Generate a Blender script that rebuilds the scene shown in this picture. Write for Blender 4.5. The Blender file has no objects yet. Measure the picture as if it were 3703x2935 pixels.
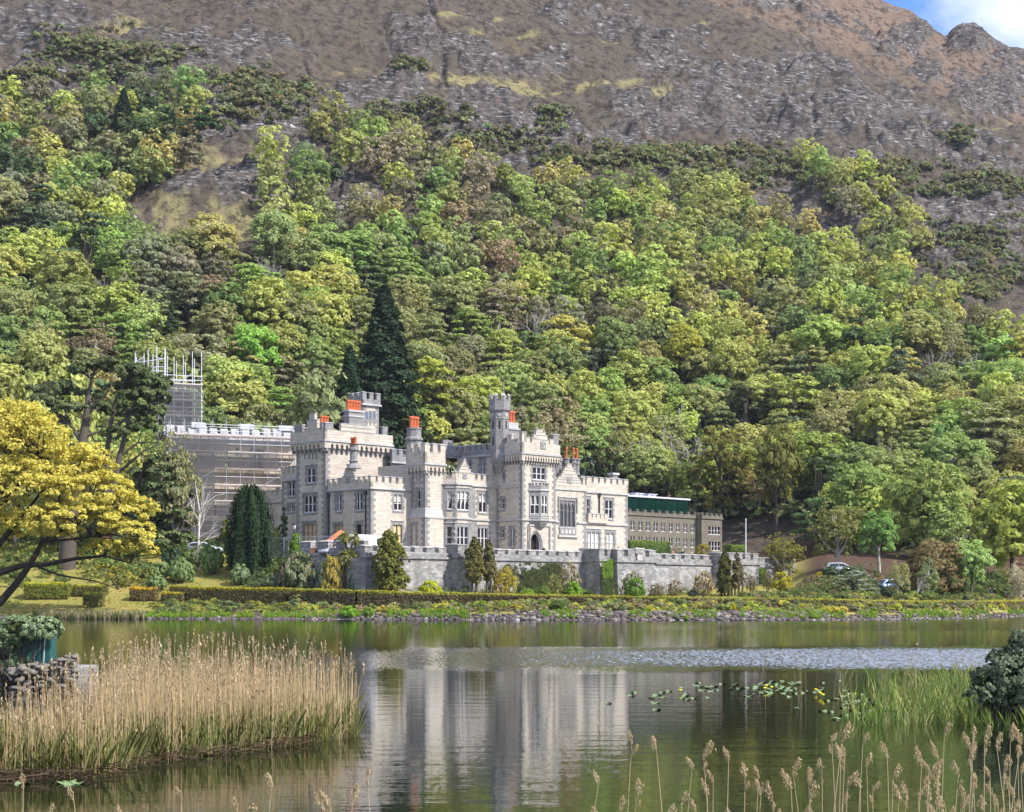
import bpy, math, random
import numpy as np
from mathutils import Vector

# ------------------------------------------------------------------ camera, sky, sun, exposure
scene = bpy.context.scene
F, CX, YH, CZ = 6010.0, 1851.5, 2160.0, 2.2        # focal length, centre and horizon row of the photo (its own pixels), eye height over the water
cam_data = bpy.data.cameras.new("camera")
cam = bpy.data.objects.new("camera", cam_data)
scene.collection.objects.link(cam)
cam.location = (0, 0, CZ)
cam.rotation_euler = (math.radians(90), 0, 0)
cam_data.sensor_width = 36.0
cam_data.lens = 36.0 * F / 3703.0
cam_data.shift_y = (YH - 2935 / 2) / 3703.0
cam_data.clip_start, cam_data.clip_end = 0.5, 4000
scene.camera = cam

SUN = Vector((0.90, -0.47, 0.98)).normalized()     # towards the sun
SUN_EL = math.asin(SUN.z)
SUN_AZ = math.atan2(SUN.x, SUN.y)
sl = bpy.data.lights.new("sun", 'SUN')
sl.energy, sl.angle, sl.color = 3.5, math.radians(0.6), (1.0, 0.945, 0.86)
so = bpy.data.objects.new("sun", sl)
scene.collection.objects.link(so)
so.location = (80, -40, 120)
so.rotation_euler = SUN.to_track_quat('Z', 'Y').to_euler()

scene.view_settings.view_transform = 'Standard'
scene.view_settings.look = 'None'
scene.view_settings.gamma = 1.0
scene.view_settings.use_curve_mapping = False
scene.view_settings.exposure = 1.05
scene.cycles.max_bounces = 6
scene.cycles.diffuse_bounces = 3
scene.cycles.transparent_max_bounces = 8
scene.cycles.caustics_reflective = False
scene.cycles.caustics_refractive = False

world = bpy.data.worlds.new("World")
scene.world = world
world.use_nodes = True
nt = world.node_tree
nt.nodes.clear()
n_out = nt.nodes.new('ShaderNodeOutputWorld')
n_bg = nt.nodes.new('ShaderNodeBackground')
n_sky = nt.nodes.new('ShaderNodeTexSky')
n_sky.sky_type = 'NISHITA'
n_sky.sun_disc = False
n_sky.sun_elevation, n_sky.sun_rotation = SUN_EL, SUN_AZ
n_sky.ozone_density = 2.5
n_sky.air_density = 0.8
n_tc = nt.nodes.new('ShaderNodeTexCoord')
n_map = nt.nodes.new('ShaderNodeMapping')
n_map.inputs['Scale'].default_value = (3.2, 3.2, 5.0)
n_map.inputs['Location'].default_value = (2.10, 2.9, 0.1)
n_noise = nt.nodes.new('ShaderNodeTexNoise')
n_noise.inputs['Scale'].default_value = 1.3
n_noise.inputs['Detail'].default_value = 7
n_noise.inputs['Roughness'].default_value = 0.55
n_ramp = nt.nodes.new('ShaderNodeValToRGB')
n_ramp.color_ramp.elements[0].position, n_ramp.color_ramp.elements[1].position = 0.42, 0.58
n_tint = nt.nodes.new('ShaderNodeMixRGB')
n_tint.blend_type = 'MULTIPLY'
n_tint.inputs[0].default_value = 1.0
n_tint.inputs[2].default_value = (0.42, 0.66, 1.02, 1)
n_mix = nt.nodes.new('ShaderNodeMixRGB')
n_mix.inputs[2].default_value = (4.3, 4.4, 4.75, 1)
L = nt.links.new
L(n_tc.outputs['Generated'], n_map.inputs[0]); L(n_map.outputs[0], n_noise.inputs['Vector'])
L(n_noise.outputs['Fac'], n_ramp.inputs[0]); L(n_ramp.outputs[0], n_mix.inputs[0])
L(n_sky.outputs[0], n_tint.inputs[1]); L(n_tint.outputs[0], n_mix.inputs[1]); L(n_mix.outputs[0], n_bg.inputs[0])
n_bg.inputs['Strength'].default_value = 0.15
L(n_bg.outputs[0], n_out.inputs[0])

# ------------------------------------------------------------------ helpers
COL = scene.collection
rng = np.random.default_rng(7)

def link(o): COL.objects.link(o); return o

def tag(o, label=None, cat=None, group=None, kind=None):
    if label: o['label'] = label
    if cat: o['category'] = cat
    if group: o['group'] = group
    if kind: o['kind'] = kind
    return o

def empty(name, loc, label=None, cat=None, group=None, rz=0.0):
    o = link(bpy.data.objects.new(name, None))
    o.location = loc; o.rotation_euler = (0, 0, rz); o.empty_display_size = 0.3
    return tag(o, label, cat, group)

def origin(o):
    """World translation of a thing and its parents (parts are never rotated on their own)."""
    v = np.zeros(3)
    while o is not None:
        v += np.array(o.location); o = o.parent
    return v

def make_mesh(name, V, faces, mats, mi=None, uv=None, smooth=False):
    """faces: list of index lists, or an (n,k) array."""
    me = bpy.data.meshes.new(name)
    V = np.asarray(V, dtype=np.float32).reshape(-1, 3)
    if isinstance(faces, np.ndarray):
        nf, k = faces.shape
        flat = faces.astype(np.int32).ravel(); tot = np.full(nf, k, np.int32)
    else:
        nf = len(faces)
        tot = np.array([len(f) for f in faces], np.int32)
        flat = np.array([i for f in faces for i in f], np.int32)
    me.vertices.add(len(V)); me.vertices.foreach_set('co', V.ravel())
    me.loops.add(len(flat)); me.loops.foreach_set('vertex_index', flat)
    me.polygons.add(nf)
    start = np.zeros(nf, np.int32); start[1:] = np.cumsum(tot)[:-1]
    me.polygons.foreach_set('loop_start', start)
    if mi is not None: me.polygons.foreach_set('material_index', np.asarray(mi, np.int32))
    if smooth: me.polygons.foreach_set('use_smooth', np.ones(nf, bool))
    if uv is not None:
        l = me.uv_layers.new(name='uv'); l.data.foreach_set('uv', np.asarray(uv, np.float32).ravel())
    for m in (mats if isinstance(mats, (list, tuple)) else [mats]): me.materials.append(m)
    me.update(calc_edges=True); me.validate()
    return me

def mesh_obj(name, V, faces, mats, parent=None, world_coords=True, **kw):
    V = np.asarray(V, dtype=float).reshape(-1, 3)
    if parent is not None and world_coords: V = V - origin(parent)
    o = link(bpy.data.objects.new(name, make_mesh(name, V, faces, mats, **kw)))
    if parent is not None: o.parent = parent
    return o

class MB:
    """Collects boxes, panels and tubes into one mesh with uv in metres."""
    def __init__(s): s.V = []; s.F = []; s.M = []; s.U = []
    def quad(s, pts, m=0, uv=None):
        i = len(s.V); s.V += [tuple(p) for p in pts]; s.F.append(list(range(i, i + len(pts)))); s.M.append(m)
        if uv is None:
            p = [np.array(q, float) for q in pts]; a = p[1] - p[0]; la = np.linalg.norm(a); a = a / (la or 1)
            n = np.cross(a, p[-1] - p[0]); b = np.cross(n, a); lb = np.linalg.norm(b); b = b / (lb or 1)
            uv = [(float((q - p[0]) @ a) + p[0][0] + p[0][1], float((q - p[0]) @ b) + p[0][2]) for q in p]
        s.U += list(uv)
    def box(s, P, k0, k1, z0, z1, o0, o1, m=0, top=None, slope=0.0):
        """A box in the frame of plane P; slope lowers the front edge of the top."""
        c = [P.pt(k, z, o) for z in (z0, z1) for (k, o) in ((k0, o0), (k1, o0), (k1, o1), (k0, o1))]
        if slope:
            c[6] = P.pt(k1, z1 - slope, o1); c[7] = P.pt(k0, z1 - slope, o1)
        f = lambda a, b, cc, d, mm, u0, u1, v0, v1: s.quad([c[a], c[b], c[cc], c[d]], mm, [(u0, v0), (u1, v0), (u1, v1), (u0, v1)])
        f(3, 2, 6, 7, m, k0, k1, z0, z1); f(1, 0, 4, 5, m, k1, k0, z0, z1)
        f(0, 3, 7, 4, m, o0 + k0, o1 + k0, z0, z1); f(2, 1, 5, 6, m, o1 + k1, o0 + k1, z0, z1)
        f(7, 6, 5, 4, m if top is None else top, k0, k1, o1, o0); f(0, 1, 2, 3, m, k0, k1, o0, o1)
    def prism(s, ring0, ring1, m=0, cap0=False, cap1=True, mcap=None):
        n = len(ring0); u = 0.0
        for i in range(n):
            j = (i + 1) % n
            w = math.dist(ring0[i], ring0[j])
            s.quad([ring0[i], ring0[j], ring1[j], ring1[i]], m, [(u, ring0[i][2]), (u + w, ring0[j][2]), (u + w, ring1[j][2]), (u, ring1[i][2])])
            u += w
        if cap1: s.quad(list(ring1), m if mcap is None else mcap)
        if cap0: s.quad(list(ring0)[::-1], m if mcap is None else mcap)
    def lathe(s, c, prof, n=10, m=0, rot=0.0, cap0=True):
        rings = [[(c[0] + r * math.cos(rot + 2 * math.pi * i / n), c[1] + r * math.sin(rot + 2 * math.pi * i / n), c[2] + z) for i in range(n)] for r, z in prof]
        for a, b in zip(rings, rings[1:]): s.prism(a, b, m, cap1=False)
        s.quad(rings[-1], m)
        if cap0: s.quad(rings[0][::-1], m)
    def tube(s, p, q, r, n=6, m=0, r2=None):
        p, q = Vector(p), Vector(q); d = (q - p).normalized()
        a = d.orthogonal().normalized(); b = d.cross(a); r2 = r if r2 is None else r2
        ra = [tuple(p + (a * math.cos(t) + b * math.sin(t)) * r) for t in (2 * math.pi * i / n for i in range(n))]
        rb = [tuple(q + (a * math.cos(t) + b * math.sin(t)) * r2) for t in (2 * math.pi * i / n for i in range(n))]
        s.prism(ra, rb, m, cap0=True)
    def build(s, name, mats, parent=None, smooth=False, world_coords=True):
        return mesh_obj(name, s.V, s.F, mats, parent, world_coords, mi=s.M, uv=s.U, smooth=smooth)

class Plane:
    """A vertical wall plane: starts at O, runs along d, faces n (both horizontal units)."""
    def __init__(s, O, d, n): s.O = np.array(O, float); s.d = np.array(d, float); s.n = np.array(n, float)
    def pt(s, k, z, o=0.0):
        q = s.O + s.d * k + s.n * o
        return (q[0], q[1], z)
    def at(s, px, py):
        """Where the sight line through a photo pixel meets the plane: (metres along, height)."""
        a = (px - CX) / F
        k = (a * s.O[1] - s.O[0]) / (s.d[0] - a * s.d[1])
        y = s.O[1] + s.d[1] * k
        return k, CZ + (YH - py) / F * y
    def k(s, px): return s.at(px, 0)[0]
    def shift(s, o): return Plane(s.O + s.n * o, s.d, s.n)
    def start(s, k): return Plane(s.O + s.d * k, s.d, s.n)

def at(px, py, Y):
    return np.array([(px - CX) / F * Y, Y, CZ + (YH - py) / F * Y])

def pix(X, Y, Z):
    return CX + F * X / Y, YH - F * (Z - CZ) / Y

# ------------------------------------------------------------------ noise
def _h(ix, iy, seed):
    h = (ix.astype(np.int64) * 374761393 + iy.astype(np.int64) * 668265263 + seed * 974711) & 0xFFFFFFFF
    h = ((h ^ (h >> 13)) * 1274126177) & 0xFFFFFFFF
    return ((h ^ (h >> 16)) & 0xFFFFFF) / float(0xFFFFFF)
def vnoise(x, y, seed=0):
    ix, iy = np.floor(x), np.floor(y); fx, fy = x - ix, y - iy
    fx = fx * fx * fx * (fx * (fx * 6 - 15) + 10); fy = fy * fy * fy * (fy * (fy * 6 - 15) + 10)
    a, b = _h(ix, iy, seed), _h(ix + 1, iy, seed); c, d = _h(ix, iy + 1, seed), _h(ix + 1, iy + 1, seed)
    return (a + (b - a) * fx) * (1 - fy) + (c + (d - c) * fx) * fy
def fbm(x, y, octv=4, seed=0, gain=0.5):
    t, amp, tot = 0.0, 1.0, 0.0
    for i in range(octv):
        t = t + amp * vnoise(x * 2 ** i + 17.3 * i, y * 2 ** i - 9.1 * i, seed + i); tot += amp; amp *= gain
    return t / tot
def ridged(x, y, octv=4, seed=0, gain=0.55):
    t, amp, tot = 0.0, 1.0, 0.0
    for i in range(octv):
        t = t + amp * (1 - np.abs(2 * vnoise(x * 2 ** i + 5.7 * i, y * 2 ** i + 3.3 * i, seed + i) - 1)); tot += amp; amp *= gain
    return t / tot
def sstep(a, b, x):
    t = np.clip((x - a) / (b - a), 0, 1); return t * t * (3 - 2 * t)

# ------------------------------------------------------------------ materials
def new_mat(name):
    m = bpy.data.materials.new(name); m.use_nodes = True
    m.node_tree.nodes.clear()
    return m, m.node_tree
class NT:
    def __init__(s, t): s.t = t
    def n(s, kind, **kw):
        x = s.t.nodes.new('ShaderNode' + kind)
        for k, v in kw.items():
            if k in ('ins',):
                for kk, vv in v.items(): x.inputs[kk].default_value = vv
            else: setattr(x, k, v)
        return x
    def l(s, a, b): s.t.links.new(a, b)
    def mix(s, fac, a, b, mode='MIX'):
        x = s.n('MixRGB', blend_type=mode)
        for i, v in enumerate((fac, a, b)):
            if hasattr(v, 'links') or hasattr(v, 'is_linked'): s.l(v, x.inputs[i])
            elif i == 0: x.inputs[0].default_value = v
            else: x.inputs[i].default_value = (*v, 1) if len(v) == 3 else v
        return x.outputs[0]
    def ramp(s, fac, stops):
        x = s.n('ValToRGB'); e = x.color_ramp.elements
        while len(e) < len(stops): e.new(0.5)
        for q, (p, c) in zip(e, stops): q.position = p; q.color = (*c, 1) if len(c) == 3 else c
        s.l(fac, x.inputs[0]); return x.outputs[0]
    def noise(s, vec, scale, detail=4, rough=0.55):
        x = s.n('TexNoise', ins={'Scale': scale, 'Detail': detail, 'Roughness': rough})
        if vec is not None: s.l(vec, x.inputs['Vector'])
        return x.outputs['Fac']
    def math(s, op, a, b=0.0):
        x = s.n('Math', operation=op)
        for i, v in enumerate((a, b)):
            if hasattr(v, 'is_linked'): s.l(v, x.inputs[i])
            else: x.inputs[i].default_value = v
        return x.outputs[0]
    def out(s, sh): o = s.n('OutputMaterial'); s.l(sh, o.inputs[0])
    def bsdf(s, col, rough=0.8, spec=0.3, metal=0.0, bump=None, bdist=0.05, bstr=1.0):
        b = s.n('BsdfPrincipled'); b.inputs['Metallic'].default_value = metal
        if hasattr(col, 'is_linked'): s.l(col, b.inputs['Base Color'])
        else: b.inputs['Base Color'].default_value = (*col, 1)
        if hasattr(rough, 'is_linked'): s.l(rough, b.inputs['Roughness'])
        else: b.inputs['Roughness'].default_value = rough
        b.inputs['Specular IOR Level'].default_value = spec
        if bump is not None:
            bn = s.n('Bump', ins={'Distance': bdist, 'Strength': bstr}); s.l(bump, bn.inputs['Height']); s.l(bn.outputs[0], b.inputs['Normal'])
        s.out(b.outputs[0]); return b

def paint(name, col, rough=0.6, spec=0.3, metal=0.0, var=0.12, scale=3.0):
    """Plain surface with a little mottling."""
    m, t = new_mat(name); t = NT(t)
    co = t.n('TexCoord').outputs['Object']
    nz = t.noise(co, scale, 5)
    c = t.mix(nz, tuple(v * (1 - var) for v in col), tuple(min(1, v * (1 + var)) for v in col))
    t.bsdf(c, rough, spec, metal)
    return m
# ------------------------------------------------------------------ castle frame of reference
R2 = math.sqrt(0.5)
A0 = np.array([(1177 - CX) / F * 196.0, 196.0])    # ground corner of the big left tower
U = np.array([R2, R2]); N = np.array([R2, -R2])    # U runs along the front, N points out of the front
T_B, T_C = 18.5, 22.0                    # the terrace wall steps out along its length
FLOOR = 6.7
def st(X, Y):
    dx, dy = X - A0[0], Y - A0[1]
    return dx * U[0] + dy * U[1], dx * N[0] + dy * N[1]
def stp(s, t): return A0 + U * s + N * t
def _w(px, Y): return np.array([(px - CX) / F * Y, Y])
_a0, _a1 = _w(1085, 184.0), _w(1318, 178.6)         # the western stretch of the terrace wall runs more squarely to the view
_ad = (_a1 - _a0) / np.linalg.norm(_a1 - _a0)
PA = Plane(_a0, _ad, (_ad[1], -_ad[0]))
S_AB = Plane(stp(0, T_B), U, N).k(1318)
S_BC = Plane(stp(0, T_C), U, N).k(2231)
S_END = Plane(stp(0, T_C), U, N).k(2866)

# ------------------------------------------------------------------ land form
SH = np.array([(-900, 2232), (0, 2237), (300, 2237), (700, 2238), (1340, 2239), (1900, 2242), (2500, 2243), (3000, 2243), (3300, 2241), (3500, 2237), (3703, 2229), (4300, 2222)], float)
def shore_y(px):
    y = np.interp(px, SH[:, 0], SH[:, 1])
    return F * CZ / (y - YH)
HB = np.array([(-900, 220), (400, 222), (1000, 230), (1500, 242), (2000, 257), (2500, 265), (3000, 252), (3500, 236), (3703, 232), (4500, 226)], float)
RIDGE = np.array([(-1200, -900), (1000, -800), (2000, -640), (2500, -420), (3000, -120), (3185, 0), (3246, 28), (3294, 40), (3330, 70), (3380, 108), (3424, 134), (3436, 112), (3463, 92),
                  (3500, 86), (3524, 82), (3550, 100), (3572, 116), (3608, 144), (3651, 168), (3703, 176), (4000, 330), (4600, 640), (5200, 900)], float)
YC = 690.0
_T = np.linspace(-2500, 6500, 3001)
def _soft(tab, w):
    k = np.exp(-0.5 * (np.arange(-3 * w, 3 * w + 1) / w) ** 2); k /= k.sum()
    v = np.interp(_T, tab[:, 0], tab[:, 1]); v = np.concatenate([np.full(3 * w, v[0]), v, np.full(3 * w, v[-1])])
    return np.convolve(v, k, 'valid')
HB_S, RIDGE_S, RIDGE_F = _soft(HB, 60), _soft(RIDGE, 90), _soft(RIDGE, 2)
def on_terrace(X, Y, m=0.0):
    px = CX + F * X / Y; s, t = st(X, Y)
    if s > S_END + m or px < 1085: return False
    return Y > np.interp(px, [1085, 1318], [184.0, 178.6]) - m if px < 1318 else t < (T_B if s < S_BC else T_C) + m
def base_ground(px, Y):
    d = Y - shore_y(px)
    l = np.interp(d, [-60, -20, -2, 0, 1.5, 4, 9, 34, 48, 70], [-6, -3, -.6, 0, .35, .9, 1.6, 7.8, 9, 10])
    m = np.interp(d, [-60, -20, -2, 0, .8, 2.2, 5, 8, 12, 40, 60, 80], [-6, -3, -.7, 0, .45, .8, 1.3, 1.65, 1.9, 2.1, 4, 6.5])
    r = np.interp(d, [-60, -20, -2, 0, 1, 2, 5, 10, 25, 40, 60, 80], [-6, -3, -.6, 0, .45, .75, 1.25, 1.7, 2.3, 4.2, 6.5, 8.5])
    a = sstep(1010, 1340, px); b = sstep(2780, 3020, px)
    z = l + (m - l) * a
    z = z + (r - z) * b
    X = (px - CX) / F * Y
    s, t = st(X, Y)
    ins = np.where(px < 1318, Y - np.interp(px, [1085, 1318], [184.0, 178.6]), np.where(s < S_BC, T_B, T_C) - t)
    w = sstep(.15, .65, ins) * sstep(980, 1090, px) * sstep(S_END - .2, S_END - .9, s)
    return z + (FLOOR - .05 - z) * w

def mask_of(px, py, lst):
    m = np.zeros_like(px)
    for cx, cy, rx, ry, k in lst:
        m = np.maximum(m, k * np.exp(-(((px - cx) / rx) ** 2 + ((py - cy) / ry) ** 2) * 0.9))
    return m
ROCK = [(110, 80, 150, 55, 1), (230, 60, 90, 50, .9), (60, 240, 120, 45, .9), (180, 250, 110, 45, 1), (540, 250, 150, 48, 1.2), (900, 160, 120, 50, 1.1), (830, 340, 60, 35, 1.1), (760, 430, 80, 70, 1.2),
        (975, 448, 150, 55, 1.5), (800, 700, 170, 55, 1.05), (740, 690, 60, 40, .9), (1050, 735, 110, 55, 1.1), (1270, 720, 90, 65, 1.25), (600, 150, 150, 60, .7), (720, 200, 90, 50, .8),
        (1500, 150, 90, 70, 1.2), (1480, 190, 60, 40, 1.2), (1640, 160, 120, 40, 1), (1740, 200, 90, 40, 1.1), (1840, 205, 110, 40, 1), (1980, 200, 90, 40, .9), (1350, 320, 180, 60, .95), (1600, 390, 180, 50, .95),
        (1800, 330, 120, 45, .9), (1980, 360, 130, 45, .9), (1850, 450, 220, 60, 1.05), (1980, 550, 120, 60, 1.2), (1640, 470, 140, 40, .9), (2280, 375, 110, 45, 1.15), (2240, 460, 150, 50, 1.1), (2420, 410, 120, 60, 1), (2400, 160, 130, 40, .9), (2420, 230, 120, 45, 1), (2240, 90, 120, 30, .8), (2130, 40, 160, 30, .9),
        (2760, 40, 60, 40, 1.4), (2850, 20, 120, 30, 1.2), (3000, 100, 140, 40, .9), (3240, 190, 75, 50, 1.6), (3370, 285, 60, 32, 1.4), (3290, 125, 110, 28, 1.2), (3555, 125, 110, 50, 1.7), (3600, 330, 140, 60, 1.25), (3560, 385, 90, 35, 1.3), (3640, 215, 60, 40, 1.2),
        (2800, 320, 300, 60, 1), (2820, 430, 180, 60, 1.25), (3050, 400, 260, 60, 1.05), (3060, 470, 160, 45, 1.25), (3240, 520, 130, 45, 1.4), (3420, 540, 180, 55, 1.2), (3600, 600, 120, 50, 1.1), (2560, 400, 140, 50, 1.1), (2700, 470, 130, 45, 1.2),
        (2930, 700, 130, 45, 1.3), (3100, 800, 90, 50, 1.3), (2470, 610, 160, 30, 1), (2800, 590, 120, 40, .7), (3450, 780, 140, 90, 1.25), (3620, 850, 130, 90, 1.2), (3600, 720, 120, 50, 1.1), (3480, 920, 100, 60, 1.05), (2820, 880, 80, 30, 1.1), (3190, 1265, 40, 16, 1.2)]
GRASS = [(480, 80, 130, 22, 1), (380, 150, 50, 70, .7), (640, 210, 120, 30, .55), (780, 260, 80, 50, .55), (1780, 255, 210, 20, 1.5), (1650, 245, 90, 16, 1.3), (2050, 285, 300, 10, 1.3), (2350, 315, 160, 9, 1.1), (1700, 44, 170, 8, 1), (1830, 105, 150, 8, 1), (2240, 130, 80, 10, .9), (1470, 205, 70, 12, 1),
         (800, 610, 150, 45, 1.4), (700, 640, 120, 40, 1.2), (600, 760, 110, 60, 1.1), (840, 830, 220, 50, .95), (560, 700, 60, 40, 1), (950, 640, 60, 60, 1), (1420, 330, 160, 14, .8), (1500, 270, 100, 20, .7), (2400, 330, 110, 12, .9), (3350, 420, 180, 14, .8), (2550, 110, 60, 12, .9), (2600, 165, 90, 8, .9), (3480, 470, 160, 18, .9), (3620, 480, 90, 20, .9)]
SCRUB = [(280, 170, 110, 35, 1), (400, 200, 60, 60, 1), (560, 205, 110, 16, 1), (600, 220, 70, 20, .9), (1000, 330, 120, 30, 1), (900, 300, 80, 30, .8), (1480, 245, 50, 16, 1), (2350, 560, 150, 24, 1), (2330, 590, 130, 16, .9), (2560, 640, 160, 20, 1), (2550, 560, 60, 20, .8), (2980, 640, 120, 22, 1), (2900, 600, 100, 20, .8), (3620, 690, 140, 22, 1), (3560, 655, 140, 14, .7), (3470, 500, 60, 20, .8), (2700, 560, 120, 18, .7), (3250, 610, 150, 16, .6), (3400, 700, 130, 16, .6), (1990, 430, 40, 30, .8)]
GULLY = [([(1530, -60), (1546, 0), (1588, 103), (1600, 223), (1612, 290)], 11, 5), ([(1100, 180), (1128, 250), (1194, 404), (1240, 430)], 8, 4), ([(1935, 440), (1960, 500), (2015, 600)], 10, 3), ([(2640, 300), (2666, 338), (2745, 430)], 8, 4), ([(2925, 400), (2932, 423), (2946, 490)], 8, 4), ([(3500, 290), (3560, 340), (3690, 415)], 16, 6),
         ([(-40, 215), (40, 232), (125, 255)], 14, 5), ([(765, 480), (800, 500), (865, 505)], 12, 4), ([(2260, 130), (2330, 190), (2480, 250)], 7, 3), ([(740, 330), (735, 400), (760, 470)], 8, 3), ([(420, 90), (450, 170), (500, 230)], 7, 3), ([(3190, 480), (3260, 520), (3330, 560)], 9, 4), ([(2100, 310), (2210, 370), (2330, 385)], 8, 3), ([(1380, 60), (1420, 170), (1440, 260)], 6, 2.5)]
def gullies(px, py):
    g = np.zeros_like(px)
    for pts, w, dep in GULLY:
        d = np.full_like(px, 1e9)
        for (x0, y0), (x1, y1) in zip(pts, pts[1:]):
            vx, vy = x1 - x0, y1 - y0; u = np.clip(((px - x0) * vx + (py - y0) * vy) / (vx * vx + vy * vy), 0, 1)
            d = np.minimum(d, np.hypot(px - x0 - u * vx, (py - y0 - u * vy) * 1.0))
        g = np.maximum(g, dep * np.exp(-(d / w) ** 2))
    return g
def hill_parts(px, Y):
    """Height of the hillside and its ground-cover weights, plus a painted sunlit tone."""
    X = (px - CX) / F * Y
    yb = np.interp(px, _T, HB_S)
    zb = base_ground(px, np.minimum(Y, yb))
    u = np.maximum(Y - yb, 0) / (YC - yb)
    w = sstep(0.80, 0.97, u)
    zc = CZ + (YH - np.interp(px, _T, RIDGE_S) * (1 - w) - np.interp(px, _T, RIDGE_F) * w) / F * YC
    g = u * u / (u + 0.035) * 1.035
    z = zb + (zc - zb) * np.minimum(g, 1)
    back = np.maximum(Y - YC, 0)
    z = z - back * 0.35 - back ** 2 * 0.0006
    amp = sstep(0.02, 0.25, u) * sstep(1.02, 0.93, u)
    py = YH - F * (z - CZ) / Y
    q, r = X * 0.94 + Y * 0.34, -X * 0.34 + Y * 0.94
    big = fbm(X / 95, Y / 70, 3, 3) - 0.5
    mid = fbm(q / 30, r / 17, 3, 11) - 0.5
    fine = fbm(q / 8.5, r / 4.5, 4, 23) - 0.5
    hummock = fbm(X / 2.2, Y / 2.2, 2, 61) - 0.5
    rk = mask_of(px, py, ROCK)
    up = sstep(1000, 500, py + 0.12 * (px - 1850) * (px < 3300))
    brk = fbm(q / 9, r / 3.6, 5, 31, .6)
    rock = sstep(0.61, 0.71, rk * 0.43 + 0.72 * brk + 0.16 * fbm(q / 40, r / 20, 3, 33) + 0.035 * up)
    crag = ridged(q / 19, r / 8.5, 4, 41)
    crag2 = ridged(q / 4.5, r / 2.6, 3, 43)
    step = np.abs(((r / 6.5 + 1.3 * fbm(q / 22, r / 16, 3, 47)) % 1.0) - 0.5) * 2
    near_rk = np.clip(rk, 0, 1)
    z = z + amp * (11 * big + 7.5 * mid + 4.2 * fine + 1.3 * hummock) + amp * (near_rk * .7 + rock * .5) * (9.5 * (crag - 0.6) + 2.6 * (crag2 - .6)) + amp * rock * 1.6 * step
    gr = mask_of(px, py, GRASS) * .62 + 0.8 * (fbm(q / 30, r / 7, 4, 53) - 0.5)
    grass = sstep(0.26, 0.66, gr + 0.95 * (fbm(X / 4, Y / 4, 4, 57) - .5)) * (1 - rock)
    sc = mask_of(px, py, SCRUB) + 0.5 * (fbm(X / 8, Y / 10, 4, 59) - .5)
    scrub = sstep(0.4, 0.8, sc) * (1 - rock)
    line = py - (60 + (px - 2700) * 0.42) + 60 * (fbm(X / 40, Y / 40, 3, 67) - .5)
    sunlit_ochre = sstep(40, -40, line)  # sunlit side of a cloud-shadow edge, put into the ground colour
    gl = gullies(px + 26 * (fbm(X / 9, Y / 9, 3, 83) - .5), py + 20 * (fbm(X / 7, Y / 9, 3, 85) - .5))
    z = z - amp * gl * .42
    rock = np.maximum(rock, .8 * sstep(1.6, 3.2, gl)); grass = grass * (1 - sstep(1, 2, gl))
    z = z + amp * scrub * (1.2 + 2.2 * fbm(X / 4.5, Y / 7.0, 2, 71))
    return z, rock, grass, scrub, sunlit_ochre
def ground_z(X, Y):
    X, Y = np.atleast_1d(np.asarray(X, float)), np.atleast_1d(np.asarray(Y, float))
    j = np.clip((X / Y - AS[0]) / (AS[1] - AS[0]), 0, len(AS) - 1.001); i = np.clip(np.searchsorted(YS_ALL, Y) - 1, 0, len(YS_ALL) - 2)
    j0 = j.astype(int); fj = j - j0; fi = np.clip((Y - YS_ALL[i]) / (YS_ALL[i + 1] - YS_ALL[i]), 0, 1)
    return (Z_ALL[i, j0] * (1 - fj) + Z_ALL[i, j0 + 1] * fj) * (1 - fi) + (Z_ALL[i + 1, j0] * (1 - fj) + Z_ALL[i + 1, j0 + 1] * fj) * fi

def sheet(name, Ys, As, mat, kind='structure'):
    A, YY = np.meshgrid(As, Ys)
    px = CX + F * A
    z, rock, grass, scrub, sunlit_ochre = hill_parts(px, YY)
    ny, nx = YY.shape
    V = np.stack([A * YY, YY, z], -1).reshape(-1, 3)
    i = np.arange((ny - 1) * nx).reshape(ny - 1, nx)[:, :-1].ravel()
    Fc = np.stack([i, i + 1, i + 1 + nx, i + nx], 1)
    o = mesh_obj(name, V, Fc, mat, smooth=True)
    at_ = o.data.attributes.new('cover', 'FLOAT_COLOR', 'POINT')
    at_.data.foreach_set('color', np.stack([rock, grass, scrub, sunlit_ochre], -1).astype(np.float32).ravel())
    tag(o, kind=kind)
    return o, z

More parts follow.
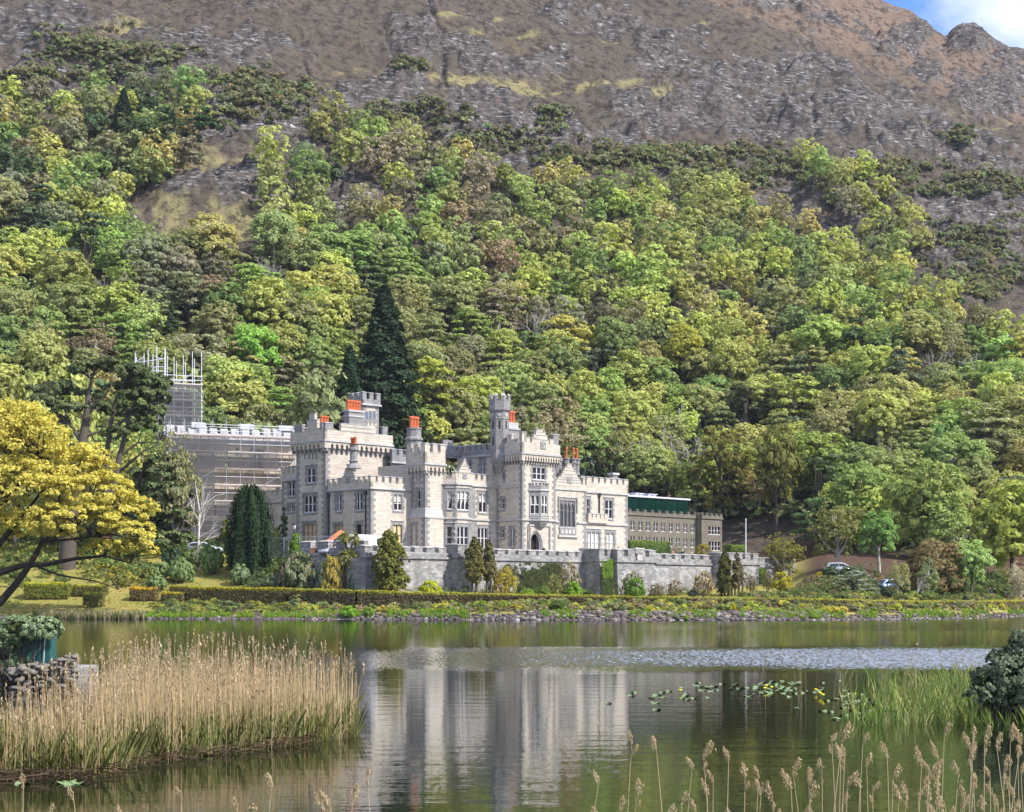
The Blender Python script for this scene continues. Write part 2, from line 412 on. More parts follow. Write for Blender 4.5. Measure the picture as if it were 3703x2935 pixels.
def mat_mountain():
    m, t = new_mat('mountain_cover'); t = NT(t)
    at_ = t.n('Attribute', attribute_name='cover')
    sep = t.n('SeparateColor'); t.l(at_.outputs['Color'], sep.inputs[0])
    rock, grass, scrub, sunlit_ochre = sep.outputs[0], sep.outputs[1], sep.outputs[2], at_.outputs['Alpha']
    co = t.n('TexCoord').outputs['Object']
    n1, n2, n3 = t.noise(co, 0.16, 6, .6), t.noise(co, 0.7, 6, .65), t.noise(co, 2.2, 4, .7)
    n4 = t.noise(co, 6.0, 2, .6)
    heather = t.mix(n2, (0.036, 0.028, 0.024), (0.128, 0.101, 0.083))
    heather = t.mix(t.ramp(n3, [(.48, (0, 0, 0)), (.72, (.8, .8, .8))]), heather, (0.165, 0.125, 0.080))
    heather = t.mix(t.ramp(n1, [(.45, (0, 0, 0)), (.7, (.6, .6, .6))]), heather, (0.075, 0.066, 0.036))
    sunlit_col = t.mix(n2, (0.090, 0.064, 0.048), (0.24, 0.170, 0.118))
    c = t.mix(sunlit_ochre, heather, sunlit_col)  # lighter slope beyond the cloud shadow is painted in, darker heather below it
    gcol = t.mix(n3, (0.10, 0.082, 0.040), (0.33, 0.285, 0.135))
    c = t.mix(grass, c, gcol)
    scol = t.mix(n3, (0.045, 0.055, 0.024), (0.17, 0.185, 0.085))
    c = t.mix(scrub, c, scol)
    # loose stones sprinkled over the heather
    vs = t.n('TexVoronoi', feature='F1', ins={'Scale': 0.85, 'Randomness': 1.0}); t.l(co, vs.inputs['Vector'])
    sp = t.ramp(t.math('ADD', vs.outputs['Distance'], t.math('MULTIPLY', n3, .35)), [(.26, (1, 1, 1)), (.31, (0, 0, 0))])
    sp = t.math('MULTIPLY', sp, t.ramp(n1, [(.40, (0, 0, 0)), (.62, (1, 1, 1))]))
    c = t.mix(sp, c, t.mix(n4, (.14, .13, .13), (.42, .40, .39)))
    mp = t.n('Mapping', ins={'Scale': (0.40, 0.55, 2.1), 'Rotation': (0.0, 0.32, 0.3)}); t.l(co, mp.inputs[0])
    st_ = t.noise(mp.outputs[0], 0.9, 7, .72)
    rcol = t.ramp(st_, [(.36, (0.010, 0.009, 0.009)), (.48, (0.060, 0.057, 0.056)), (.56, (0.165, 0.158, 0.155)), (.66, (0.52, 0.505, 0.49))])
    mp3 = t.n('Mapping', ins={'Scale': (0.16, 0.22, 0.55), 'Rotation': (0.1, 0.32, 0.3)}); t.l(co, mp3.inputs[0])
    wv = t.n('VectorMath', operation='ADD'); t.l(mp3.outputs[0], wv.inputs[0])
    nzc = t.n('TexNoise', ins={'Scale': 1.2, 'Detail': 3}); t.l(mp3.outputs[0], nzc.inputs['Vector']); t.l(nzc.outputs['Color'], wv.inputs[1])
    vc = t.n('TexVoronoi', feature='DISTANCE_TO_EDGE', ins={'Scale': 1.0}); t.l(wv.outputs[0], vc.inputs['Vector'])
    crack = t.ramp(vc.outputs['Distance'], [(.0, (1, 1, 1)), (.07, (0, 0, 0))])
    rcol = t.mix(t.math('MULTIPLY', crack, .85), rcol, (.016, .014, .014))
    rcol = t.mix(t.ramp(n1, [(.42, (0, 0, 0)), (.6, (.5, .5, .5))]), rcol, (0.15, 0.118, 0.108))
    moss = t.ramp(n2, [(.48, (0, 0, 0)), (.62, (.8, .8, .8))])
    rcol = t.mix(moss, rcol, heather)
    c = t.mix(rock, c, rcol)
    bh = t.mix(0.5, n2, n3)
    dk = t.noise(co, 0.42, 5, .7)
    c = t.mix(t.ramp(dk, [(.40, (.75, .75, .75)), (.52, (0, 0, 0))]), c, (0.022, 0.017, 0.015))
    t.bsdf(c, 0.95, 0.15, bump=bh, bdist=0.6, bstr=1.0)
    return m
def mat_lakeside():
    m, t = new_mat('lakeside_grass'); t = NT(t)
    co = t.n('TexCoord').outputs['Object']
    n1, n2, n3 = t.noise(co, 0.22, 4, .55), t.noise(co, 1.3, 5, .6), t.noise(co, 7.0, 3, .7)
    c = t.mix(t.ramp(n1, [(.38, (0, 0, 0)), (.6, (1, 1, 1))]), (0.17, 0.20, 0.035), (0.36, 0.27, 0.085))
    c = t.mix(t.ramp(n2, [(.45, (0, 0, 0)), (.7, (.7, .7, .7))]), c, (0.13, 0.17, 0.03))
    c = t.mix(n3, c, (0.3, 0.27, 0.08))
    sx = t.n('SeparateXYZ'); t.l(co, sx.inputs[0])
    hz = t.ramp(t.math('ADD', sx.outputs[2], t.math('MULTIPLY', n2, 0.25)), [(.40, (1, 1, 1)), (.62, (0, 0, 0))])
    c = t.mix(hz, c, t.mix(n3, (0.09, 0.075, 0.06), (0.3, 0.27, 0.24)))
    wood = t.n('Attribute', attribute_name='woodfloor')
    c = t.mix(wood.outputs['Fac'], c, t.mix(n2, (0.045, 0.03, 0.022), (0.14, 0.085, 0.055)))
    t.bsdf(c, 0.95, 0.1, bump=n3, bdist=0.12)
    return m

AS = np.linspace(-0.40, 0.40, 760)
Y_near = np.concatenate([np.linspace(118, 150, 20)[:-1], np.arange(150, 270, 0.5)])
Y_far = np.concatenate([np.linspace(269.5, 720, 560), np.linspace(722, 1150, 60)])
lake_land, z_near = sheet('lakeside_ground', Y_near, AS, mat_lakeside())
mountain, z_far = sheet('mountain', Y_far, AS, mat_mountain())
# floor of the wood: bare brown earth under the trees on the slope behind
A_, Y_ = np.meshgrid(AS, Y_near)
px_ = CX + F * A_
yb_ = np.interp(px_, _T, HB_S)
wf = sstep(-9, 2, Y_ - yb_ + 5 * (fbm(A_ * 300, Y_ / 6, 3, 5) - .5)) * sstep(700, 1100, px_) + sstep(-2, 6, Y_ - yb_) * sstep(1100, 700, px_)
wf = np.maximum(wf, sstep(27, 36, Y_ - shore_y(px_) + 6 * (fbm(A_ * 250, Y_ / 5, 3, 6) - .5)) * sstep(2860, 2960, px_))
at_ = lake_land.data.attributes.new('woodfloor', 'FLOAT', 'POINT')
at_.data.foreach_set('value', np.clip(wf, 0, 1).astype(np.float32).ravel())

# lookup: which point of the land a photo pixel shows
YS_ALL = np.concatenate([Y_near[:-1], Y_far[1:560]])
Z_ALL = np.concatenate([z_near[:-1], z_far[1:560]], 0)
E_ALL = np.maximum.accumulate((Z_ALL - CZ) / YS_ALL[:, None], 0)
def land_at(px, py):
    j = int(np.clip(round(((px - CX) / F - AS[0]) / (AS[1] - AS[0])), 0, len(AS) - 1))
    i = int(np.searchsorted(E_ALL[:, j], (YH - py) / F)); i = min(i, len(YS_ALL) - 1)
    Y = YS_ALL[i]
    return np.array([(px - CX) / F * Y, Y, Z_ALL[i, j]])

# ------------------------------------------------------------------ water
def mat_water():
    m, t = new_mat('lake_water'); t = NT(t)
    co = t.n('TexCoord').outputs['Object']
    sx = t.n('SeparateXYZ'); t.l(co, sx.inputs[0])
    wob = t.n('Mapping', ins={'Scale': (0.05, 0.10, 1)}); t.l(co, wob.inputs[0])
    wn = t.noise(wob.outputs[0], 1.0, 5, .65)
    yy = t.math('ADD', sx.outputs[1], t.math('MULTIPLY', t.math('SUBTRACT', wn, .5), 16))
    band = lambda a, b, c, d: t.math('MULTIPLY', t.n('MapRange', interpolation_type='SMOOTHSTEP', ins={'From Min': a, 'From Max': b}).outputs[0], 1.0)
    def rng_(v, a, b):
        x = t.n('MapRange', interpolation_type='SMOOTHSTEP', ins={'From Min': a, 'From Max': b}); t.l(v, x.inputs[0]); return x.outputs[0]
    b1 = t.math('MULTIPLY', rng_(yy, 48, 56), rng_(yy, 76, 66))          # the wind band
    b1 = t.math('MULTIPLY', b1, rng_(sx.outputs[0], -9, 14))
    b2 = t.math('MULTIPLY', rng_(yy, 104, 122), rng_(sx.outputs[0], -6, 30))
    b3 = t.math('MULTIPLY', rng_(yy, 29, 24), rng_(sx.outputs[0], -5, 1))
    mp = t.n('Mapping', ins={'Scale': (1.0, 1.6, 1)}); t.l(co, mp.inputs[0])
    fine = t.noise(mp.outputs[0], 5.5, 3, .5)
    mp2 = t.n('Mapping', ins={'Scale': (0.35, 1.0, 1)}); t.l(co, mp2.inputs[0])
    swell = t.noise(mp2.outputs[0], 1.4, 2, .5)
    calm = t.math('ADD', t.math('MULTIPLY', swell, 0.0065), t.math('MULTIPLY', fine, 0.0016))
    amp = t.math('ADD', t.math('MULTIPLY', b1, 2.6), t.math('ADD', t.math('MULTIPLY', b2, 0.22), t.math('MULTIPLY', b3, 0.03)))
    h = calm
    mp3 = t.n('Mapping', ins={'Scale': (8.5, 1.3, 1)}); t.l(co, mp3.inputs[0])
    fac = t.n('TexNoise', ins={'Scale': 1.0, 'Detail': 2.5, 'Roughness': .6}); t.l(mp3.outputs[0], fac.inputs['Vector'])
    off = t.n('VectorMath', operation='SUBTRACT'); off.inputs[1].default_value = (.5, .5, .5); t.l(fac.outputs['Color'], off.inputs[0])
    scl = t.n('VectorMath', operation='SCALE'); t.l(off.outputs[0], scl.inputs[0]); t.l(amp, scl.inputs['Scale'])
    flat = t.n('VectorMath', operation='MULTIPLY'); flat.inputs[1].default_value = (.8, 0, 0); t.l(scl.outputs[0], flat.inputs[0])
    ab = t.n('VectorMath', operation='ABSOLUTE'); t.l(scl.outputs[0], ab.inputs[0])
    fr = t.n('VectorMath', operation='MULTIPLY'); fr.inputs[1].default_value = (0, -1.5, 0); t.l(ab.outputs[0], fr.inputs[0])      # at this grazing angle only the wave faces turned to the eye are seen
    fl2 = t.n('VectorMath', operation='ADD'); t.l(flat.outputs[0], fl2.inputs[0]); t.l(fr.outputs[0], fl2.inputs[1]); flat = fl2
    bn = t.n('Bump', ins={'Distance': 1.0, 'Strength': 1.0}); t.l(h, bn.inputs['Height'])
    b = t.n('BsdfGlossy'); dfw = t.n('BsdfDiffuse', ins={'Color': (0.014, 0.020, 0.008, 1)})
    frs = t.n('Fresnel', ins={'IOR': 1.333}); wmix = t.n('MixShader'); t.l(t.math('POWER', frs.outputs[0], 0.62), wmix.inputs[0]); t.l(dfw.outputs[0], wmix.inputs[1]); t.l(b.outputs[0], wmix.inputs[2])
    rg = t.math('ADD', 0.02, t.math('MULTIPLY', b1, 0.05)); t.l(rg, b.inputs['Roughness'])
    sm = t.n('VectorMath', operation='ADD'); t.l(bn.outputs[0], sm.inputs[0]); t.l(flat.outputs[0], sm.inputs[1])
    nn = t.n('VectorMath', operation='NORMALIZE'); t.l(sm.outputs[0], nn.inputs[0]); t.l(nn.outputs[0], b.inputs['Normal'])
    t.out(wmix.outputs[0])
    return m
tag(mesh_obj('lake', [(-140, -30, 0), (140, -30, 0), (170, 235, 0), (-170, 235, 0)], [[0, 1, 2, 3]], mat_water()), kind='structure')
# bed and the near bank under the camera
xs = np.linspace(-60, 60, 60); ys = np.linspace(-25, 118, 80)
XX, YY = np.meshgrid(xs, ys)
zb = np.interp(YY, [-25, 2, 8, 12, 20, 60, 118], [1.1, 0.6, .25, -.15, -.9, -3, -4]) + 0.25 * (fbm(XX / 3, YY / 3, 3, 91) - .5)
i = np.arange(79 * 60).reshape(79, 60)[:, :-1].ravel()
tag(mesh_obj('lake_bed', np.stack([XX, YY, zb], -1).reshape(-1, 3), np.stack([i, i + 1, i + 61, i + 60], 1), paint('peaty_bed', (0.06, 0.055, 0.03), .9), smooth=True), kind='structure')
# ------------------------------------------------------------------ stone, glass and metal
def mat_granite(name, lo, hi, mortar, bw=0.62, bh=0.31, stain=0.25):
    m, t = new_mat(name); t = NT(t)
    uv = t.n('TexCoord').outputs['UV']
    ob = t.n('TexCoord').outputs['Object']
    b = t.n('TexBrick', ins={'Scale': 1.0, 'Mortar Size': 0.014, 'Brick Width': bw, 'Row Height': bh, 'Bias': 0.0, 'Color1': (*lo, 1), 'Color2': (*hi, 1), 'Mortar': (*mortar, 1)})
    t.l(uv, b.inputs['Vector'])
    n1 = t.noise(ob, 0.5, 5, .6); n2 = t.noise(ob, 6.0, 3, .6)
    c = t.mix(t.ramp(n1, [(.42, (stain,) * 3), (.62, (0, 0, 0))]), b.outputs['Color'], tuple(v * .72 for v in lo))
    c = t.mix(0.25, c, t.mix(n2, tuple(v * .8 for v in lo), hi))
    mp = t.n('Mapping', ins={'Scale': (1.3, 1.3, 0.16)}); t.l(ob, mp.inputs[0])
    n3 = t.noise(mp.outputs[0], 1.6, 4, .6)
    c = t.mix(t.ramp(n3, [(.55, (0, 0, 0)), (.75, (stain,) * 3)]), c, (0.13, 0.11, 0.085))
    t.bsdf(c, 0.9, 0.15, bump=b.outputs['Fac'], bdist=-0.02)
    return m
M_granite = mat_granite('granite', (0.45, 0.385, 0.315), (0.62, 0.55, 0.46), (0.58, 0.53, 0.47))
M_lime = mat_granite('limestone', (0.195, 0.185, 0.182), (0.31, 0.295, 0.29), (0.46, 0.445, 0.43), .5, .34, .2)
M_cap = mat_granite('limestone_cap', (0.38, 0.365, 0.355), (0.54, 0.52, 0.505), (0.52, .51, .5), .9, .5, .3)
M_wallstone = mat_granite('terrace_stone', (0.165, 0.155, 0.15), (0.50, 0.485, 0.475), (0.32, 0.31, 0.305), .55, .24, .6)
M_annex = mat_granite('annex_stone', (0.155, 0.135, 0.11), (0.235, 0.21, 0.175), (0.19, 0.175, 0.15), .5, .2, .4)
M_white = paint('white_paint', (0.66, 0.66, 0.65), .5, var=.04)
M_board = paint('plywood', (0.62, 0.44, 0.20), .8, var=.12)
M_iron = paint('black_iron', (0.03, 0.03, 0.034), .5, .4)
M_pot = paint('terracotta', (0.46, 0.115, 0.045), .85, var=.35)
M_curtain = paint('curtain', (0.42, 0.41, 0.37), .9, var=.06)
M_blue = paint('blue_slate_roof', (0.075, 0.115, 0.20), .55, .4, var=.2)
M_dark = paint('dark_interior', (0.018, 0.012, 0.012), .9)
M_oak = paint('oak_door', (0.36, 0.12, 0.035), .6)
M_lead = paint('leaded_glass', (0.06, 0.065, 0.07), .35, .5)
def mat_glass():
    m, t = new_mat('window_glass'); t = NT(t)
    co = t.n('TexCoord').outputs['Object']
    c = t.mix(t.noise(co, 0.9, 2), (0.008, 0.006, 0.008), (0.035, 0.022, 0.024))
    t.bsdf(c, 0.08, 0.35)
    return m
M_glass = mat_glass()
S4 = 4.2725
def za(x, y): return 1040 + x / S4, 1600 + y / S4
def zb(x, y): return 1480 + x / S4, 1600 + y / S4
def zd(x, y): return 1860 + x / 4.6186, 1650 + y / 4.6186
def z1(x, y): return 960 + x / 2.4414, 1350 + y / 2.4414
def z2(x, y): return 1460 + x / 2.4414, 1350 + y / 2.4414
def z3(x, y): return 1960 + x / 2.4414, 1500 + y / 2.4414
def rect(P, zf, x0, y0, x1, y1):
    """A photo rectangle on a wall plane -> (k0, k1, z0, z1); heights are read at its middle."""
    a, b = zf(x0, y0), zf(x1, y1)
    k0, k1 = sorted((P.k(a[0]), P.k(b[0]))); pm = (a[0] + b[0]) / 2
    return [k0, k1, P.at(pm, b[1])[1], P.at(pm, a[1])[1]]

def panel(mb, P, k0, k1, zl, zh, holes=(), m=0, rev=0.24, mrev=1):
    """A wall face with rectangular openings and their reveals."""
    hs = [(max(a, k0), min(b, k1), max(c, zl), min(d, zh)) for a, b, c, d in holes]
    ks = sorted({k0, k1, *[h[0] for h in hs], *[h[1] for h in hs]}); zs = sorted({zl, zh, *[h[2] for h in hs], *[h[3] for h in hs]})
    flip = np.cross(np.append(P.d, 0), (0, 0, 1))[:2] @ P.n < 0
    for a, b in zip(ks, ks[1:]):
        for c, d in zip(zs, zs[1:]):
            if any(h[0] - 1e-6 <= a and b <= h[1] + 1e-6 and h[2] - 1e-6 <= c and d <= h[3] + 1e-6 for h in hs): continue
            q = [(a, c), (b, c), (b, d), (a, d)]
            if flip: q.reverse()
            mb.quad([P.pt(*x) for x in q], m, q)
    for a, b, c, d in hs:
        for e in (((a, c), (a, d)), ((b, d), (b, c)), ((a, d), (b, d)), ((b, c), (a, c))):
            (u0, v0), (u1, v1) = e
            mb.quad([P.pt(u0, v0), P.pt(u1, v1), P.pt(u1, v1, -rev), P.pt(u0, v0, -rev)], mrev, [(0, v0), (0, v1), (rev, v1), (rev, v0)])

def quoins(mb, P, k, sgn, z0, z1, m=1, long=.72, short=.40, h=.36, proud=.022):
    z, i = z0, 0
    while z < z1 - .05:
        w = (long if i % 2 else short) * (0.92 + 0.16 * rng.random())
        a, b = sorted((k, k + sgn * w))
        mb.box(P, a, b, z + .006, min(z + h, z1) - .006, -.05, proud, m)
        z += h; i += 1

def parapet(mb, P, k0, k1, z, over=.0, hb=.55, mh=.65, mw=.7, gap=.55, th=.34, m=0, mc=2, string=True, ends=True):
    """String course, low wall and merlons with sloped caps; the first and last merlon sit at the ends."""
    if string: mb.box(P, k0 - over - .1, k1 + over + .1, z - .2, z + .02, -.1, over + .14, mc)
    o0, o1 = over - th, over
    a, b = k0 - over, k1 + over
    mb.box(P, a, b, z + .02, z + hb, o0, o1, m, mc)
    n = max(1, round((b - a - mw) / (mw + gap)))
    p = (b - a - mw) / n
    for i in range(n + 1):
        if not ends and i in (0, n): continue
        c = a + p * i
        mb.box(P, c, c + mw, z + hb, z + hb + mh, o0 + .004, o1 - .004, m)
        mb.box(P, c - .05, c + mw + .05, z + hb + mh, z + hb + mh + .16, o0 - .05, o1 + .06, mc, slope=.10)
        if i < n: mb.box(P, c + mw + .01, c + p - .01, z + hb, z + hb + .07, o0 - .02, o1 + .06, mc)

def corbels(mb, P, k0, k1, z, over=.45, h=1.1, sp=.75, m=0, m2=1):
    """Row of little arches carrying an overhanging parapet."""
    n = max(2, round((k1 - k0 + over) / sp)); p = (k1 - k0 + over * 2) / n
    mb.box(P, k0 - over, k1 + over, z - .42, z - .2, -.05, over - .01, m)
    for i in range(n + 1):
        c = k0 - over + p * i
        w = p * .24
        a, b = max(k0 - over, c - w), min(k1 + over, c + w)
        mb.box(P, a, b, z - .42 - h * .45, z - .42, -.05, over - .015, m)
        mb.box(P, a + .02, b - .02, z - .42 - h * .75, z - .42 - h * .45, -.05, over * .6, m2)
        for sg in (-1, 1):                                        # haunches round the arch heads
            e = c + sg * w; f = e + sg * p * .13
            if k0 - over < f < k1 + over: mb.box(P, min(e, f), max(e, f), z - .42 - .14, z - .42, -.05, over - .02, m)

def stepped(mb, P, steps, z0, th=.34, o1=0.0, m=0, mc=2):
    """Crow-stepped gable: steps = [(k0, k1, top z), ...] from wide and low to narrow and high."""
    base = z0
    for a, b, zt in steps:
        mb.box(P, a, b, base, zt, o1 - th, o1, m)
        for s0, s1 in ((a, b),):
            mb.box(P, s0 - .05, s1 + .05, zt, zt + .13, o1 - th - .04, o1 + .05, mc, slope=.06)
        base = zt + .02

def window(par, P, r, lights=2, transom=.5, kind='glass', label=None, curtain=None, sur=.26, arch=False, hood=True):
    """A window part: pane, with its frame and stone surround as sub-parts."""
    k0, k1, zl, zh = r
    mb = MB(); mb.quad([P.pt(k0, zl, -.2), P.pt(k1, zl, -.2), P.pt(k1, zh, -.2), P.pt(k0, zh, -.2)], 0)
    w = mb.build('window', {'glass': M_glass, 'board': M_board, 'lead': M_lead, 'dark': M_dark}[kind], par)
    if label: w['label'] = label
    if curtain:
        cb = MB()
        lw = (k1 - k0) / lights
        for i in range(lights):
            a, b = k0 + lw * i + .05, k0 + lw * (i + 1) - .05
            if curtain == 'drape':
                zm = zl + (zh - zl) * .08
                cb.quad([P.pt(a, zh, -.185), P.pt(b, zh, -.185), P.pt(a + (b - a) * .78, zl + (zh - zl) * .55, -.185), P.pt(a + (b - a) * .30, zl + (zh - zl) * .3, -.185), P.pt(a + (b - a) * .1, zm, -.185), P.pt(a, zm, -.185)], 0)
            elif curtain == 'blind':
                cb.quad([P.pt(a, zh - (zh - zl) * .46, -.185), P.pt(b, zh - (zh - zl) * .46, -.185), P.pt(b, zh, -.185), P.pt(a, zh, -.185)], 0)
            else:
                cb.quad([P.pt(a + .1 * (i == 0), zl, -.185), P.pt(b, zl, -.185), P.pt(b, zh, -.185), P.pt(a + .1 * (i == 0), zh, -.185)], 0)
        cb.build('curtain', M_curtain, w)
    fb = MB(); mat = M_white if kind in ('glass',) else M_lime
    if kind != 'dark':
        f_ = 1 if sur else .62; t = .042 * f_
        fb.box(P, k0, k0 + t, zl, zh, -.17, -.09); fb.box(P, k1 - t, k1, zl, zh, -.17, -.09)
        fb.box(P, k0 + t, k1 - t, zh - t, zh, -.17, -.09); fb.box(P, k0 + t, k1 - t, zl, zl + .09, -.17, -.07)
        lw = (k1 - k0) / lights
        for i in range(1, lights):
            c = k0 + lw * i; fb.box(P, c - .05 * f_, c + .05 * f_, zl + .09, zh - t, -.175, -.03)
        if transom:
            zt = zl + (zh - zl) * transom
            for i in range(lights):
                fb.box(P, k0 + lw * i + .066, k0 + lw * (i + 1) - .066, zt - .034 * f_, zt + .034 * f_, -.172, -.08)
        if arch:
            for i in range(lights):
                a, b = k0 + lw * i + .066, k0 + lw * (i + 1) - .066; c = (a + b) / 2; ht = (b - a) * .9; zt = zl + (zh - zl) * .80
                for s in (-1, 1):
                    e = a if s < 0 else b
                    fb.quad([P.pt(e, zt, -.10), P.pt(c, zt + ht, -.10), P.pt(e, zt + ht, -.10)][::s], 0)
                fb.box(P, c - .03, c + .03, zt + ht, zh - t, -.16, -.09)
                fb.box(P, a, b, zt + ht - .03, zt + ht + .03, -.16, -.085)
        fb.build('frame', mat, w)
    sb = MB()
    if sur:
        z, i = zl - .12, 0
        while z < zh + .1:
            q = min(z + .36, zh + .12); x = sur + (.20 if i % 2 else 0.0)
            sb.box(P, k0 - x, k0 - .001, z + .004, q - .004, -.05, .026); sb.box(P, k1 + .001, k1 + x, z + .004, q - .004, -.05, .026)
            z += .36; i += 1
        sb.box(P, k0 - sur - .05, k1 + sur + .05, zh + .12, zh + .40, -.05, .03)
        sb.box(P, k0, k1, zh, zh + .12, -.05, .026)
        if hood: sb.box(P, k0 - sur - .1, k1 + sur + .1, zh + .40, zh + .50, -.05, .12, 1)
        sb.box(P, k0 - sur, k1 + sur, zl - .30, zl - .12, -.05, .03)
        sb.box(P, k0 - .1, k1 + .1, zl - .12, zl, -.2, .10, 1)
        sb.build('surround', [M_lime, M_cap], w)
    return w

def block(s0, t0, su=None, dn=None):
    c = stp(s0, t0)
    return Plane(c, U, N), Plane(c, -N, -U)
def roof(mb, PR, su, dn, z, m=3):
    mb.quad([PR.pt(0, z), PR.pt(su, z), PR.pt(su, z, -dn), PR.pt(0, z, -dn)], m)
def backs(mb, PR, su, dn, zl, zh, m=0):
    mb.quad([PR.pt(su, zl), PR.pt(su, zl, -dn), PR.pt(su, zh, -dn), PR.pt(su, zh)], m)
    mb.quad([PR.pt(su, zl, -dn), PR.pt(0, zl, -dn), PR.pt(0, zh, -dn), PR.pt(su, zh, -dn)], m)
MW = [M_granite, M_lime, M_cap, M_blue]
def shield(mb, P, r):
    k0, k1, zl, zh = r; c = (k0 + k1) / 2
    mb.box(P, k0 - .12, k1 + .12, zl - .12, zh + .12, -.05, .05, 1)
    mb.box(P, k0, k1, zl, zh, .05, .06, 2)
    mb.quad([P.pt(k0 + .06, zh - .04, .12), P.pt(k0 + .06, (zl + zh) / 2, .12), P.pt(c, zl + .05, .12), P.pt(k1 - .06, (zl + zh) / 2, .12), P.pt(k1 - .06, zh - .04, .12)], 1)
def pots(par, P, ks, z, o, r=.15, h=.62):
    for k in ks:
        mb = MB(); x = P.pt(k, z, o)
        mb.lathe(x, [(r * .95, 0), (r * 1.05, h * .1), (r * .85, h * .2), (r * .9, h * .72), (r * 1.15, h * .78), (r * 1.15, h * .9), (r * .9, h), (r * .62, h), (r * .6, h * .8)], 10)
        mb.build('chimney_pot', M_pot, par)
def pipe(par, P, k, zl, zh, o=.12):
    mb = MB(); mb.tube(P.pt(k, zl, o), P.pt(k, zh, o), .09, 8); mb.box(P, k - .17, k + .17, zh - .1, zh + .35, .02, .3)
    z = zl + 1.5
    while z < zh - 1: mb.box(P, k - .13, k + .13, z, z + .1, .0, .2); z += 2.1
    mb.build('downpipe', M_iron, par)

castle = empty('castle', (A0[0], A0[1], FLOOR), 'pale granite castle with battlements, two tall towers and orange chimney pots above the terrace', 'castle')
Z0 = FLOOR - .3
# ---- the big corner tower
PR, PL = block(0, 0); SU, DN = PR.k(1400), PL.k(1072); ZT = PR.at(1177, 1590)[1]
tw = [(rect(PL, za, 300, 400, 425, 620), 2, 'glass'), (rect(PL, za, 255, 825, 440, 1080), 3, 'glass'), (rect(PL, za, 243, 1262, 430, 1530), 3, 'board')]
mb = MB(); panel(mb, PL, 0, DN, Z0, ZT, [w[0] for w in tw]); panel(mb, PR, 0, SU, Z0, ZT); backs(mb, PR, SU, DN, Z0, ZT); roof(mb, PR, SU, DN, ZT - .05)
for P, e in ((PR, 0), (PL, 0)): quoins(mb, P, e, 1, Z0, ZT - 1.3)
quoins(mb, PR, SU, -1, Z0, ZT - 1.3); quoins(mb, PL, DN, -1, Z0, ZT - 1.3)
for x in (270, 335, 390, 445):
    k, z = PL.at(*za(x, 160)); mb.box(PL, k - .12, k + .12, z - .75, z, -.02, .03, 1); mb.box(PL, k - .05, k + .05, z - .7, z - .05, .03, .035, 3)
corner_tower = mb.build('tower', MW, castle)
for r, l, k in tw: window(castle, PL, r, l, .5, k, 'window boarded up with plywood' if k == 'board' else None)
mb = MB()
for P, ln in ((PR, SU), (PL, DN)):
    mb.box(P, -.6, ln + .6, ZT - .2, ZT + .03, -.1, .62, 2)
    mb.box(P, -.5, ln + .5, ZT + .03, ZT + 1.15, .12, .5, 0)
zz = lambda P, zf, x, y: P.at(*zf(x, y))[1]; kk = lambda P, zf, x: P.k(zf(x, 0)[0])
o = .5; Pm = PR.shift(.5)
for x0, x1, y in ((510, 600, 435), (1010, 1078, 475)):
    a, b, z = kk(Pm, z1, x0 + 25), kk(Pm, z1, x1), zz(Pm, z1, (x0 + x1) / 2, y)
    mb.box(PR, a, b, ZT + 1.15, z, .1, .5, 1); mb.box(PR, a - .06, b + .06, z, z + .16, .05, .56, 2, slope=.08)
g = [(kk(Pm, z1, a), kk(Pm, z1, b), zz(Pm, z1, (a + b) / 2, y)) for a, b, y in ((655, 960, 520), (668, 930, 480), (668, 900, 452))]
stepped(mb, PR, g, ZT + 1.15, .38, .5)
Pm = PL.shift(.5)
for x0, x1, y in ((255, 322, 462), (508, 528, 437)):
    b, a, z = kk(Pm, z1, x0), kk(Pm, z1, x1), zz(Pm, z1, (x0 + x1) / 2, y)
    mb.box(PL, a, b, ZT + 1.15, z, .1, .5, 1); mb.box(PL, a - .06, b + .06, z, z + .16, .05, .56, 2, slope=.08)
g = [(kk(Pm, z1, b), kk(Pm, z1, a), zz(Pm, z1, (a + b) / 2, y)) for a, b, y in ((340, 478, 492), (366, 456, 445), (366, 456, 412), (387, 434, 388), (387, 434, 355))]
stepped(mb, PL, g, ZT + 1.15, .38, .5)
mb.build('battlement', MW, corner_tower)
mb = MB(); corbels(mb, PR, 0, SU, ZT, .5, 1.25, .74); corbels(mb, PL, 0, DN, ZT, .5, 1.25, .74); mb.build('corbel_table', MW, corner_tower)
# bell turret and the stack with five pots on top of it
PB = Plane(stp(0, -4.2), U, N); sB = PB.k(z1(860, 0)[0]); PRb, PLb = block(sB, -4.2); su, dn = PRb.k(z1(1000, 0)[0]), PLb.k(z1(752, 0)[0]); zt = zz(PRb, z1, 860, 265)
mb = MB(); panel(mb, PRb, 0, su, ZT - .1, zt); panel(mb, PLb, 0, dn, ZT - .1, zt); backs(mb, PRb, su, dn, ZT - .1, zt); roof(mb, PRb, su, dn, zt)
quoins(mb, PRb, 0, 1, ZT, zt - .3, long=.5, short=.3); quoins(mb, PRb, su, -1, ZT, zt - .3, long=.5, short=.3)
for x in (893, 926, 960):
    k = kk(PRb, z1, x); za_, zb_ = zz(PRb, z1, x, 400), zz(PRb, z1, x, 348)
    mb.box(PRb, k - .24, k + .24, za_ - .5, zb_ + .25, -.02, .06, 1); mb.box(PRb, k - .13, k + .13, za_, zb_, .06, .07, 3); mb.box(PRb, k - .09, k + .09, zb_, zb_ + .14, .06, .07, 3)
    mb.quad([PRb.pt(k - .2, za_ - .1, .07), PRb.pt(k, za_ - .95, .07), PRb.pt(k + .2, za_ - .1, .07)], 1)
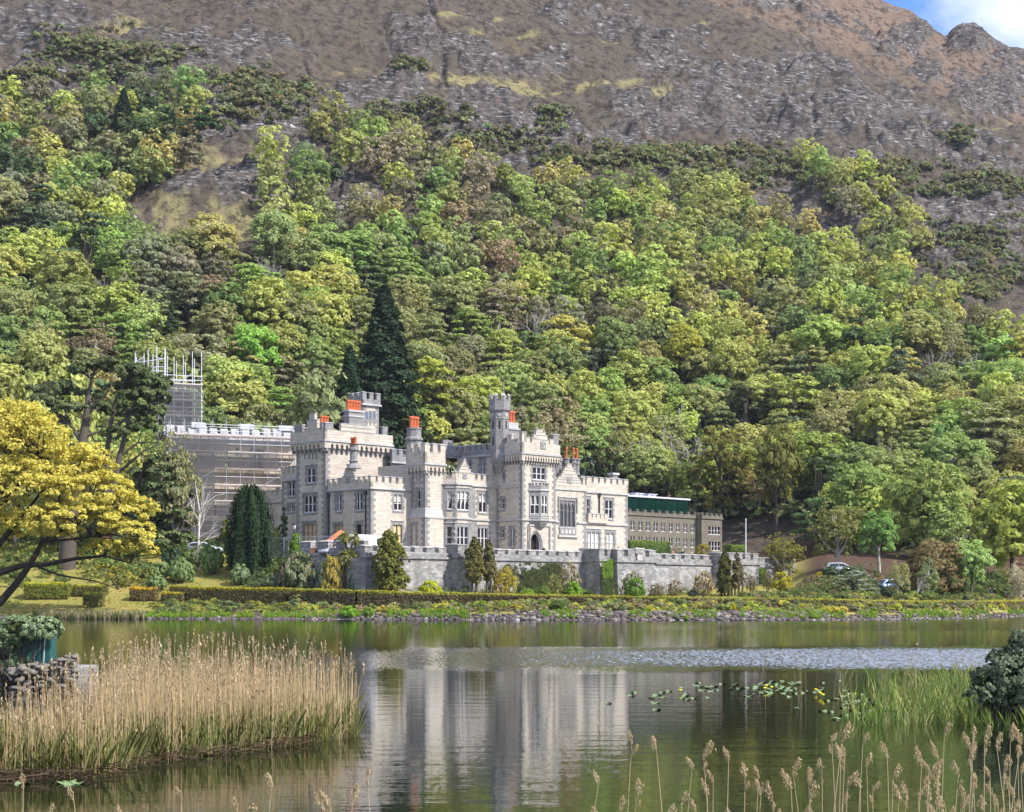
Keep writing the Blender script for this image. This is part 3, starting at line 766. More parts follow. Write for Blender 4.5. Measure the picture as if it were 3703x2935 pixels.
for P, ln in ((PRb, su), (PLb, dn)): parapet(mb, P, 0, ln, zt, .16, .5, .85, .62, .5, .3, 1)
mb.build('bell_turret', MW, castle)
PK = Plane(stp(0, -1.8), U, N); a, b = PK.k(z1(738, 0)[0]), PK.k(z1(862, 0)[0]); zt = zz(PK, z1, 800, 325)
mb = MB(); mb.box(PK, a, b, ZT, zt - .2, -1.0, 0, 1); mb.box(PK, a - .12, b + .12, zt - .2, zt, -1.12, .12, 2); zq = zz(PK, z1, 800, 378); mb.box(PK, a - .1, b + .1, zq - .1, zq + .1, -1.1, .1, 2)
ch = mb.build('chimney', MW, castle); pots(ch, PK, np.linspace(a + .25, b - .25, 5), zt, -.5, .24, 1.25)
PK = Plane(stp(0, -3.6), U, N); a, b = PK.k(z1(500, 0)[0]), PK.k(z1(578, 0)[0]); zt = zz(PK, z1, 540, 435)
mb = MB(); mb.box(PK, a, b, ZT, zt, -.9, 0, 1); ch = mb.build('chimney', MW, castle); pots(ch, PK, np.linspace(a + .25, b - .25, 3), zt, -.45, .24, .85)
# ---- low range to the left of the tower
PLr = Plane(A0 + U * .7, -N, -U); k0, k1 = PLr.k(1074), PLr.k(1019); ZR = PLr.at(*z1(205, 935))[1]
tw = [(rect(PLr, za, 14, 605, 105, 830), 2, 'glass'), (rect(PLr, za, 10, 975, 95, 1070), 2, 'glass')]
mb = MB(); panel(mb, PLr, k0, k1, Z0, ZR, [w[0] for w in tw]); mb.quad([PLr.pt(k1, Z0), PLr.pt(k1, Z0, -5), PLr.pt(k1, ZR, -5), PLr.pt(k1, ZR)], 0); mb.quad([PLr.pt(k0, ZR), PLr.pt(k1, ZR), PLr.pt(k1, ZR, -5), PLr.pt(k0, ZR, -5)], 3)
quoins(mb, PLr, k1, -1, Z0, ZR - .3)
parapet(mb, PLr, k0, k1, ZR, .1, .75, .75, .55, .5)
mb.build('side_range', MW, castle)
for r, l, k in tw: window(castle, PLr, r, l, .5, k)
# ---- gabled wing
PR2, PL2 = block(.4, 0); tG = -PL2.k(1341); PR2, PL2 = block(.4, tG); SU2 = PR2.k(1500); ZG = zz(PR2, z1, 930, 1003)
wl = [(rect(PL2, za, 750, 800, 830, 1060), 2, 'glass'), (rect(PL2, za, 1065, 780, 1155, 1045), 2, 'glass'), (rect(PL2, za, 730, 1275, 830, 1530), 2, 'board'), (rect(PL2, za, 1060, 1262, 1140, 1530), 2, 'dark')]
wr = [(rect(PR2, z1, 1135, 1070, 1205, 1210), 2, 'glass'), (rect(PR2, z1, 1130, 1335, 1205, 1500), 2, 'board')]
mb = MB(); panel(mb, PL2, 0, tG, Z0, ZG, [w[0] for w in wl]); panel(mb, PR2, 0, SU2, Z0, ZG, [w[0] for w in wr]); roof(mb, PR2, SU2, tG, ZG); backs(mb, PR2, SU2, tG, Z0, ZG)
quoins(mb, PL2, 0, 1, Z0, ZG - .2); quoins(mb, PR2, 0, 1, Z0, ZG - .2)
wing = mb.build('gabled_wing', MW, castle)
for r, l, k in wl: window(castle, PL2, r, l, .5, k, 'window boarded up with plywood' if k == 'board' else None)
for r, l, k in wr: window(castle, PR2, r, l, .45, k, 'window boarded up with plywood' if k == 'board' else None, curtain='blind' if k == 'glass' else None)
mb = MB(); parapet(mb, PR2, 0, SU2, ZG, .1, .62, .62, .62, .5); parapet(mb, PL2, 0, tG, ZG, .1, .62, .62, .5, .48)
Pm = PL2.shift(.1)
g = [(kk(Pm, za, b), kk(Pm, za, a), zz(Pm, za, (a + b) / 2, y)) for a, b, y in ((825, 1062, 590), (850, 1045, 520), (868, 1030, 480), (880, 1015, 440), (890, 1000, 405), (915, 975, 340))]
stepped(mb, PL2, g, ZG, .42, .13)
mb.build('battlement', MW, wing)
mb = MB(); shield(mb, PL2.shift(.14), rect(PL2, za, 925, 535, 968, 610)); mb.build('coat_of_arms', MW, wing)
kc = kk(PL2, za, 985); c = PL2.pt(kc, 0, -.35); za0, zb0 = zz(PL2, za, 985, 400), zz(PL2, za, 985, 25)
mb = MB(); h = zb0 - za0
mb.lathe((c[0], c[1], za0), [(.95, 0), (.75, h * .12), (.52, h * .2), (.46, h * .27), (.60, h * .29), (.60, h * .33), (.44, h * .36), (.44, h * .72), (.62, h * .76), (.62, h * .84), (.46, h * .86), (.5, h * .96), (.62, h)], 8, 1, .39)
ch = mb.build('chimney', MW, castle); pots(ch, PL2, (kc - .26, kc + .26), zb0, -.35, .2, .85)
pipe(castle, PL2, kk(PL2, za, 648), FLOOR, ZG - .75); pipe(castle, PL2, kk(PL2, za, 1215), FLOOR, ZG - .75)
# ---- watch turret
PT = Plane(stp(0, tG), U, N); sT = PT.k(1487); PLt = Plane(stp(sT, tG), N, -U); dT = PLt.k(1538); tT = tG + dT
PR3, PL3 = block(sT, tT); SU3, DN3 = 2.5, dT; ZW = zz(PR3, z2, 190, 790); ZS = zz(PR3, z2, 180, 1265)
wl = [(rect(PL3, z1, 1340, 1035, 1367, 1195), 1, 'glass'), (rect(PL3, z1, 1318, 1345, 1346, 1530), 1, 'glass')]
mb = MB(); panel(mb, PL3, 0, DN3 + 6, Z0, ZW, [w[0] for w in wl]); panel(mb, PR3, 0, SU3, Z0, ZW); backs(mb, PR3, SU3, DN3 + 6, Z0, ZW); roof(mb, PR3, SU3, DN3, ZW)
quoins(mb, PL3, 0, 1, Z0, ZW - 1.2); quoins(mb, PR3, 0, 1, Z0, ZW - 1.2); quoins(mb, PL3, DN3, -1, Z0, ZW - 1.2)
zt = ZS + 1.15                                                     # sloped offset above the string course
for P, ln in ((PL3, DN3), (PR3, SU3)):
    mb.quad([P.pt(-.35, ZS, .35), P.pt(ln + .1, ZS, .35), P.pt(ln, zt, .003), P.pt(0, zt, .003)], 2)
    mb.box(P, -.45, ln + .1, ZS - .16, ZS, -.05, .45, 2); mb.box(P, -.35, ln + .05, Z0, ZS - .16, -.05, .35, 0)
for P in (PL3, PR3): quoins(mb, P.shift(.35), -.35, 1, Z0, ZS - .2)
turret = mb.build('watch_turret', MW, castle)
for r, l, k in wl: window(castle, PL3.shift(.37) if r[3] < ZS else PL3, r, l, .5, k)
mb = MB(); shield(mb, PL3, rect(PL3, z1, 1335, 908, 1365, 965)); mb.build('coat_of_arms', MW, turret)
mb = MB()
for P, ln in ((PR3, SU3), (PL3, DN3)): parapet(mb, P, 0, ln, ZW, .35, 1.25, .95, .75, .55, .36)
mb.build('battlement', MW, turret)
mb = MB(); corbels(mb, PR3, 0, SU3, ZW, .35, 1.1, .55); corbels(mb, PL3, 0, DN3, ZW, .35, 1.1, .55); mb.build('corbel_table', MW, turret)
PK = Plane(stp(0, tT - 2.2), U, N); a, b = PK.k(z1(1292, 0)[0]), PK.k(z1(1392, 0)[0]); zt = zz(PK, z1, 1342, 478); zq = zz(PK, z1, 1342, 580)
mb = MB(); w = (b - a)
c = PK.pt((a + b) / 2, 0, -.6)
mb.lathe((c[0], c[1], ZW), [(.98, 0), (.98, zq - ZW - .12), (1.14, zq - ZW - .1), (1.14, zq - ZW + .1), (.9, zq - ZW + .3), (.9, zt - ZW - .2), (.98, zt - ZW - .18), (.98, zt - ZW)], 8, 1, .39)
ch = mb.build('chimney', MW, castle); pots(ch, PK, ((a + b) / 2 - .45, (a + b) / 2, (a + b) / 2 + .45), zt, -.6, .26, 1.35)
# ---- recessed hall with the blue roof
PH = Plane(stp(0, 1.2), U, N); a, b = SU - .2, sT + 6.5; zt = zz(PH, z1, 1150, 830)
mb = MB(); panel(mb, PH, a, b, Z0, zt); parapet(mb, PH, a, b, zt + .7, .12, .75, .7, .62, .62, m=1); mb.box(PH, a, b, zt, zt + .7, -.4, .0, 1); quoins(mb, PH, a + 1.4, 1, Z0, zt)
zr = zz(PH, z1, 1150, 652); zf = zz(PH, z1, 1150, 735)
for i in range(14):
    q0, q1 = a + (b - a) * i / 14, a + (b - a) * (i + 1) / 14
    mb.quad([PH.pt(q0 + .03, zf, -.6), PH.pt(q1 - .03, zf, -.6), PH.pt(q1 - .03, zr + 1.0, -5.2), PH.pt(q0 + .03, zr + 1.0, -5.2)], 3)
    mb.quad([PH.pt(q1 - .03, zf + .06, -.6), PH.pt(q1 + .03, zf + .06, -.6), PH.pt(q1 + .03, zr + 1.06, -5.2), PH.pt(q1 - .03, zr + 1.06, -5.2)], 3)
mb.build('hall_range', MW, castle)
# ---- central range and its canted bay
tC = tT - .6; PC = Plane(stp(0, tC), U, N); sb = PC.k(1601); Pcant = Plane(PC.pt(sb, 0)[:2], (1, 0), (0, -1)); cl = Pcant.k(1648); ds = cl * R2
PF = Plane(Pcant.pt(cl, 0)[:2], U, N); fl = PF.k(1706); sE = PC.k(1796); ZC = zz(PF, z2, 470, 965); s_end = sb + 2 * ds + fl
wc = [(rect(Pcant, zb, 590, 750, 665, 1025), 1), (rect(Pcant, zb, 578, 1295, 660, 1625), 1)]
wf = [(rect(PF, zb, 738, 755, 922, 1040), 3), (rect(PF, zb, 726, 1300, 908, 1625), 3)]
wm = [(rect(PC, zb, 1075, 795, 1195, 1080), 2), (rect(PC, zb, 1055, 1325, 1212, 1625), 3)]
zc2 = zz(PC, zb, 1150, 685)
mb = MB(); panel(mb, PC, sT + SU3, sb, Z0, ZC); panel(mb, Pcant, 0, cl, Z0, ZC, [w[0] for w in wc]); panel(mb, PF, 0, fl, Z0, ZC, [w[0] for w in wf])
e0 = PF.pt(fl, 0)[:2]; Pc2 = Plane(e0, (0, 1), (1, 0)); panel(mb, Pc2, 0, cl, Z0, ZC)
panel(mb, PC, s_end, sE + .3, Z0, ZC, [w[0] for w in wm])
mb.quad([PC.pt(sT + 1, ZC - .05), PC.pt(sb, ZC - .05), Pcant.pt(cl, ZC - .05), PF.pt(fl, ZC - .05), PC.pt(s_end, ZC - .05), PC.pt(sE, ZC - .05), PC.pt(sE, ZC - .05, -8), PC.pt(sT + 1, ZC - .05, -8)], 3)
quoins(mb, PC, sb, -1, Z0, ZC); quoins(mb, Pcant, 0, 1, Z0, ZC, long=.5, short=.35); quoins(mb, Pcant, cl, -1, Z0, ZC, long=.36, short=.22); quoins(mb, PF, 0, 1, Z0, ZC, long=.3, short=.2); quoins(mb, PF, fl, -1, Z0, ZC, long=.6, short=.4); quoins(mb, PC, s_end, 1, Z0, ZC, long=.8, short=.5)
for P, a, b in ((PC, sT + SU3, sb), (Pcant, 0, cl), (PF, 0, fl), (PC, s_end, sE)):
    mb.box(P, a - .02, b + .05, ZS - .13, ZS + .08, -.05, .16, 2); mb.box(P, a - .02, b + .05, ZS - .2, ZS - .13, -.05, .09, 1)
central = mb.build('central_range', MW, castle)
for i, (r, l) in enumerate(wc): window(castle, Pcant, r, l, .5 if i else .62, 'glass', curtain=None if i else 'drape', sur=.2)
for i, (r, l) in enumerate(wf): window(castle, PF, r, l, .5 if i else .62, 'glass', curtain=None if i else 'drape', sur=.2)
for i, (r, l) in enumerate(wm): window(castle, PC, r, l, .5 if i else .62, 'glass', curtain=None if i else 'blind')
mb = MB()
for P, a, b in ((PC, sT + SU3 - .1, sb), (Pcant, 0, cl), (PF, 0, fl), (PC, s_end, sE)): parapet(mb, P, a, b, ZC, .06, .62, .62, .5, .42)
Pm = PF.shift(.1)
g = [(kk(PF, zb, a), kk(PF, zb, b), zz(PF, zb, (a + b) / 2, y)) for a, b, y in ((752, 945, 470), (762, 940, 415), (785, 912, 365), (808, 885, 330), (828, 868, 290), (838, 860, 255))]
stepped(mb, PF, g, ZC + .02, .44, .10)
mb.build('battlement', MW, central)
mb = MB(); shield(mb, PF.shift(.11), rect(PF, zb, 828, 480, 868, 545)); mb.build('coat_of_arms', MW, central)
# ---- rear range whose side wall shows above the central range
PLb2 = Plane(stp(sE - .6, tC - .2), -N, -U); k1 = PLb2.k(z2(505, 0)[0]); zt = zz(PLb2, z2, 740, 716)
wb = [(rect(PLb2, zb, 1095, 270, 1160, 485), 2), (rect(PLb2, zb, 930, 315, 951, 365), 1)]
mb = MB(); panel(mb, PLb2, 0, k1, Z0, zt, [w[0] for w in wb]); mb.quad([PLb2.pt(0, zt), PLb2.pt(k1, zt), PLb2.pt(k1, zt, -7), PLb2.pt(0, zt, -7)], 3); mb.quad([PLb2.pt(k1, Z0), PLb2.pt(k1, Z0, -7), PLb2.pt(k1, zt, -7), PLb2.pt(k1, zt)], 0)
mb.quad([PLb2.pt(0, ZC - 1), PLb2.pt(0, ZC - 1, -7), PLb2.pt(0, zt, -7), PLb2.pt(0, zt)], 0)
parapet(mb, PLb2, 0, k1, zt, .1, .5, .75, .62, .45, m=1)
Pe = Plane(PLb2.pt(k1, 0)[:2], -U, -N); parapet(mb, Pe, 0, 5, zt, .05, .5, .7, .7, .5, m=1); mb.box(Pe, 1.6, 3.2, zt + .5, zt + 1.9, -.3, .06, 1)
mb.build('rear_range', MW, castle)
window(castle, PLb2, wb[0][0], 2, .5, 'glass'); window(castle, PLb2, wb[1][0], 1, 0, 'dark', sur=.15, hood=False)
# ---- entrance tower
PLe0 = Plane(PC.pt(sE, 0)[:2], N, -U); dE = PLe0.k(1888); PR5, PL5 = block(sE, tC + dE); SU5 = PR5.k(2009); ZE = zz(PR5, z2, 1045, 697)
wl = [(rect(PL5, zb, 1455, 455, 1472, 575), 1, 'dark'), (rect(PL5, zb, 1430, 875, 1467, 1025), 1, 'glass'), (rect(PL5, zb, 1420, 1340, 1460, 1470), 1, 'glass'), (rect(PL5, zb, 1556, 1330, 1622, 1610), 2, 'glass')]
wr = [(rect(PR5, zd, 305, 190, 515, 390), 3, 'glass')]
door = rect(PR5, zd, 262, 1290, 408, 1600); door[2] = FLOOR
mb = MB(); panel(mb, PL5, 0, dE + 7, Z0, ZE, [w[0] for w in wl]); panel(mb, PR5, 0, SU5, Z0, ZE, [w[0] for w in wr] + [door], rev=.5); backs(mb, PR5, SU5, dE + 7, Z0, ZE); roof(mb, PR5, SU5, dE + 7, ZE)
quoins(mb, PL5, 0, 1, Z0, ZE - 1.2, long=.5, short=.32); quoins(mb, PR5, 0, 1, Z0, ZE - 1.2, long=.6, short=.36); quoins(mb, PR5, SU5, -1, Z0, ZE - 1.2, long=.6, short=.36); quoins(mb, PL5, dE, -1, Z0, ZC, long=.5, short=.32)
k0 = kk(PR5, zd, 262); k1 = kk(PR5, zd, 565)
for P, a, b in ((PL5, -.1, dE), (PR5, 0, k0), (PR5, k1, SU5)):
    mb.box(P, a, b + .05, ZS - .13, ZS + .08, -.05, .16, 2); mb.box(P, a, b + .05, ZS - .2, ZS - .13, -.05, .09, 1)
mb.box(PL5, .3, dE, zc2 - .1, zc2 + .1, -.05, .12, 2)
etower = mb.build('tower', MW, castle)
for r, l, k in wl: window(castle, PL5, r, l, .5 if l > 1 else .62, k, sur=.2 if k != 'dark' else .14, hood=False)
for r, l, k in wr: window(castle, PR5, r, l, .5, k, sur=.22)
mb = MB()
for P, ln, f in ((PR5, SU5, 0), (PL5, dE + .2, 1)):
    mb.box(P, -.5, ln + .5, ZE - .2, ZE + .03, -.1, .52, 2); mb.box(P, -.4, ln + .4, ZE + .03, ZE + 1.25, .05, .4, 0)
Pm = PR5.shift(.4)
for x0, x1, y, yb in ((1052, 1085, 520, 600), (1322, 1368, 545, 600), (1085, 1115, 566, 600), (1130, 1165, 569, 600), (1290, 1322, 585, 620)):
    a, b, z = kk(Pm, z2, x0), kk(Pm, z2, x1), zz(Pm, z2, (x0 + x1) / 2, y)
    mb.box(PR5, a, b, ZE + 1.25, z, .06, .4, 1 if y < 560 else 0); mb.box(PR5, a - .05, b + .05, z, z + .16, .02, .46, 2, slope=.08)
g = [(kk(Pm, z2, a), kk(Pm, z2, b), zz(Pm, z2, (a + b) / 2, y)) for a, b, y in ((1135, 1280, 585), (1148, 1268, 545), (1168, 1252, 518), (1172, 1228, 495))]
stepped(mb, PR5, g, ZE + 1.25, .36, .41)
Pm = PL5.shift(.4)
for x0, x1, y in ((1030, 1046, 522), (915, 952, 543), (952, 985, 585)):
    b, a, z = kk(Pm, z2, x0), kk(Pm, z2, x1), zz(Pm, z2, (x0 + x1) / 2, y)
    mb.box(PL5, a, b, ZE + 1.25, z, .06, .4, 0); mb.box(PL5, a - .05, b + .05, z, z + .16, .02, .46, 2, slope=.08)
mb.build('battlement', MW, etower)
mb = MB(); shield(mb, PR5.shift(.42), rect(PR5, z2, 1190, 610, 1225, 660)); mb.build('coat_of_arms', MW, etower)
mb = MB(); corbels(mb, PR5, 0, SU5, ZE, .4, 1.25, .42); corbels(mb, PL5, 0, dE, ZE, .4, 1.25, .42); mb.build('corbel_table', MW, etower)
# doorway
mb = MB(); k0, k1, zl, zh = door; c = (k0 + k1) / 2; ka, kb = kk(PR5, zd, 228), kk(PR5, zd, 572); zt = zz(PR5, zd, 400, 1165); hw = (k1 - k0) / 2; zs = zh - hw * 1.25
NSEG = 8
def archpt(i, g):                                                  # pointed arch, grown by g
    u = i / NSEG; x = -1 + 2 * u; y = (1 - abs(x) ** 1.8) ** .75
    return c + x * (hw + g), zs + y * (hw * 1.25 + g)
for gi, (g0, g1, off) in enumerate(((.0, .16, .04), (.16, .30, .14), (.30, .46, .24))):
    for i in range(NSEG):
        p, q, p2, q2 = archpt(i, g0), archpt(i + 1, g0), archpt(i, g1), archpt(i + 1, g1)
        mb.quad([PR5.pt(*p, off), PR5.pt(*q, off), PR5.pt(*q2, off), PR5.pt(*p2, off)], 1 if gi != 1 else 2)
        mb.quad([PR5.pt(*p, off), PR5.pt(*q, off), PR5.pt(*q, off - .14), PR5.pt(*p, off - .14)], 1)
    for sg in (-1, 1):
        a, b = sorted((c + sg * (hw + g0), c + sg * (hw + g1))); mb.box(PR5, a, b, zl, zs, off - .14, off, 1 if gi != 1 else 2)
    for sg in (-1, 1): mb.tube(PR5.pt(c + sg * (hw + g0 + .02), zl, off + .06), PR5.pt(c + sg * (hw + g0 + .02), zs, off + .06), .055, 8, 2)
for i in range(NSEG):                                              # spandrel up to the square label
    p, q = archpt(i, .46), archpt(i + 1, .46)
    mb.quad([PR5.pt(*p, .22), PR5.pt(*q, .22), PR5.pt(q[0], zt, .22), PR5.pt(p[0], zt, .22)], 0)
mb.box(PR5, ka, kb, zt, zt + .2, -.05, .34, 2)
for a, b in ((ka, ka + .18), (kb - .18, kb)): mb.box(PR5, a, b, zl + 1.2, zt, -.05, .32, 1)
mb.box(PR5, ka, c - hw - .46, zl, zt, -.05, .2, 0); mb.box(PR5, c + hw + .46, kb, zl, zt, -.05, .2, 0)
dw = mb.build('doorway', MW, castle)
mb = MB(); mb.quad([PR5.pt(k0, zl, -.5), PR5.pt(k1, zl, -.5), PR5.pt(k1, zh, -.5), PR5.pt(k0, zh, -.5)], 0)
for i in range(NSEG):                                              # close the corners above the arch
    p, q = archpt(i, 0), archpt(i + 1, 0); mb.quad([PR5.pt(*p, -.02), PR5.pt(*q, -.02), PR5.pt(q[0], zh + .02, -.02), PR5.pt(p[0], zh + .02, -.02)], 1)
mb.build('hallway', [M_dark, M_lime], dw)
mb = MB(); mb.box(PR5, k0 + .02, k0 + (k1 - k0) * .36, zl, zs + .5, -.45, -.38); mb.box(PR5, k0 + .1, k0 + (k1 - k0) * .30, zl + .3, zs - .1, -.38, -.36)
mb.build('door', M_oak, dw)
# oriel
P1 = PR5.shift(1.0); kb_, kc_ = P1.k(zd(437, 0)[0]), P1.k(zd(568, 0)[0])
PO = Plane(PR5.pt(kb_, 0, 1.0)[:2], U, N); fo = kc_ - kb_
PQ = Plane(PR5.pt(kb_ - 1.0, 0)[:2], (U + N) * R2, (N - U) * R2); lo_ = math.sqrt(2)
PS = Plane(PR5.pt(kc_, 0, 1.0)[:2], (U - N) * R2, (U + N) * R2)
zw0, zw1 = zz(PO, zd, 500, 965), zz(PO, zd, 500, 655); zp0, zp1 = zz(PO, zd, 500, 1062), zz(PO, zd, 500, 560); ztop = zz(PO, zd, 500, 470)
mb = MB(); ws = []
for P, ln in ((PO, fo), (PQ, lo_), (PS, lo_)):
    h = [.16, ln - .16, zw0, zw1]; panel(mb, P, 0, ln, zp0, zp1, [h], m=1, rev=.16); ws.append((P, h))
    mb.box(P, -.05, ln + .05, zp0 - .1, zp0 + .1, -.05, .1, 2); mb.box(P, -.05, ln + .05, zp1 - .1, zp1 + .1, -.05, .14, 2); mb.box(P, 0, ln, zw0 - .22, zw0 - .1, -.02, .05, 2)
    for q in np.linspace(.25, ln - .25, 4): mb.box(P, q - .13, q + .13, zp0 + .2, zw0 - .3, -.02, .04, 2)
    parapet(mb, P, 0, ln, zp1 + .1, .04, .35, .32, .26, .22, .2, 1, string=False)
oo = PO.pt(fo / 2, 0, -.75)
ring = lambda f, z: [(oo[0] + (p[0] - oo[0]) * f, oo[1] + (p[1] - oo[1]) * f, z) for p in (PQ.pt(0, 0), PQ.pt(lo_, 0), PO.pt(fo, 0), PS.pt(lo_, 0))]
zk = zz(PO, zd, 430, 1210)
prev = ring(1.02, zp0 - .1)
for f, u in ((.86, .3), (.58, .6), (.22, .85), (.05, 1)):
    r_ = ring(f, zp0 - .1 + (zk - zp0) * u); mb.prism(prev, r_, 1, cap1=False); prev = r_
oriel = mb.build('oriel', MW, castle)
for P, h in ws:
    fb = MB(); fb.quad([P.pt(h[0], h[2], -.12), P.pt(h[1], h[2], -.12), P.pt(h[1], h[3], -.12), P.pt(h[0], h[3], -.12)], 0)
    cm = (h[0] + h[1]) / 2
    for a, b in ((h[0], h[0] + .06), (cm - .05, cm + .05), (h[1] - .06, h[1])): fb.box(P, a, b, h[2], h[3], -.11, -.04, 1)
    fb.box(P, h[0], h[1], (h[2] + h[3]) / 2 - .05, (h[2] + h[3]) / 2 + .05, -.108, -.05, 1); fb.box(P, h[0], h[1], h[2], h[2] + .08, -.108, -.05, 1); fb.box(P, h[0], h[1], h[3] - .06, h[3], -.108, -.05, 1)
    for a, b in ((h[0] + .06, cm - .05), (cm + .05, h[1] - .06)): fb.quad([P.pt(a, (h[2] + h[3]) / 2, -.115), P.pt((a + b) / 2, (h[2] + h[3]) / 2, -.115), P.pt((a + b) / 2 - .1, h[3], -.115), P.pt(a, h[3], -.115)], 2)
    fb.build('window', [M_glass, M_white, M_curtain], oriel)
# ---- round stair turret
pc = 1460 + 847 / 2.4414; tP = Plane(stp(sE - .1, tC), N, -U); kc = tP.k(pc); c = tP.pt(kc, 0)
zst = lambda y: CZ + (YH - (1350 + y / 2.4414)) / F * c[1]
r1 = 85 / 2.4414 / F * c[1] * 1.03; r2 = 99 / 2.4414 / F * c[1] * 1.04; rot = math.radians(22.5)
zq = lambda y: zst(y) - zst(880)
mb = MB(); base = (c[0], c[1], zst(880))
mb.lathe(base, [(.25, 0), (r1 * .55, zq(830)), (r1 * .98, zq(770)), (r1, zq(750)), (r1, zq(560)), (r1, zq(412)), (r1 * 1.05, zq(408)), (r1 * 1.05, zq(400)), (r1, zq(396)), (r1 * 1.0, zq(345)), (r2, zq(330)), (r2, zq(238)), (r2 * .98, zq(236))], 8, 1, rot)
for i in range(8):
    a0, a1 = rot + i * math.pi / 4, rot + (i + 1) * math.pi / 4
    p, q = np.array([math.cos(a0), math.sin(a0)]), np.array([math.cos(a1), math.sin(a1)])
    nrm = (p + q) / np.linalg.norm(p + q); dd = (q - p) / np.linalg.norm(q - p); sl_ = np.linalg.norm(q - p)
    Pp = Plane(np.array(c[:2]) + p * r2, dd, nrm); ln = sl_ * r2
    mb.box(Pp, 0, ln * .28, zst(238), zst(205), -.26, -.005, 1); mb.box(Pp, ln * .72, ln, zst(238), zst(205), -.262, -.006, 1)
    for f0, f1 in ((-.02, .30), (.70, 1.02)):
        x0, x1 = ln * f0, ln * f1; mb.quad([Pp.pt(x0, zst(205), .05), Pp.pt(x1, zst(205), .05), Pp.pt(x1, zst(185), -.24), Pp.pt(x0, zst(185), -.24)], 2); mb.quad([Pp.pt(x0, zst(205), -.27), Pp.pt(x1, zst(205), -.27), Pp.pt(x1, zst(185), -.24), Pp.pt(x0, zst(185), -.24)], 2)
    mb.box(Pp, ln * .3, ln * .7, zst(238), zst(236), -.26, .06, 2)
    Ps = Plane(np.array(c[:2]) + p * r1, dd, nrm); ln = sl_ * r1; m_ = ln / 2
    for (ya, yb_, w_) in ((495, 425, .1), (640, 568, .1)) if i % 2 == 0 else ((495, 425, .1),): mb.box(Ps, m_ - w_, m_ + w_, zst(ya), zst(yb_), -.02, .02, 3)
    mb.quad([Ps.pt(m_ - .26, zst(358), .06), Ps.pt(m_ - .26, zst(372), .06), Ps.pt(m_, zst(392), .06), Ps.pt(m_ + .26, zst(372), .06), Ps.pt(m_ + .26, zst(358), .06)], 2)
st_turret = mb.build('stair_turret', [M_granite, M_lime, M_cap, M_dark], castle)
x = c[:2]; mb = MB(); mb.tube((x[0] + .5, x[1], zst(240)), (x[0] + .5, x[1], zst(68)), .035, 6, r2=.015); mb.build('flag_mast', M_white, st_turret)
PK = Plane(stp(0, tC + dE - 4.2), U, N); a, b = PK.k(z2(915, 0)[0]), PK.k(z2(1022, 0)[0]); zt = zz(PK, z2, 970, 432)
mb = MB(); mb.box(PK, a, b, ZE, zt - .9, -1.1, 0, 1); mb.box(PK, a - .1, b + .1, zt - .9, zt - .5, -1.2, .12, 2, slope=.2); mb.box(PK, a, b - .15, zt - .9, zt, -1.1, -.05, 2)
ch = mb.build('chimney', MW, castle); pots(ch, PK, [PK.k(z2(q, 0)[0]) for q in (940, 965, 990)], zt, -.5, .26, 1.45)
# ---- chapel range with the tall traceried window
t6 = tC + dE - 1.2; PR6 = Plane(stp(0, t6), U, N); s6 = sE + SU5; e6 = PR6.k(2119); Z6 = zz(PR6, z3, 250, 652)
wc6 = rect(PR6, zd, 757, 742, 1010, 1180)
mb = MB(); panel(mb, PR6, s6 - 1, e6, Z0, Z6, [wc6], rev=.35)
mb.quad([PR6.pt(e6, Z0), PR6.pt(e6, Z0, -9), PR6.pt(e6, Z6, -9), PR6.pt(e6, Z6)], 0); mb.quad([PR6.pt(s6 - 1, Z6), PR6.pt(e6, Z6), PR6.pt(e6, Z6, -9), PR6.pt(s6 - 1, Z6, -9)], 3)
quoins(mb, PR6, e6, -1, Z0, Z6, long=.6, short=.38)
kq, kr = kk(PR6, zd, 735), kk(PR6, zd, 1050)
for a, b in ((s6 - .5, kq), (kr, e6)): mb.box(PR6, a, b, ZS - .13, ZS + .08, -.05, .16, 2); mb.box(PR6, a, b, ZS - .2, ZS - .13, -.05, .09, 1)
zp, zp2 = zz(PR6, zd, 880, 1320), zz(PR6, zd, 880, 1200)
mb.box(PR6, kq + .1, kr - .25, zp, zp2, -.05, .1, 1); mb.box(PR6, kq - .1, kr, zp - .22, zp, -.05, .26, 2)
for q in np.linspace(wc6[0] + .35, wc6[1] - .35, 4): mb.box(PR6, q - .22, q + .22, zp + .25, zp2 - .15, .1, .15, 2)
for a, b in ((kq - .1, kq + .12), (kr - .2, kr + .02)): mb.box(PR6, a, b, wc6[2] + 1.9, wc6[3] + .5, -.05, .14, 1)
chapel = mb.build('chapel_range', MW, castle)
window(castle, PR6, wc6, 4, .62, 'lead', 'tall traceried chapel window of four dark lights', sur=.26, arch=True)
mb = MB(); mb.box(PR6, s6 - .5, e6 + .1, Z6 - .2, Z6 + .02, -.1, .16, 2); mb.box(PR6, s6 - .5, e6, Z6 + .02, Z6 + .62, -.32, .02, 0)
for x0, x1, y in ((1120, 1180, 375), (1180, 1225, 372)):
    a, b, z = kk(PR6, zd, x0 + 25), kk(PR6, zd, x1), zz(PR6, zd, (x0 + x1) / 2, y); mb.box(PR6, a, b, Z6 + .62, z, -.32, .02, 0); mb.box(PR6, a - .04, b + .04, z, z + .12, -.36, .08, 2)
g = [(kk(PR6, zd, a), kk(PR6, zd, b), zz(PR6, zd, (a + b) / 2, y)) for a, b, y in ((690, 1115, 430), (700, 1105, 390), (735, 1085, 350), (785, 1050, 300), (812, 1022, 240), (835, 985, 190), (880, 955, 130))]
stepped(mb, PR6, g, Z6 + .3, .36, .05)
mb.build('battlement', MW, chapel)
mb = MB(); shield(mb, PR6.shift(.06), rect(PR6, zd, 885, 355, 950, 435)); mb.build('coat_of_arms', MW, chapel)
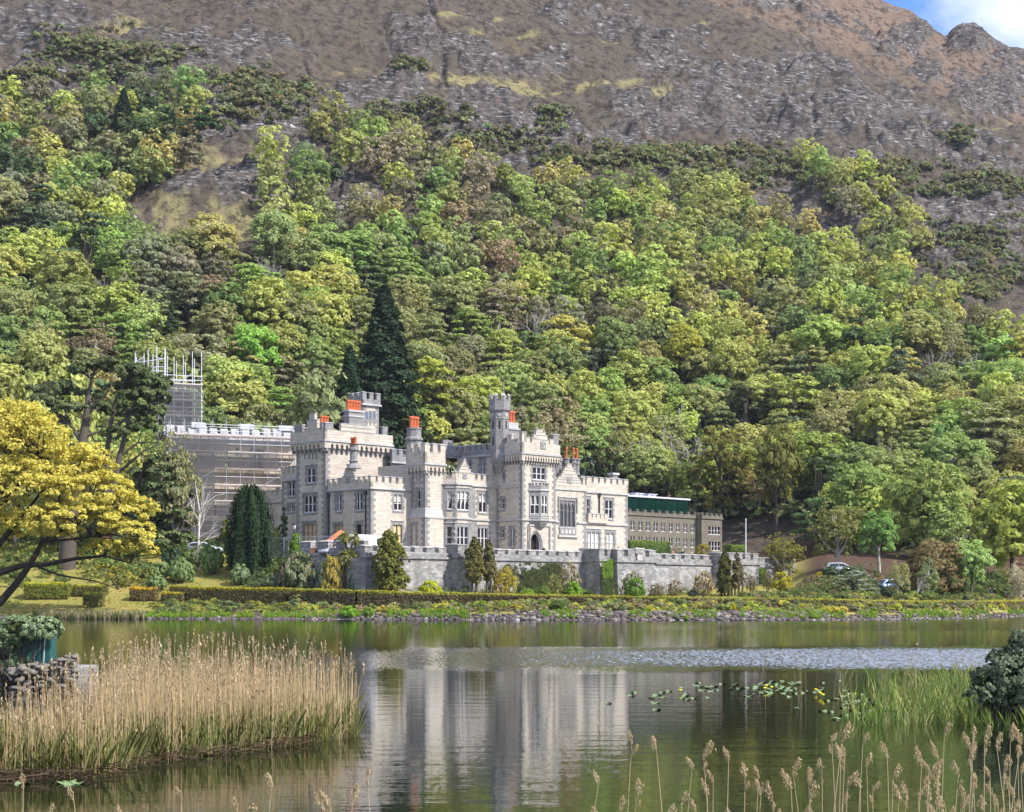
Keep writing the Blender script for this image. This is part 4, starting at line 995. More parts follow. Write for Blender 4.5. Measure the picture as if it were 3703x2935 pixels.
PK = PR6.shift(-1.1); zc0, zc1 = zz(PK, zd, 960, 300), zz(PK, zd, 960, 30)
mb = MB()
for q in (868, 920, 985, 1045):
    x = PK.pt(kk(PK, zd, q), zc0, 0 if q != 920 else -.8); h = zc1 - zc0
    mb.lathe(x, [(.42, 0), (.38, h * .1), (.33, h * .12), (.33, h * .62), (.46, h * .68), (.40, h * .74), (.40, h * .88), (.50, h * .92), (.50, h)], 8, 1, .39)
ch = mb.build('chimney', MW, castle); pots(ch, PK, [kk(PK, zd, q) for q in (868, 985, 1045)], zc1, 0, .15, 1.35); pots(ch, PK, [kk(PK, zd, 920)], zc1, -.8, .12, .4)
PK = PR6.shift(-1.4); x = PK.pt(kk(PK, zd, 735), 0, 0); zc0, zc1 = zz(PK, zd, 735, 330), zz(PK, zd, 735, 20)
mb = MB()
for q in (705, 750): mb.lathe((*PK.pt(kk(PK, zd, q), 0)[:2], zc0), [(.5, 0), (.5, .2), (.36, .3), (.36, (zc1 - zc0) * .75), (.5, (zc1 - zc0) * .82), (.46, zc1 - zc0)], 8, 1, .39)
ch = mb.build('chimney', MW, castle); pots(ch, PK, [kk(PK, zd, 715)], zc1, 0, .2, 1.2)
# ---- end range
t7 = t6 - .8; PR7 = Plane(stp(0, t7), U, N); e7 = PR7.k(2270); Z7 = zz(PR7, z3, 580, 685)
w7 = [(rect(PR7, zd, 1212, 715, 1256, 1000), 1, 'glass', None), (rect(PR7, zd, 1515, 740, 1640, 1040), 2, 'glass', None), (rect(PR7, zd, 1227, 1265, 1422, 1610), 3, 'glass', 'full'), (rect(PR7, zd, 1537, 1280, 1667, 1610), 2, 'glass', 'full')]
mb = MB(); panel(mb, PR7, e6, e7, Z0, Z7, [w[0] for w in w7]); mb.quad([PR7.pt(e7, Z0), PR7.pt(e7, Z0, -10), PR7.pt(e7, Z7, -10), PR7.pt(e7, Z7)], 0); mb.quad([PR7.pt(e6, Z7), PR7.pt(e7, Z7), PR7.pt(e7, Z7, -10), PR7.pt(e6, Z7, -10)], 3)
quoins(mb, PR7, e7, -1, Z0, Z7, long=.6, short=.38)
ka, kb = kk(PR7, zd, 1205), kk(PR7, zd, 1525)
mb.box(PR7, e6, e7, ZS - .13, ZS + .08, -.05, .16, 2); mb.box(PR7, e6, e7, ZS - .2, ZS - .13, -.05, .09, 1)
zb7 = zz(PR7, zd, 1360, 1080); mb.box(PR7, ka, kb, ZS + .08, zb7 + .35, .06, .36, 0)
for q in np.linspace(ka + .3, kb - .3, 5): mb.box(PR7, q - .3, q + .3, zb7 + .35, zb7 + .85, .08, .36, 0); mb.box(PR7, q - .34, q + .34, zb7 + .85, zb7 + .97, .04, .42, 2)
end = mb.build('end_range', MW, castle)
for r, l, k, cu in w7: window(castle, PR7, r, l, .55 if cu is None else .52, k, curtain=cu, sur=.24)
mb = MB(); parapet(mb, PR7, e6, e7, Z7, .05, 1.15, .62, .78, .42); Pe = Plane(PR7.pt(e7, 0)[:2], -N, U); parapet(mb, Pe, 0, 9, Z7, .05, 1.15, .62, .78, .42); mb.build('battlement', MW, end)
pipe(castle, PR7, kk(PR7, zd, 1410), zb7 + .9, zz(PR7, zd, 1410, 660))
PK = PR7.shift(-9); mb = MB(); a = kk(PK, zd, 1690); z = zz(PK, zd, 1700, 275); mb.box(PK, a - .5, a + .5, Z7, z - .3, -.8, 0, 1); mb.box(PK, a - .65, a + .65, z - .3, z, -.95, .15, 2)
for i in range(4): mb.box(PK, a + .5 + i * .45, a + .95 + i * .45, Z7, z - .7 - i * .55, -.6, -.05, 0); mb.box(PK, a - .95 - i * .45, a - .5 - i * .45, Z7, z - .7 - i * .55, -.6, -.05, 0)
mb.build('gable', MW, castle)
# ------------------------------------------------------------------ terrace
tz = lambda P, x, y: P.at(x, y)[1]
PBw, PCw = Plane(stp(0, T_B), U, N), Plane(stp(0, T_C), U, N)
tp = [PA.pt(.2, 0, -.3)[:2], PA.pt(PA.k(1318), 0, -.3)[:2], stp(S_AB + .1, T_B - .3), stp(S_BC, T_B - .3), stp(S_BC, T_C - .3), stp(S_END - .3, T_C - .3), stp(S_END - .3, -2), PA.pt(.2, 0, -32)[:2]]
M_gravel = paint('terrace_gravel', (0.34, 0.31, 0.27), .95, scale=9)
tag(mesh_obj('terrace_paving', [(*p, FLOOR) for p in tp], [list(range(8))], M_gravel), kind='structure')
tw_ = empty('terrace_wall', (*stp(S_AB, T_B), 1.5), 'weathered grey stone terrace wall with battlements standing below the castle', 'terrace wall')
MT = [M_wallstone, M_wallstone, M_cap]
def wall_run(P, k0, k1, zc, zlow=.8, mw=1.15, gap=.62, hb=.42, mh=.52, th=.7, batter=.35, back=None):
    mb = MB()
    mb.quad([P.pt(k0, zlow, batter), P.pt(k1, zlow, batter), P.pt(k1, zc - .15), P.pt(k0, zc - .15)], 0, [(k0, zlow), (k1, zlow), (k1, zc), (k0, zc)])
    mb.quad([P.pt(k0, zlow, -(back or th)), P.pt(k0, zlow, batter), P.pt(k0, zc - .15), P.pt(k0, zc - .15, -(back or th))], 0, [(-th, zlow), (batter, zlow), (0, zc), (-th, zc)])
    mb.quad([P.pt(k1, zlow, batter), P.pt(k1, zlow, -th), P.pt(k1, zc - .15, -th), P.pt(k1, zc - .15)], 0)
    w = mb.build('wall', MT, tw_)
    mb = MB(); mb.box(P, k0 - .12, k1 + .12, zc - .15, zc + .12, -th, .2, 1)
    mb.box(P, k0, k1, zc + .12, zc + .12 + hb, -th, .06, 0)
    n = max(1, round((k1 - k0 - mw) / (mw + gap))); p = (k1 - k0 - mw) / n
    for i in range(n + 1):
        c = k0 + p * i; h = mh * (1 + .06 * (rng.random() - .5)); zz_ = zc + .12 + hb
        mb.box(P, c, c + mw, zz_, zz_ + h, -th + .01, .05, 0)
        mb.box(P, c - .05, c + mw + .05, zz_ + h, zz_ + h + .2, -th - .05, .12, 2, slope=.15)
        if i < n: mb.quad([P.pt(c + mw, zz_ + .004, .07), P.pt(c + p, zz_ + .004, .07), P.pt(c + p, zz_ + .12, -th), P.pt(c + mw, zz_ + .12, -th)], 2)
    mb.build('battlement', MT, w)
    return w
zA, zB, zC_ = tz(PA, 1157, 2003), tz(PBw, 1900, 2024), tz(PCw, 2300, 2034)
wall_run(PA, PA.k(1088), PA.k(1318), zA, hb=.5, mh=.7, mw=1.5, gap=.75)
k = [S_AB, PBw.k(1655), PBw.k(1722), PBw.k(2113), PBw.k(2168)]
wall_run(PBw, k[0], k[1], zB, back=3)
P_ = PBw.shift(1.3); wall_run(P_, P_.k(1655), P_.k(1713), zB + .15, mh=.75, th=2.0)
wall_run(PBw, k[2], k[3], zB)
P_ = PCw.shift(-.9); wall_run(P_, P_.k(2166), P_.k(2214), zB + .12, mh=.72, th=3.2, mw=.9, gap=.5)
k0, k1 = PCw.k(2231), PCw.k(2596); wall_run(PCw, k0, PCw.k(2370), zC_ + .16, mh=.8, th=.8, mw=1.25, gap=.6, back=5)
wall_run(PCw, PCw.k(2370) + .02, k1, zC_)
P_ = PCw.shift(1.2); wall_run(P_, P_.k(2604), P_.k(2742), zC_ + .15, mh=.75, th=2.0)
wall_run(PCw, PCw.k(2745), PCw.k(2850), zC_ - .12)
mb = MB(); kc = S_END - .45; mb.box(PCw, kc - .55, kc + .55, .8, zC_ + .75, -.8, .35, 0); mb.box(PCw, kc - .65, kc + .65, zC_ + .75, zC_ + .95, -.9, .45, 2); q = PCw.pt(kc, zC_ + .95, -.22)
mb.lathe(q, [(.6, 0), (.5, .25), (.2, .42)], 4, 2, math.pi / 4)
Pe = Plane(PCw.pt(S_END, 0)[:2], -N, U); mb.box(Pe, .8, 20, .8, zC_ - .1, -.6, 0, 0)
mb.build('pier', MT, tw_)
mb = MB(); ks = PCw.k(2310); mb.box(PCw, ks - .75, ks + .75, zC_ + 1.1, zC_ + 1.62, -.5, .14, 0); mb.box(PCw, ks - .85, ks + .85, zC_ + 1.62, zC_ + 1.8, -.55, .2, 2)
zz_ = zC_ + .45; mb.quad([PCw.pt(ks - .5, zz_ + .55, .2), PCw.pt(ks - .5, zz_, .2), PCw.pt(ks, zz_ - .5, .2), PCw.pt(ks + .5, zz_, .2), PCw.pt(ks + .5, zz_ + .55, .2)], 2)
mb.build('coat_of_arms', MT, tw_)

# ------------------------------------------------------------------ plain stone wing beyond the castle, and the glass room on it
AX = Plane((np.array([548.5 / F * 252, 252.0])), U, N)
ax0, ax1 = AX.k(2235), AX.k(2518); axz = tz(AX, z3(800, 872)[0], z3(800, 872)[1])
annex = empty('annexe', (*AX.pt(ax0, 0)[:2], 8), 'long plain brown stone wing with rows of paired windows beyond the castle', 'building')
ups = [(x, 0) for x in (800, 870, 938, 1005, 1070, 1138, 1202, 1266, 1328)]
zu1, zu0 = tz(AX, *z3(800, 937)), tz(AX, *z3(800, 1020)); zl1, zl0 = tz(AX, *z3(800, 1070)), tz(AX, *z3(800, 1152))
holes = []
for x, _ in ups:
    c = kk(AX, z3, x); w = .45
    holes += [[c - w, c + w, zu0, zu1], [c - w, c + w, zl0, zl1]]
mb = MB(); panel(mb, AX, ax0 - 6, ax1, 4, axz, holes, rev=.18); mb.quad([AX.pt(ax0 - 6, axz), AX.pt(ax1, axz), AX.pt(ax1, axz, -9), AX.pt(ax0 - 6, axz, -9)], 0)
P2 = Plane(AX.pt(ax1, 0)[:2], N, -U); d2 = P2.k(2537.5); P3 = Plane(stp(*st(*AX.pt(ax1, 0, d2)[:2])), U, N); e3 = P3.k(2611); az3 = tz(P3, *z3(1450, 905))
h3 = [rect(P3, z3, 1470, 985, 1575, 1058), rect(P3, z3, 1470, 1118, 1575, 1200)]
panel(mb, P2, 0, d2, 4, az3); panel(mb, P3, 0, e3, 4, az3, h3, rev=.18); mb.quad([P3.pt(0, az3), P3.pt(e3, az3), P3.pt(e3, az3, -8), P3.pt(0, az3, -8)], 0); mb.quad([P3.pt(e3, 4), P3.pt(e3, 4, -8), P3.pt(e3, az3, -8), P3.pt(e3, az3)], 0)
MA = [M_annex, M_lime, M_annex]
aw = mb.build('wall', MA, annex)
mb = MB(); parapet(mb, AX, ax0 - 6, ax1, axz, .04, .30, .28, .42, 1.35, .3, 0, 2)
n = 14
for P, a, b, z in ((P3, 0, e3, az3), (P2, 0, d2, az3)): parapet(mb, P, a, b, z, .04, .3, .28, .42, .8, .3, 0, 2)
mb.build('battlement', MA, aw)
for h in holes: window(annex, AX, h, 2, .5, sur=0)
for h in h3: window(annex, P3, h, 4, .5, sur=0)
def mat_green_glass():
    m, t = new_mat('green_glass'); t = NT(t); co = t.n('TexCoord').outputs['Object']
    c = t.mix(t.noise(co, .35, 3), (0.001, 0.010, 0.008), (0.004, 0.036, 0.028))
    t.bsdf(c, 0.12, 0.45); return m
M_gg = mat_green_glass(); M_zinc = paint('pale_zinc', (0.52, 0.53, 0.60), .5, .4)
GX = AX.shift(-3.2); g0, g1 = GX.k(2225), GX.k(2489); gz = (tz(GX, *z3(765, 695)) + tz(GX, *z3(1290, 750))) / 2
gb = empty('glass_pavilion', (*GX.pt(g0, 0)[:2], axz), 'dark green glass room with a pale flat roof rising behind the plain stone wing', 'glass building')
n = 13
for i in range(n):
    a, b = g0 + (g1 - g0) * i / n, g0 + (g1 - g0) * (i + 1) / n
    mb = MB(); mb.quad([GX.pt(a + .03, axz - .6), GX.pt(b - .03, axz - .6), GX.pt(b - .03, gz - .25, .02 * (i % 2)), GX.pt(a + .03, gz - .25, .02 * (i % 2))], 0); mb.build('glass_panel', M_gg, gb)
mb = MB(); mb.box(GX, g0, g1, axz - .6, gz - .25, -6, -.06); mb.build('frame', paint('dark_green_frame', (.006, .022, .018), .5), gb)
mb = MB(); mb.box(GX, g0 - .3, g1 + .3, gz - .25, gz, -6.3, .25)
for x in (870, 910, 985, 1025): k = kk(GX, z3, x); mb.box(GX, k - .4, k + .4, gz, gz + .35, -1.6, -.7); mb.box(GX, k - .55, k + .55, gz + .35, gz + .45, -1.75, -.55)
mb.build('roof', M_zinc, gb)

# ------------------------------------------------------------------ north wing of the castle under scaffolding
pa, pb = at(600, 0, 207)[:2], at(1066, 0, 213)[:2]; dd = (pb - pa) / np.linalg.norm(pb - pa); NW = Plane(pa, dd, (dd[1], -dd[0])); nl = np.linalg.norm(pb - pa)
nzt = NW.at(850, 1580)[1]
mb = MB(); hw_ = [rect(NW, lambda x, y: (400 + x / 2.13625, 1200 + y / 2.13625), *r) for r in ((1098, 935, 1165, 1055), (880, 960, 910, 1050), (970, 900, 992, 950))]
panel(mb, NW, 0, nl + 1.5, 5, nzt, hw_); mb.quad([NW.pt(0, nzt), NW.pt(nl + 1.5, nzt), NW.pt(nl + 1.5, nzt, -8), NW.pt(0, nzt, -8)], 3)
mb.quad([NW.pt(nl + 1.5, 5), NW.pt(nl + 1.5, 5, -8), NW.pt(nl + 1.5, nzt, -8), NW.pt(nl + 1.5, nzt)], 0)
nw = mb.build('north_wing', MW, castle)
for r in hw_[:1]: window(castle, NW, r, 2)
M_wrap = paint('plastic_wrap', (0.50, 0.50, 0.54), .4, .5, var=.12)
mb = MB(); k = .1
while k < nl: mb.box(NW, k, k + .95, nzt, nzt + 1.0 + .3 * rng.random(), -.5, .1, 0, slope=.25); mb.box(NW, k + .95, k + 1.35, nzt, nzt + .45, -.45, .05, 0, slope=.1); k += 1.35
for q in (.25, .62, .93): mb.box(NW, nl * q - .9, nl * q + .9, nzt + 1.0, nzt + 1.75, -.55, .15, 0, slope=.2)
mb.box(NW, .05, nl + .3, nzt - .9, nzt, -.2, .06, 0); mb.build('wrapped_battlement', M_wrap, nw)
# low wall joining it to the side range
LW = PLr.shift(.3); k0 = PLr.k(1019); mb = MB(); zt = PLr.at(990, 1812)[1]; panel(mb, PLr, k0 + .02, k0 + 9, 5, zt); parapet(mb, PLr, k0 + .05, k0 + 9, zt, .08, .7, .6, .6, .5); mb.build('link_wall', MW, castle)

M_tube = paint('galvanised_tube', (0.42, 0.43, 0.45), .45, .5, .5, var=.15)
M_plank = paint('scaffold_boards', (0.50, 0.40, 0.33), .8, var=.25)
def mat_net():
    m, t = new_mat('debris_netting'); t = NT(t); co = t.n('TexCoord').outputs['Object']
    d = t.n('BsdfDiffuse'); c = t.mix(t.noise(co, .5, 4), (0.075, 0.073, 0.075), (0.16, 0.157, 0.16)); t.l(c, d.inputs[0])
    tr = t.n('BsdfTransparent'); mx = t.n('MixShader'); mx.inputs[0].default_value = .6
    t.l(tr.outputs[0], mx.inputs[1]); t.l(d.outputs[0], mx.inputs[2]); t.out(mx.outputs[0]); return m
M_net = mat_net()
def bar(par, name, p, q, r=.035, mat=None, n=5):
    mb = MB(); mb.tube(p, q, r, n); return mb.build(name, mat or M_tube, par)
sc = empty('scaffolding', (*NW.pt(0, 0, 1.2)[:2], 8), 'long grey tube scaffolding with boards and netting against the castle north wing', 'scaffolding')
zg = 8.2; ztop = NW.at(850, 1533)[1]; lv = np.arange(zg + 2, nzt + 1.6, 2.05)
for i, k in enumerate(np.arange(.3, nl + .1, 1.75)):
    if k < nl - 3.6: bar(sc, 'upright_pole', NW.pt(k, zg - 1.5, 1.5), NW.pt(k, ztop + rng.random() * .5, 1.5), .045)
    else: bar(sc, 'upright_pole', NW.pt(k, zg + 2, 1.5), NW.pt(k, ztop + rng.random() * .5, 1.5), .045)
    bar(sc, 'upright_pole', NW.pt(k, zg - 1.5, .35), NW.pt(k, ztop, .35), .04)
for j, z in enumerate(lv):
    for dz in (0, 1.0): bar(sc, 'ledger_pole', NW.pt(.1, z + dz, 1.5 + .05), NW.pt(nl + .2, z + dz, 1.55), .036)
    mb = MB(); mb.box(NW, .2, nl + .2, z - .14, z - .07, .3, 1.55); mb.box(NW, .2, nl + .2, z - .07, z + .1, 1.5, 1.535); mb.build('walkway', M_plank, sc)
for j, (a, z) in enumerate([(2, lv[0]), (9, lv[1]), (9.2, lv[2]), (3, lv[3]), (9, lv[4]), (12, lv[3]), (5, lv[5] if len(lv) > 5 else lv[4])]): bar(sc, 'brace', NW.pt(a, z, 1.6), NW.pt(a + 3.2, z + 2.05, 1.6), .035)
for j, (a, b, z0, z1_) in enumerate([(.3, 5.8, lv[0] - 2, lv[-2]), (.3, 7.5, lv[-3], lv[-1] - .3), (7.6, nl - 2.5, lv[-3] + .1, lv[-2]), (5.9, 8, lv[0], lv[2]), (8, nl - .3, lv[1] + .9, lv[2])]):
    mb = MB(); mb.quad([NW.pt(a, z0, 1.62 + .03 * j), NW.pt(b, z0, 1.62 + .03 * j), NW.pt(b, z1_, 1.62 + .03 * j), NW.pt(a, z1_, 1.62 + .03 * j)]); mb.build('netting', M_net, sc)
for z in (ztop - .3, ztop - 1.1): bar(sc, 'guard_rail', NW.pt(4, z, 1.5), NW.pt(nl + 1.4, z, 1.5), .045)
# the tall scaffold round the tower behind
TS = Plane(at(596, 0, 215)[:2], dd, NW.n); tl = TS.k(729); tzp = lambda y: CZ + (YH - y) / F * 216
ts = empty('scaffold_tower', (*TS.pt(0, 0)[:2], 8), 'tall square scaffold tower of white tubes rising above the pines beside the castle', 'scaffolding')
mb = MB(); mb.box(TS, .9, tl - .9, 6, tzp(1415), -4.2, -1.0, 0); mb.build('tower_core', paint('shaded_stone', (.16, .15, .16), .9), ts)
tlv = np.arange(tzp(1560), tzp(1345), 2.05)
M_tube2 = paint('bright_tube', (0.66, 0.67, 0.70), .4, .5, .2)
for o_ in (0, -5):
    for k in np.linspace(0, tl, 5): bar(ts, 'upright_pole', TS.pt(k, 8, o_), TS.pt(k, tzp(1300) + rng.random() * 1.2, o_), .05, M_tube2)
    for z in tlv:
        for q in (0, .55, 1.1): bar(ts, 'ledger_pole', TS.pt(-.2, z + q, o_ + .06), TS.pt(tl + .2, z + q, o_ + .06), .04, M_tube2)
for k in (0, tl):
    for z in tlv: bar(ts, 'transom_pole', TS.pt(k, z, .2), TS.pt(k, z, -5.2), .04, M_tube2); bar(ts, 'transom_pole', TS.pt(k, z + 1, .2), TS.pt(k, z + 1, -5.2), .04, M_tube2)
for i, z in enumerate(tlv):
    mb = MB(); mb.box(TS, -.1, tl + .1, z - .12, z - .04, -1.3, .05); mb.box(TS, -.1, tl + .1, z - .04, z + .14, .05, .08); mb.build('walkway', M_plank, ts)
    bar(ts, 'brace', TS.pt(tl * .3 if i % 2 else tl * .95, z, .1), TS.pt(tl * .95 if i % 2 else tl * .3, z + 2.05, .1), .04, M_tube2)
mb = MB(); mb.quad([TS.pt(.1, tlv[0] - 6, .14), TS.pt(tl - .1, tlv[0] - 6, .14), TS.pt(tl - .1, tlv[3], .14), TS.pt(.1, tlv[3], .14)]); mb.build('netting', M_net, ts)
for px, y0, y1 in ((489, 1275, 1330), (493, 1290, 1330), (521, 1278, 1335), (536, 1265, 1360), (553, 1280, 1360), (567, 1253, 1380), (598, 1257, 1380)):
    a = at(px, y0, 216); b = at(px, y1, 216); bar(ts, 'upright_pole', b, a, .06, M_tube2)
for (x0, y0, x1, y1) in ((485, 1312, 600, 1296), (500, 1328, 600, 1326), (500, 1340, 604, 1342), (566, 1293, 598, 1298), (485, 1312, 521, 1290), (450, 1328, 490, 1308)):
    bar(ts, 'guard_rail', at(x0, y0, 216), at(x1, y1, 216), .06, M_tube2)

# ------------------------------------------------------------------ vehicles
M_tyre = paint('tyre', (.02, .02, .02), .9); M_rim = paint('wheel_rim', (.4, .4, .42), .4, .5, .6)
M_cglass = paint('car_glass', (.012, .018, .028), .08, .6); M_lamp = paint('lamp_lens', (.75, .75, .72), .15, .6); M_tail = paint('tail_lens', (.45, .02, .02), .3, .5)
M_bumper = paint('grey_plastic', (.06, .06, .065), .7)
def vehicle(name, loc, rz, label, cat, col, L_=4.4, W=1.76, prof=None, cab=None, wheels=(-1.32, 1.28), rough=.3, wr=.32, group=None):
    """prof: side outline of the body (x, z, half width); cab: (lower edge, upper edge) outline of the windows."""
    t = empty(name, loc, label, cat, group, rz)
    paintm = paint(name + '_paint', col, rough, .6, .1, var=.03)
    V, Fc = [], []
    n = len(prof)
    for s in (-1, 1):
        for x, z, hw in prof: V.append((x, s * (hw - .06), z))
        for x, z, hw in prof: V.append((x * .985, s * hw, .45 + (z - .45) * .96))
    # outer rings -> side caps, plus a strip over the top
    for i in range(n):
        j = (i + 1) % n
        Fc += [[n + j, n + i, i, j], [2 * n + j, 2 * n + i, 3 * n + i, 3 * n + j], [i, 2 * n + i, 2 * n + j, j]]
    Fc += [[n + i for i in range(n)], [3 * n + i for i in range(n)][::-1]]
    mesh_obj('body', V, Fc, paintm, t, False)
    for s in (-1, 1):
        for w in cab['side']:
            V = [(x, s * (hw + .008), z) for x, z, hw in w]
            mesh_obj('side_window', V, [list(range(len(V)))[::s]], M_cglass, t, False)
        for x in wheels:
            mb = MB(); c = (x, s * (W / 2 - .1), wr)
            mb.tube((x, s * (W / 2 - .22), wr), (x, s * (W / 2 + .01), wr), wr, 16); wh = mb.build('wheel', M_tyre, t, world_coords=False)
            mb = MB(); mb.tube((x, s * (W / 2 + .005), wr), (x, s * (W / 2 + .025), wr), wr * .62, 10); mb.build('rim', M_rim, wh, world_coords=False)
        mb = MB(); q = L_ / 2
        f = cab['front']; mesh_obj('headlight', [(f[0], s * .52, f[1]), (f[0] - .05, s * (W / 2 - .05), f[1]), (f[0] - .1, s * (W / 2 - .05), f[1] + .18), (f[0] - .06, s * .52, f[1] + .16)], [[0, 1, 2, 3][::s]], M_lamp, t, False)
        r = cab['rear']; mesh_obj('tail_light', [(r[0], s * .55, r[1]), (r[0] + .04, s * (W / 2 - .04), r[1]), (r[0] + .06, s * (W / 2 - .04), r[1] + .28), (r[0], s * .55, r[1] + .28)], [[0, 3, 2, 1][::s]], M_tail, t, False)
    for nm in ('windscreen', 'rear_window'):
        if nm in cab:
            (x0, z0, h0), (x1, z1_, h1) = cab[nm]; d = .012 if x0 > 0 else -.012
            mesh_obj(nm, [(x0 + d, -h0, z0), (x0 + d, h0, z0), (x1 + d, h1, z1_ + .01), (x1 + d, -h1, z1_ + .01)], [[0, 1, 2, 3] if x0 > 0 else [3, 2, 1, 0]], M_cglass, t, False)
    mb = MB(); PX = Plane((0, -W / 2), (1, 0), (0, -1)); mb.box(PX, -L_ / 2 + .02, L_ / 2 - .02, .22, .42, -W + .03, -.03); mb.build('sill', M_bumper, t, world_coords=False)
    return t
CAR = [(-2.15, .42, .82), (-2.2, .8, .85), (-2.1, 1.02, .84), (-1.75, 1.36, .68), (-1.4, 1.47, .62), (-.2, 1.5, .62), (.25, 1.42, .64), (1.05, .98, .80), (1.75, .88, .82), (2.12, .72, .80), (2.2, .42, .78)]
CARCAB = {'side': [[(-1.7, 1.02, .80), (-1.66, 1.30, .70), (-.55, 1.40, .655), (-.55, 1.0, .81)], [(-.47, 1.0, .81), (-.47, 1.40, .655), (.15, 1.36, .66), (.85, 1.0, .80)]], 'front': (2.17, .62), 'rear': (-2.2, .78),
          'windscreen': ((1.0, 1.01, .72), (.28, 1.40, .58)), 'rear_window': ((-2.06, 1.06, .72), (-1.76, 1.35, .6))}
VAN = [(-2.55, .4, .92), (-2.6, 1.2, .95), (-2.5, 2.25, .84), (-2.3, 2.38, .8), (.9, 2.42, .8), (1.25, 2.3, .8), (1.85, 1.35, .86), (2.5, 1.1, .88), (2.65, .75, .88), (2.62, .4, .88)]
VANCAB = {'side': [[(.75, 1.35, .92), (.75, 2.0, .86), (1.15, 2.0, .85), (1.6, 1.35, .9)]], 'front': (2.6, .78), 'rear': (-2.6, .9), 'windscreen': ((1.86, 1.38, .78), (1.3, 2.22, .7)), 'rear_window': ((-2.56, 1.5, .8), (-2.52, 2.1, .74))}
def on_plane(P, px, o=0): q = P.pt(P.k(px), 0, o); return q[:2]
PV = Plane(stp(0, 13.2), U, N)
x, y = on_plane(PV, 1327); vehicle('van', (x, y, FLOOR), math.radians(40), 'white panel van parked on the terrace by the gabled wing', 'van', (.72, .73, .76), 5.2, 1.95, VAN, VANCAB, (-1.65, 1.6), wr=.35)
PV2 = Plane(stp(0, 11.0), U, N)
x, y = on_plane(PV2, 1222); vehicle('car', (x, y, FLOOR), math.radians(222), 'white car half hidden by the cabbage palm and an orange arm', 'car', (.7, .71, .74), prof=CAR, cab=CARCAB)
p = land_at(742, 2004); vehicle('car', (p[0], p[1], ground_z(p[0], p[1])[0]), math.radians(-4), 'silver hatchback on the drive behind the bare white birch', 'car', (.50, .52, .56), prof=CAR, cab=CARCAB)
p = (at(3204, 2100, 192)); vehicle('car', (p[0], p[1], ground_z(p[0], p[1])[0] - .1), math.radians(205), 'pale blue car with dark windows behind the shrubs by the lake path', 'car', (.32, .45, .66), prof=CAR, cab=CARCAB)
p = at(3040, 2080, 209); vehicle('car', (p[0], p[1], ground_z(p[0], p[1])[0] - .15), math.radians(8), 'white car under the trees on the upper drive', 'car', (.34, .36, .37), prof=CAR, cab=CARCAB)
# orange loader arm
PV3 = Plane(stp(0, 9.6), U, N); M_or = paint('orange_paint', (.62, .20, .07), .5, .5)
qa, qb = PV3.at(1160, 1978), PV3.at(1236, 1922); t = empty('loader', (*PV3.pt(qa[0], 0)[:2], FLOOR), 'orange telescopic loader arm slanting up beside the palm on the terrace', 'loader')
mb = MB(); a, b = PV3.pt(qa[0], qa[1]), PV3.pt(qb[0], qb[1]); mb.tube(a, b, .26, 4); mb.tube(PV3.pt(qa[0] + (qb[0] - qa[0]) * .2, qa[1] + (qb[1] - qa[1]) * .2, .32), PV3.pt(qb[0], qb[1], .32), .07, 5); mb.build('arm', M_or, t)
mb = MB(); mb.box(PV3, qa[0] - 1.0, qa[0] + 1.6, FLOOR + .35, FLOOR + .95, -1.5, .2); mb.build('chassis', M_or, t)
for k in (-.6, 1.2):
    for o_ in (-1.35, .1): mb = MB(); mb.tube(PV3.pt(qa[0] + k, FLOOR + .38, o_), PV3.pt(qa[0] + k, FLOOR + .38, o_ + .3), .38, 14); mb.build('wheel', M_tyre, t)

# ------------------------------------------------------------------ site fence, lamps, flagpole
def mat_mesh():
    m, t = new_mat('fence_mesh'); t = NT(t)
    d = t.n('BsdfDiffuse', ins={'Color': (.38, .40, .43, 1)}); tr = t.n('BsdfTransparent'); mx = t.n('MixShader'); mx.inputs[0].default_value = .16
    t.l(tr.outputs[0], mx.inputs[1]); t.l(d.outputs[0], mx.inputs[2]); t.out(mx.outputs[0]); return m
M_mesh = mat_mesh()
PFn = PA.shift(-1.5); f0, f1 = PFn.k(972), PFn.k(1372); zt = PFn.at(1150, 1940)[1]
fe = empty('site_fence', (*PFn.pt(f0, 0)[:2], FLOOR), 'temporary wire mesh building site fence along the terrace edge', 'fence')
n = 7
for i in range(n):
    a, b = f0 + (f1 - f0) * i / n, f0 + (f1 - f0) * (i + 1) / n
    mb = MB(); mb.quad([PFn.pt(a + .06, FLOOR + .1), PFn.pt(b - .06, FLOOR + .1), PFn.pt(b - .06, zt), PFn.pt(a + .06, zt)]); pnl = mb.build('mesh_panel', M_mesh, fe)
    mb = MB()
    for p, q in (((a + .05, FLOOR), (a + .05, zt)), ((b - .05, FLOOR), (b - .05, zt)), ((a + .05, zt), (b - .05, zt)), ((a + .05, FLOOR + .15), (b - .05, FLOOR + .15))): mb.tube(PFn.pt(*p), PFn.pt(*q), .03, 5)
    mb.build('frame', M_tube, pnl)
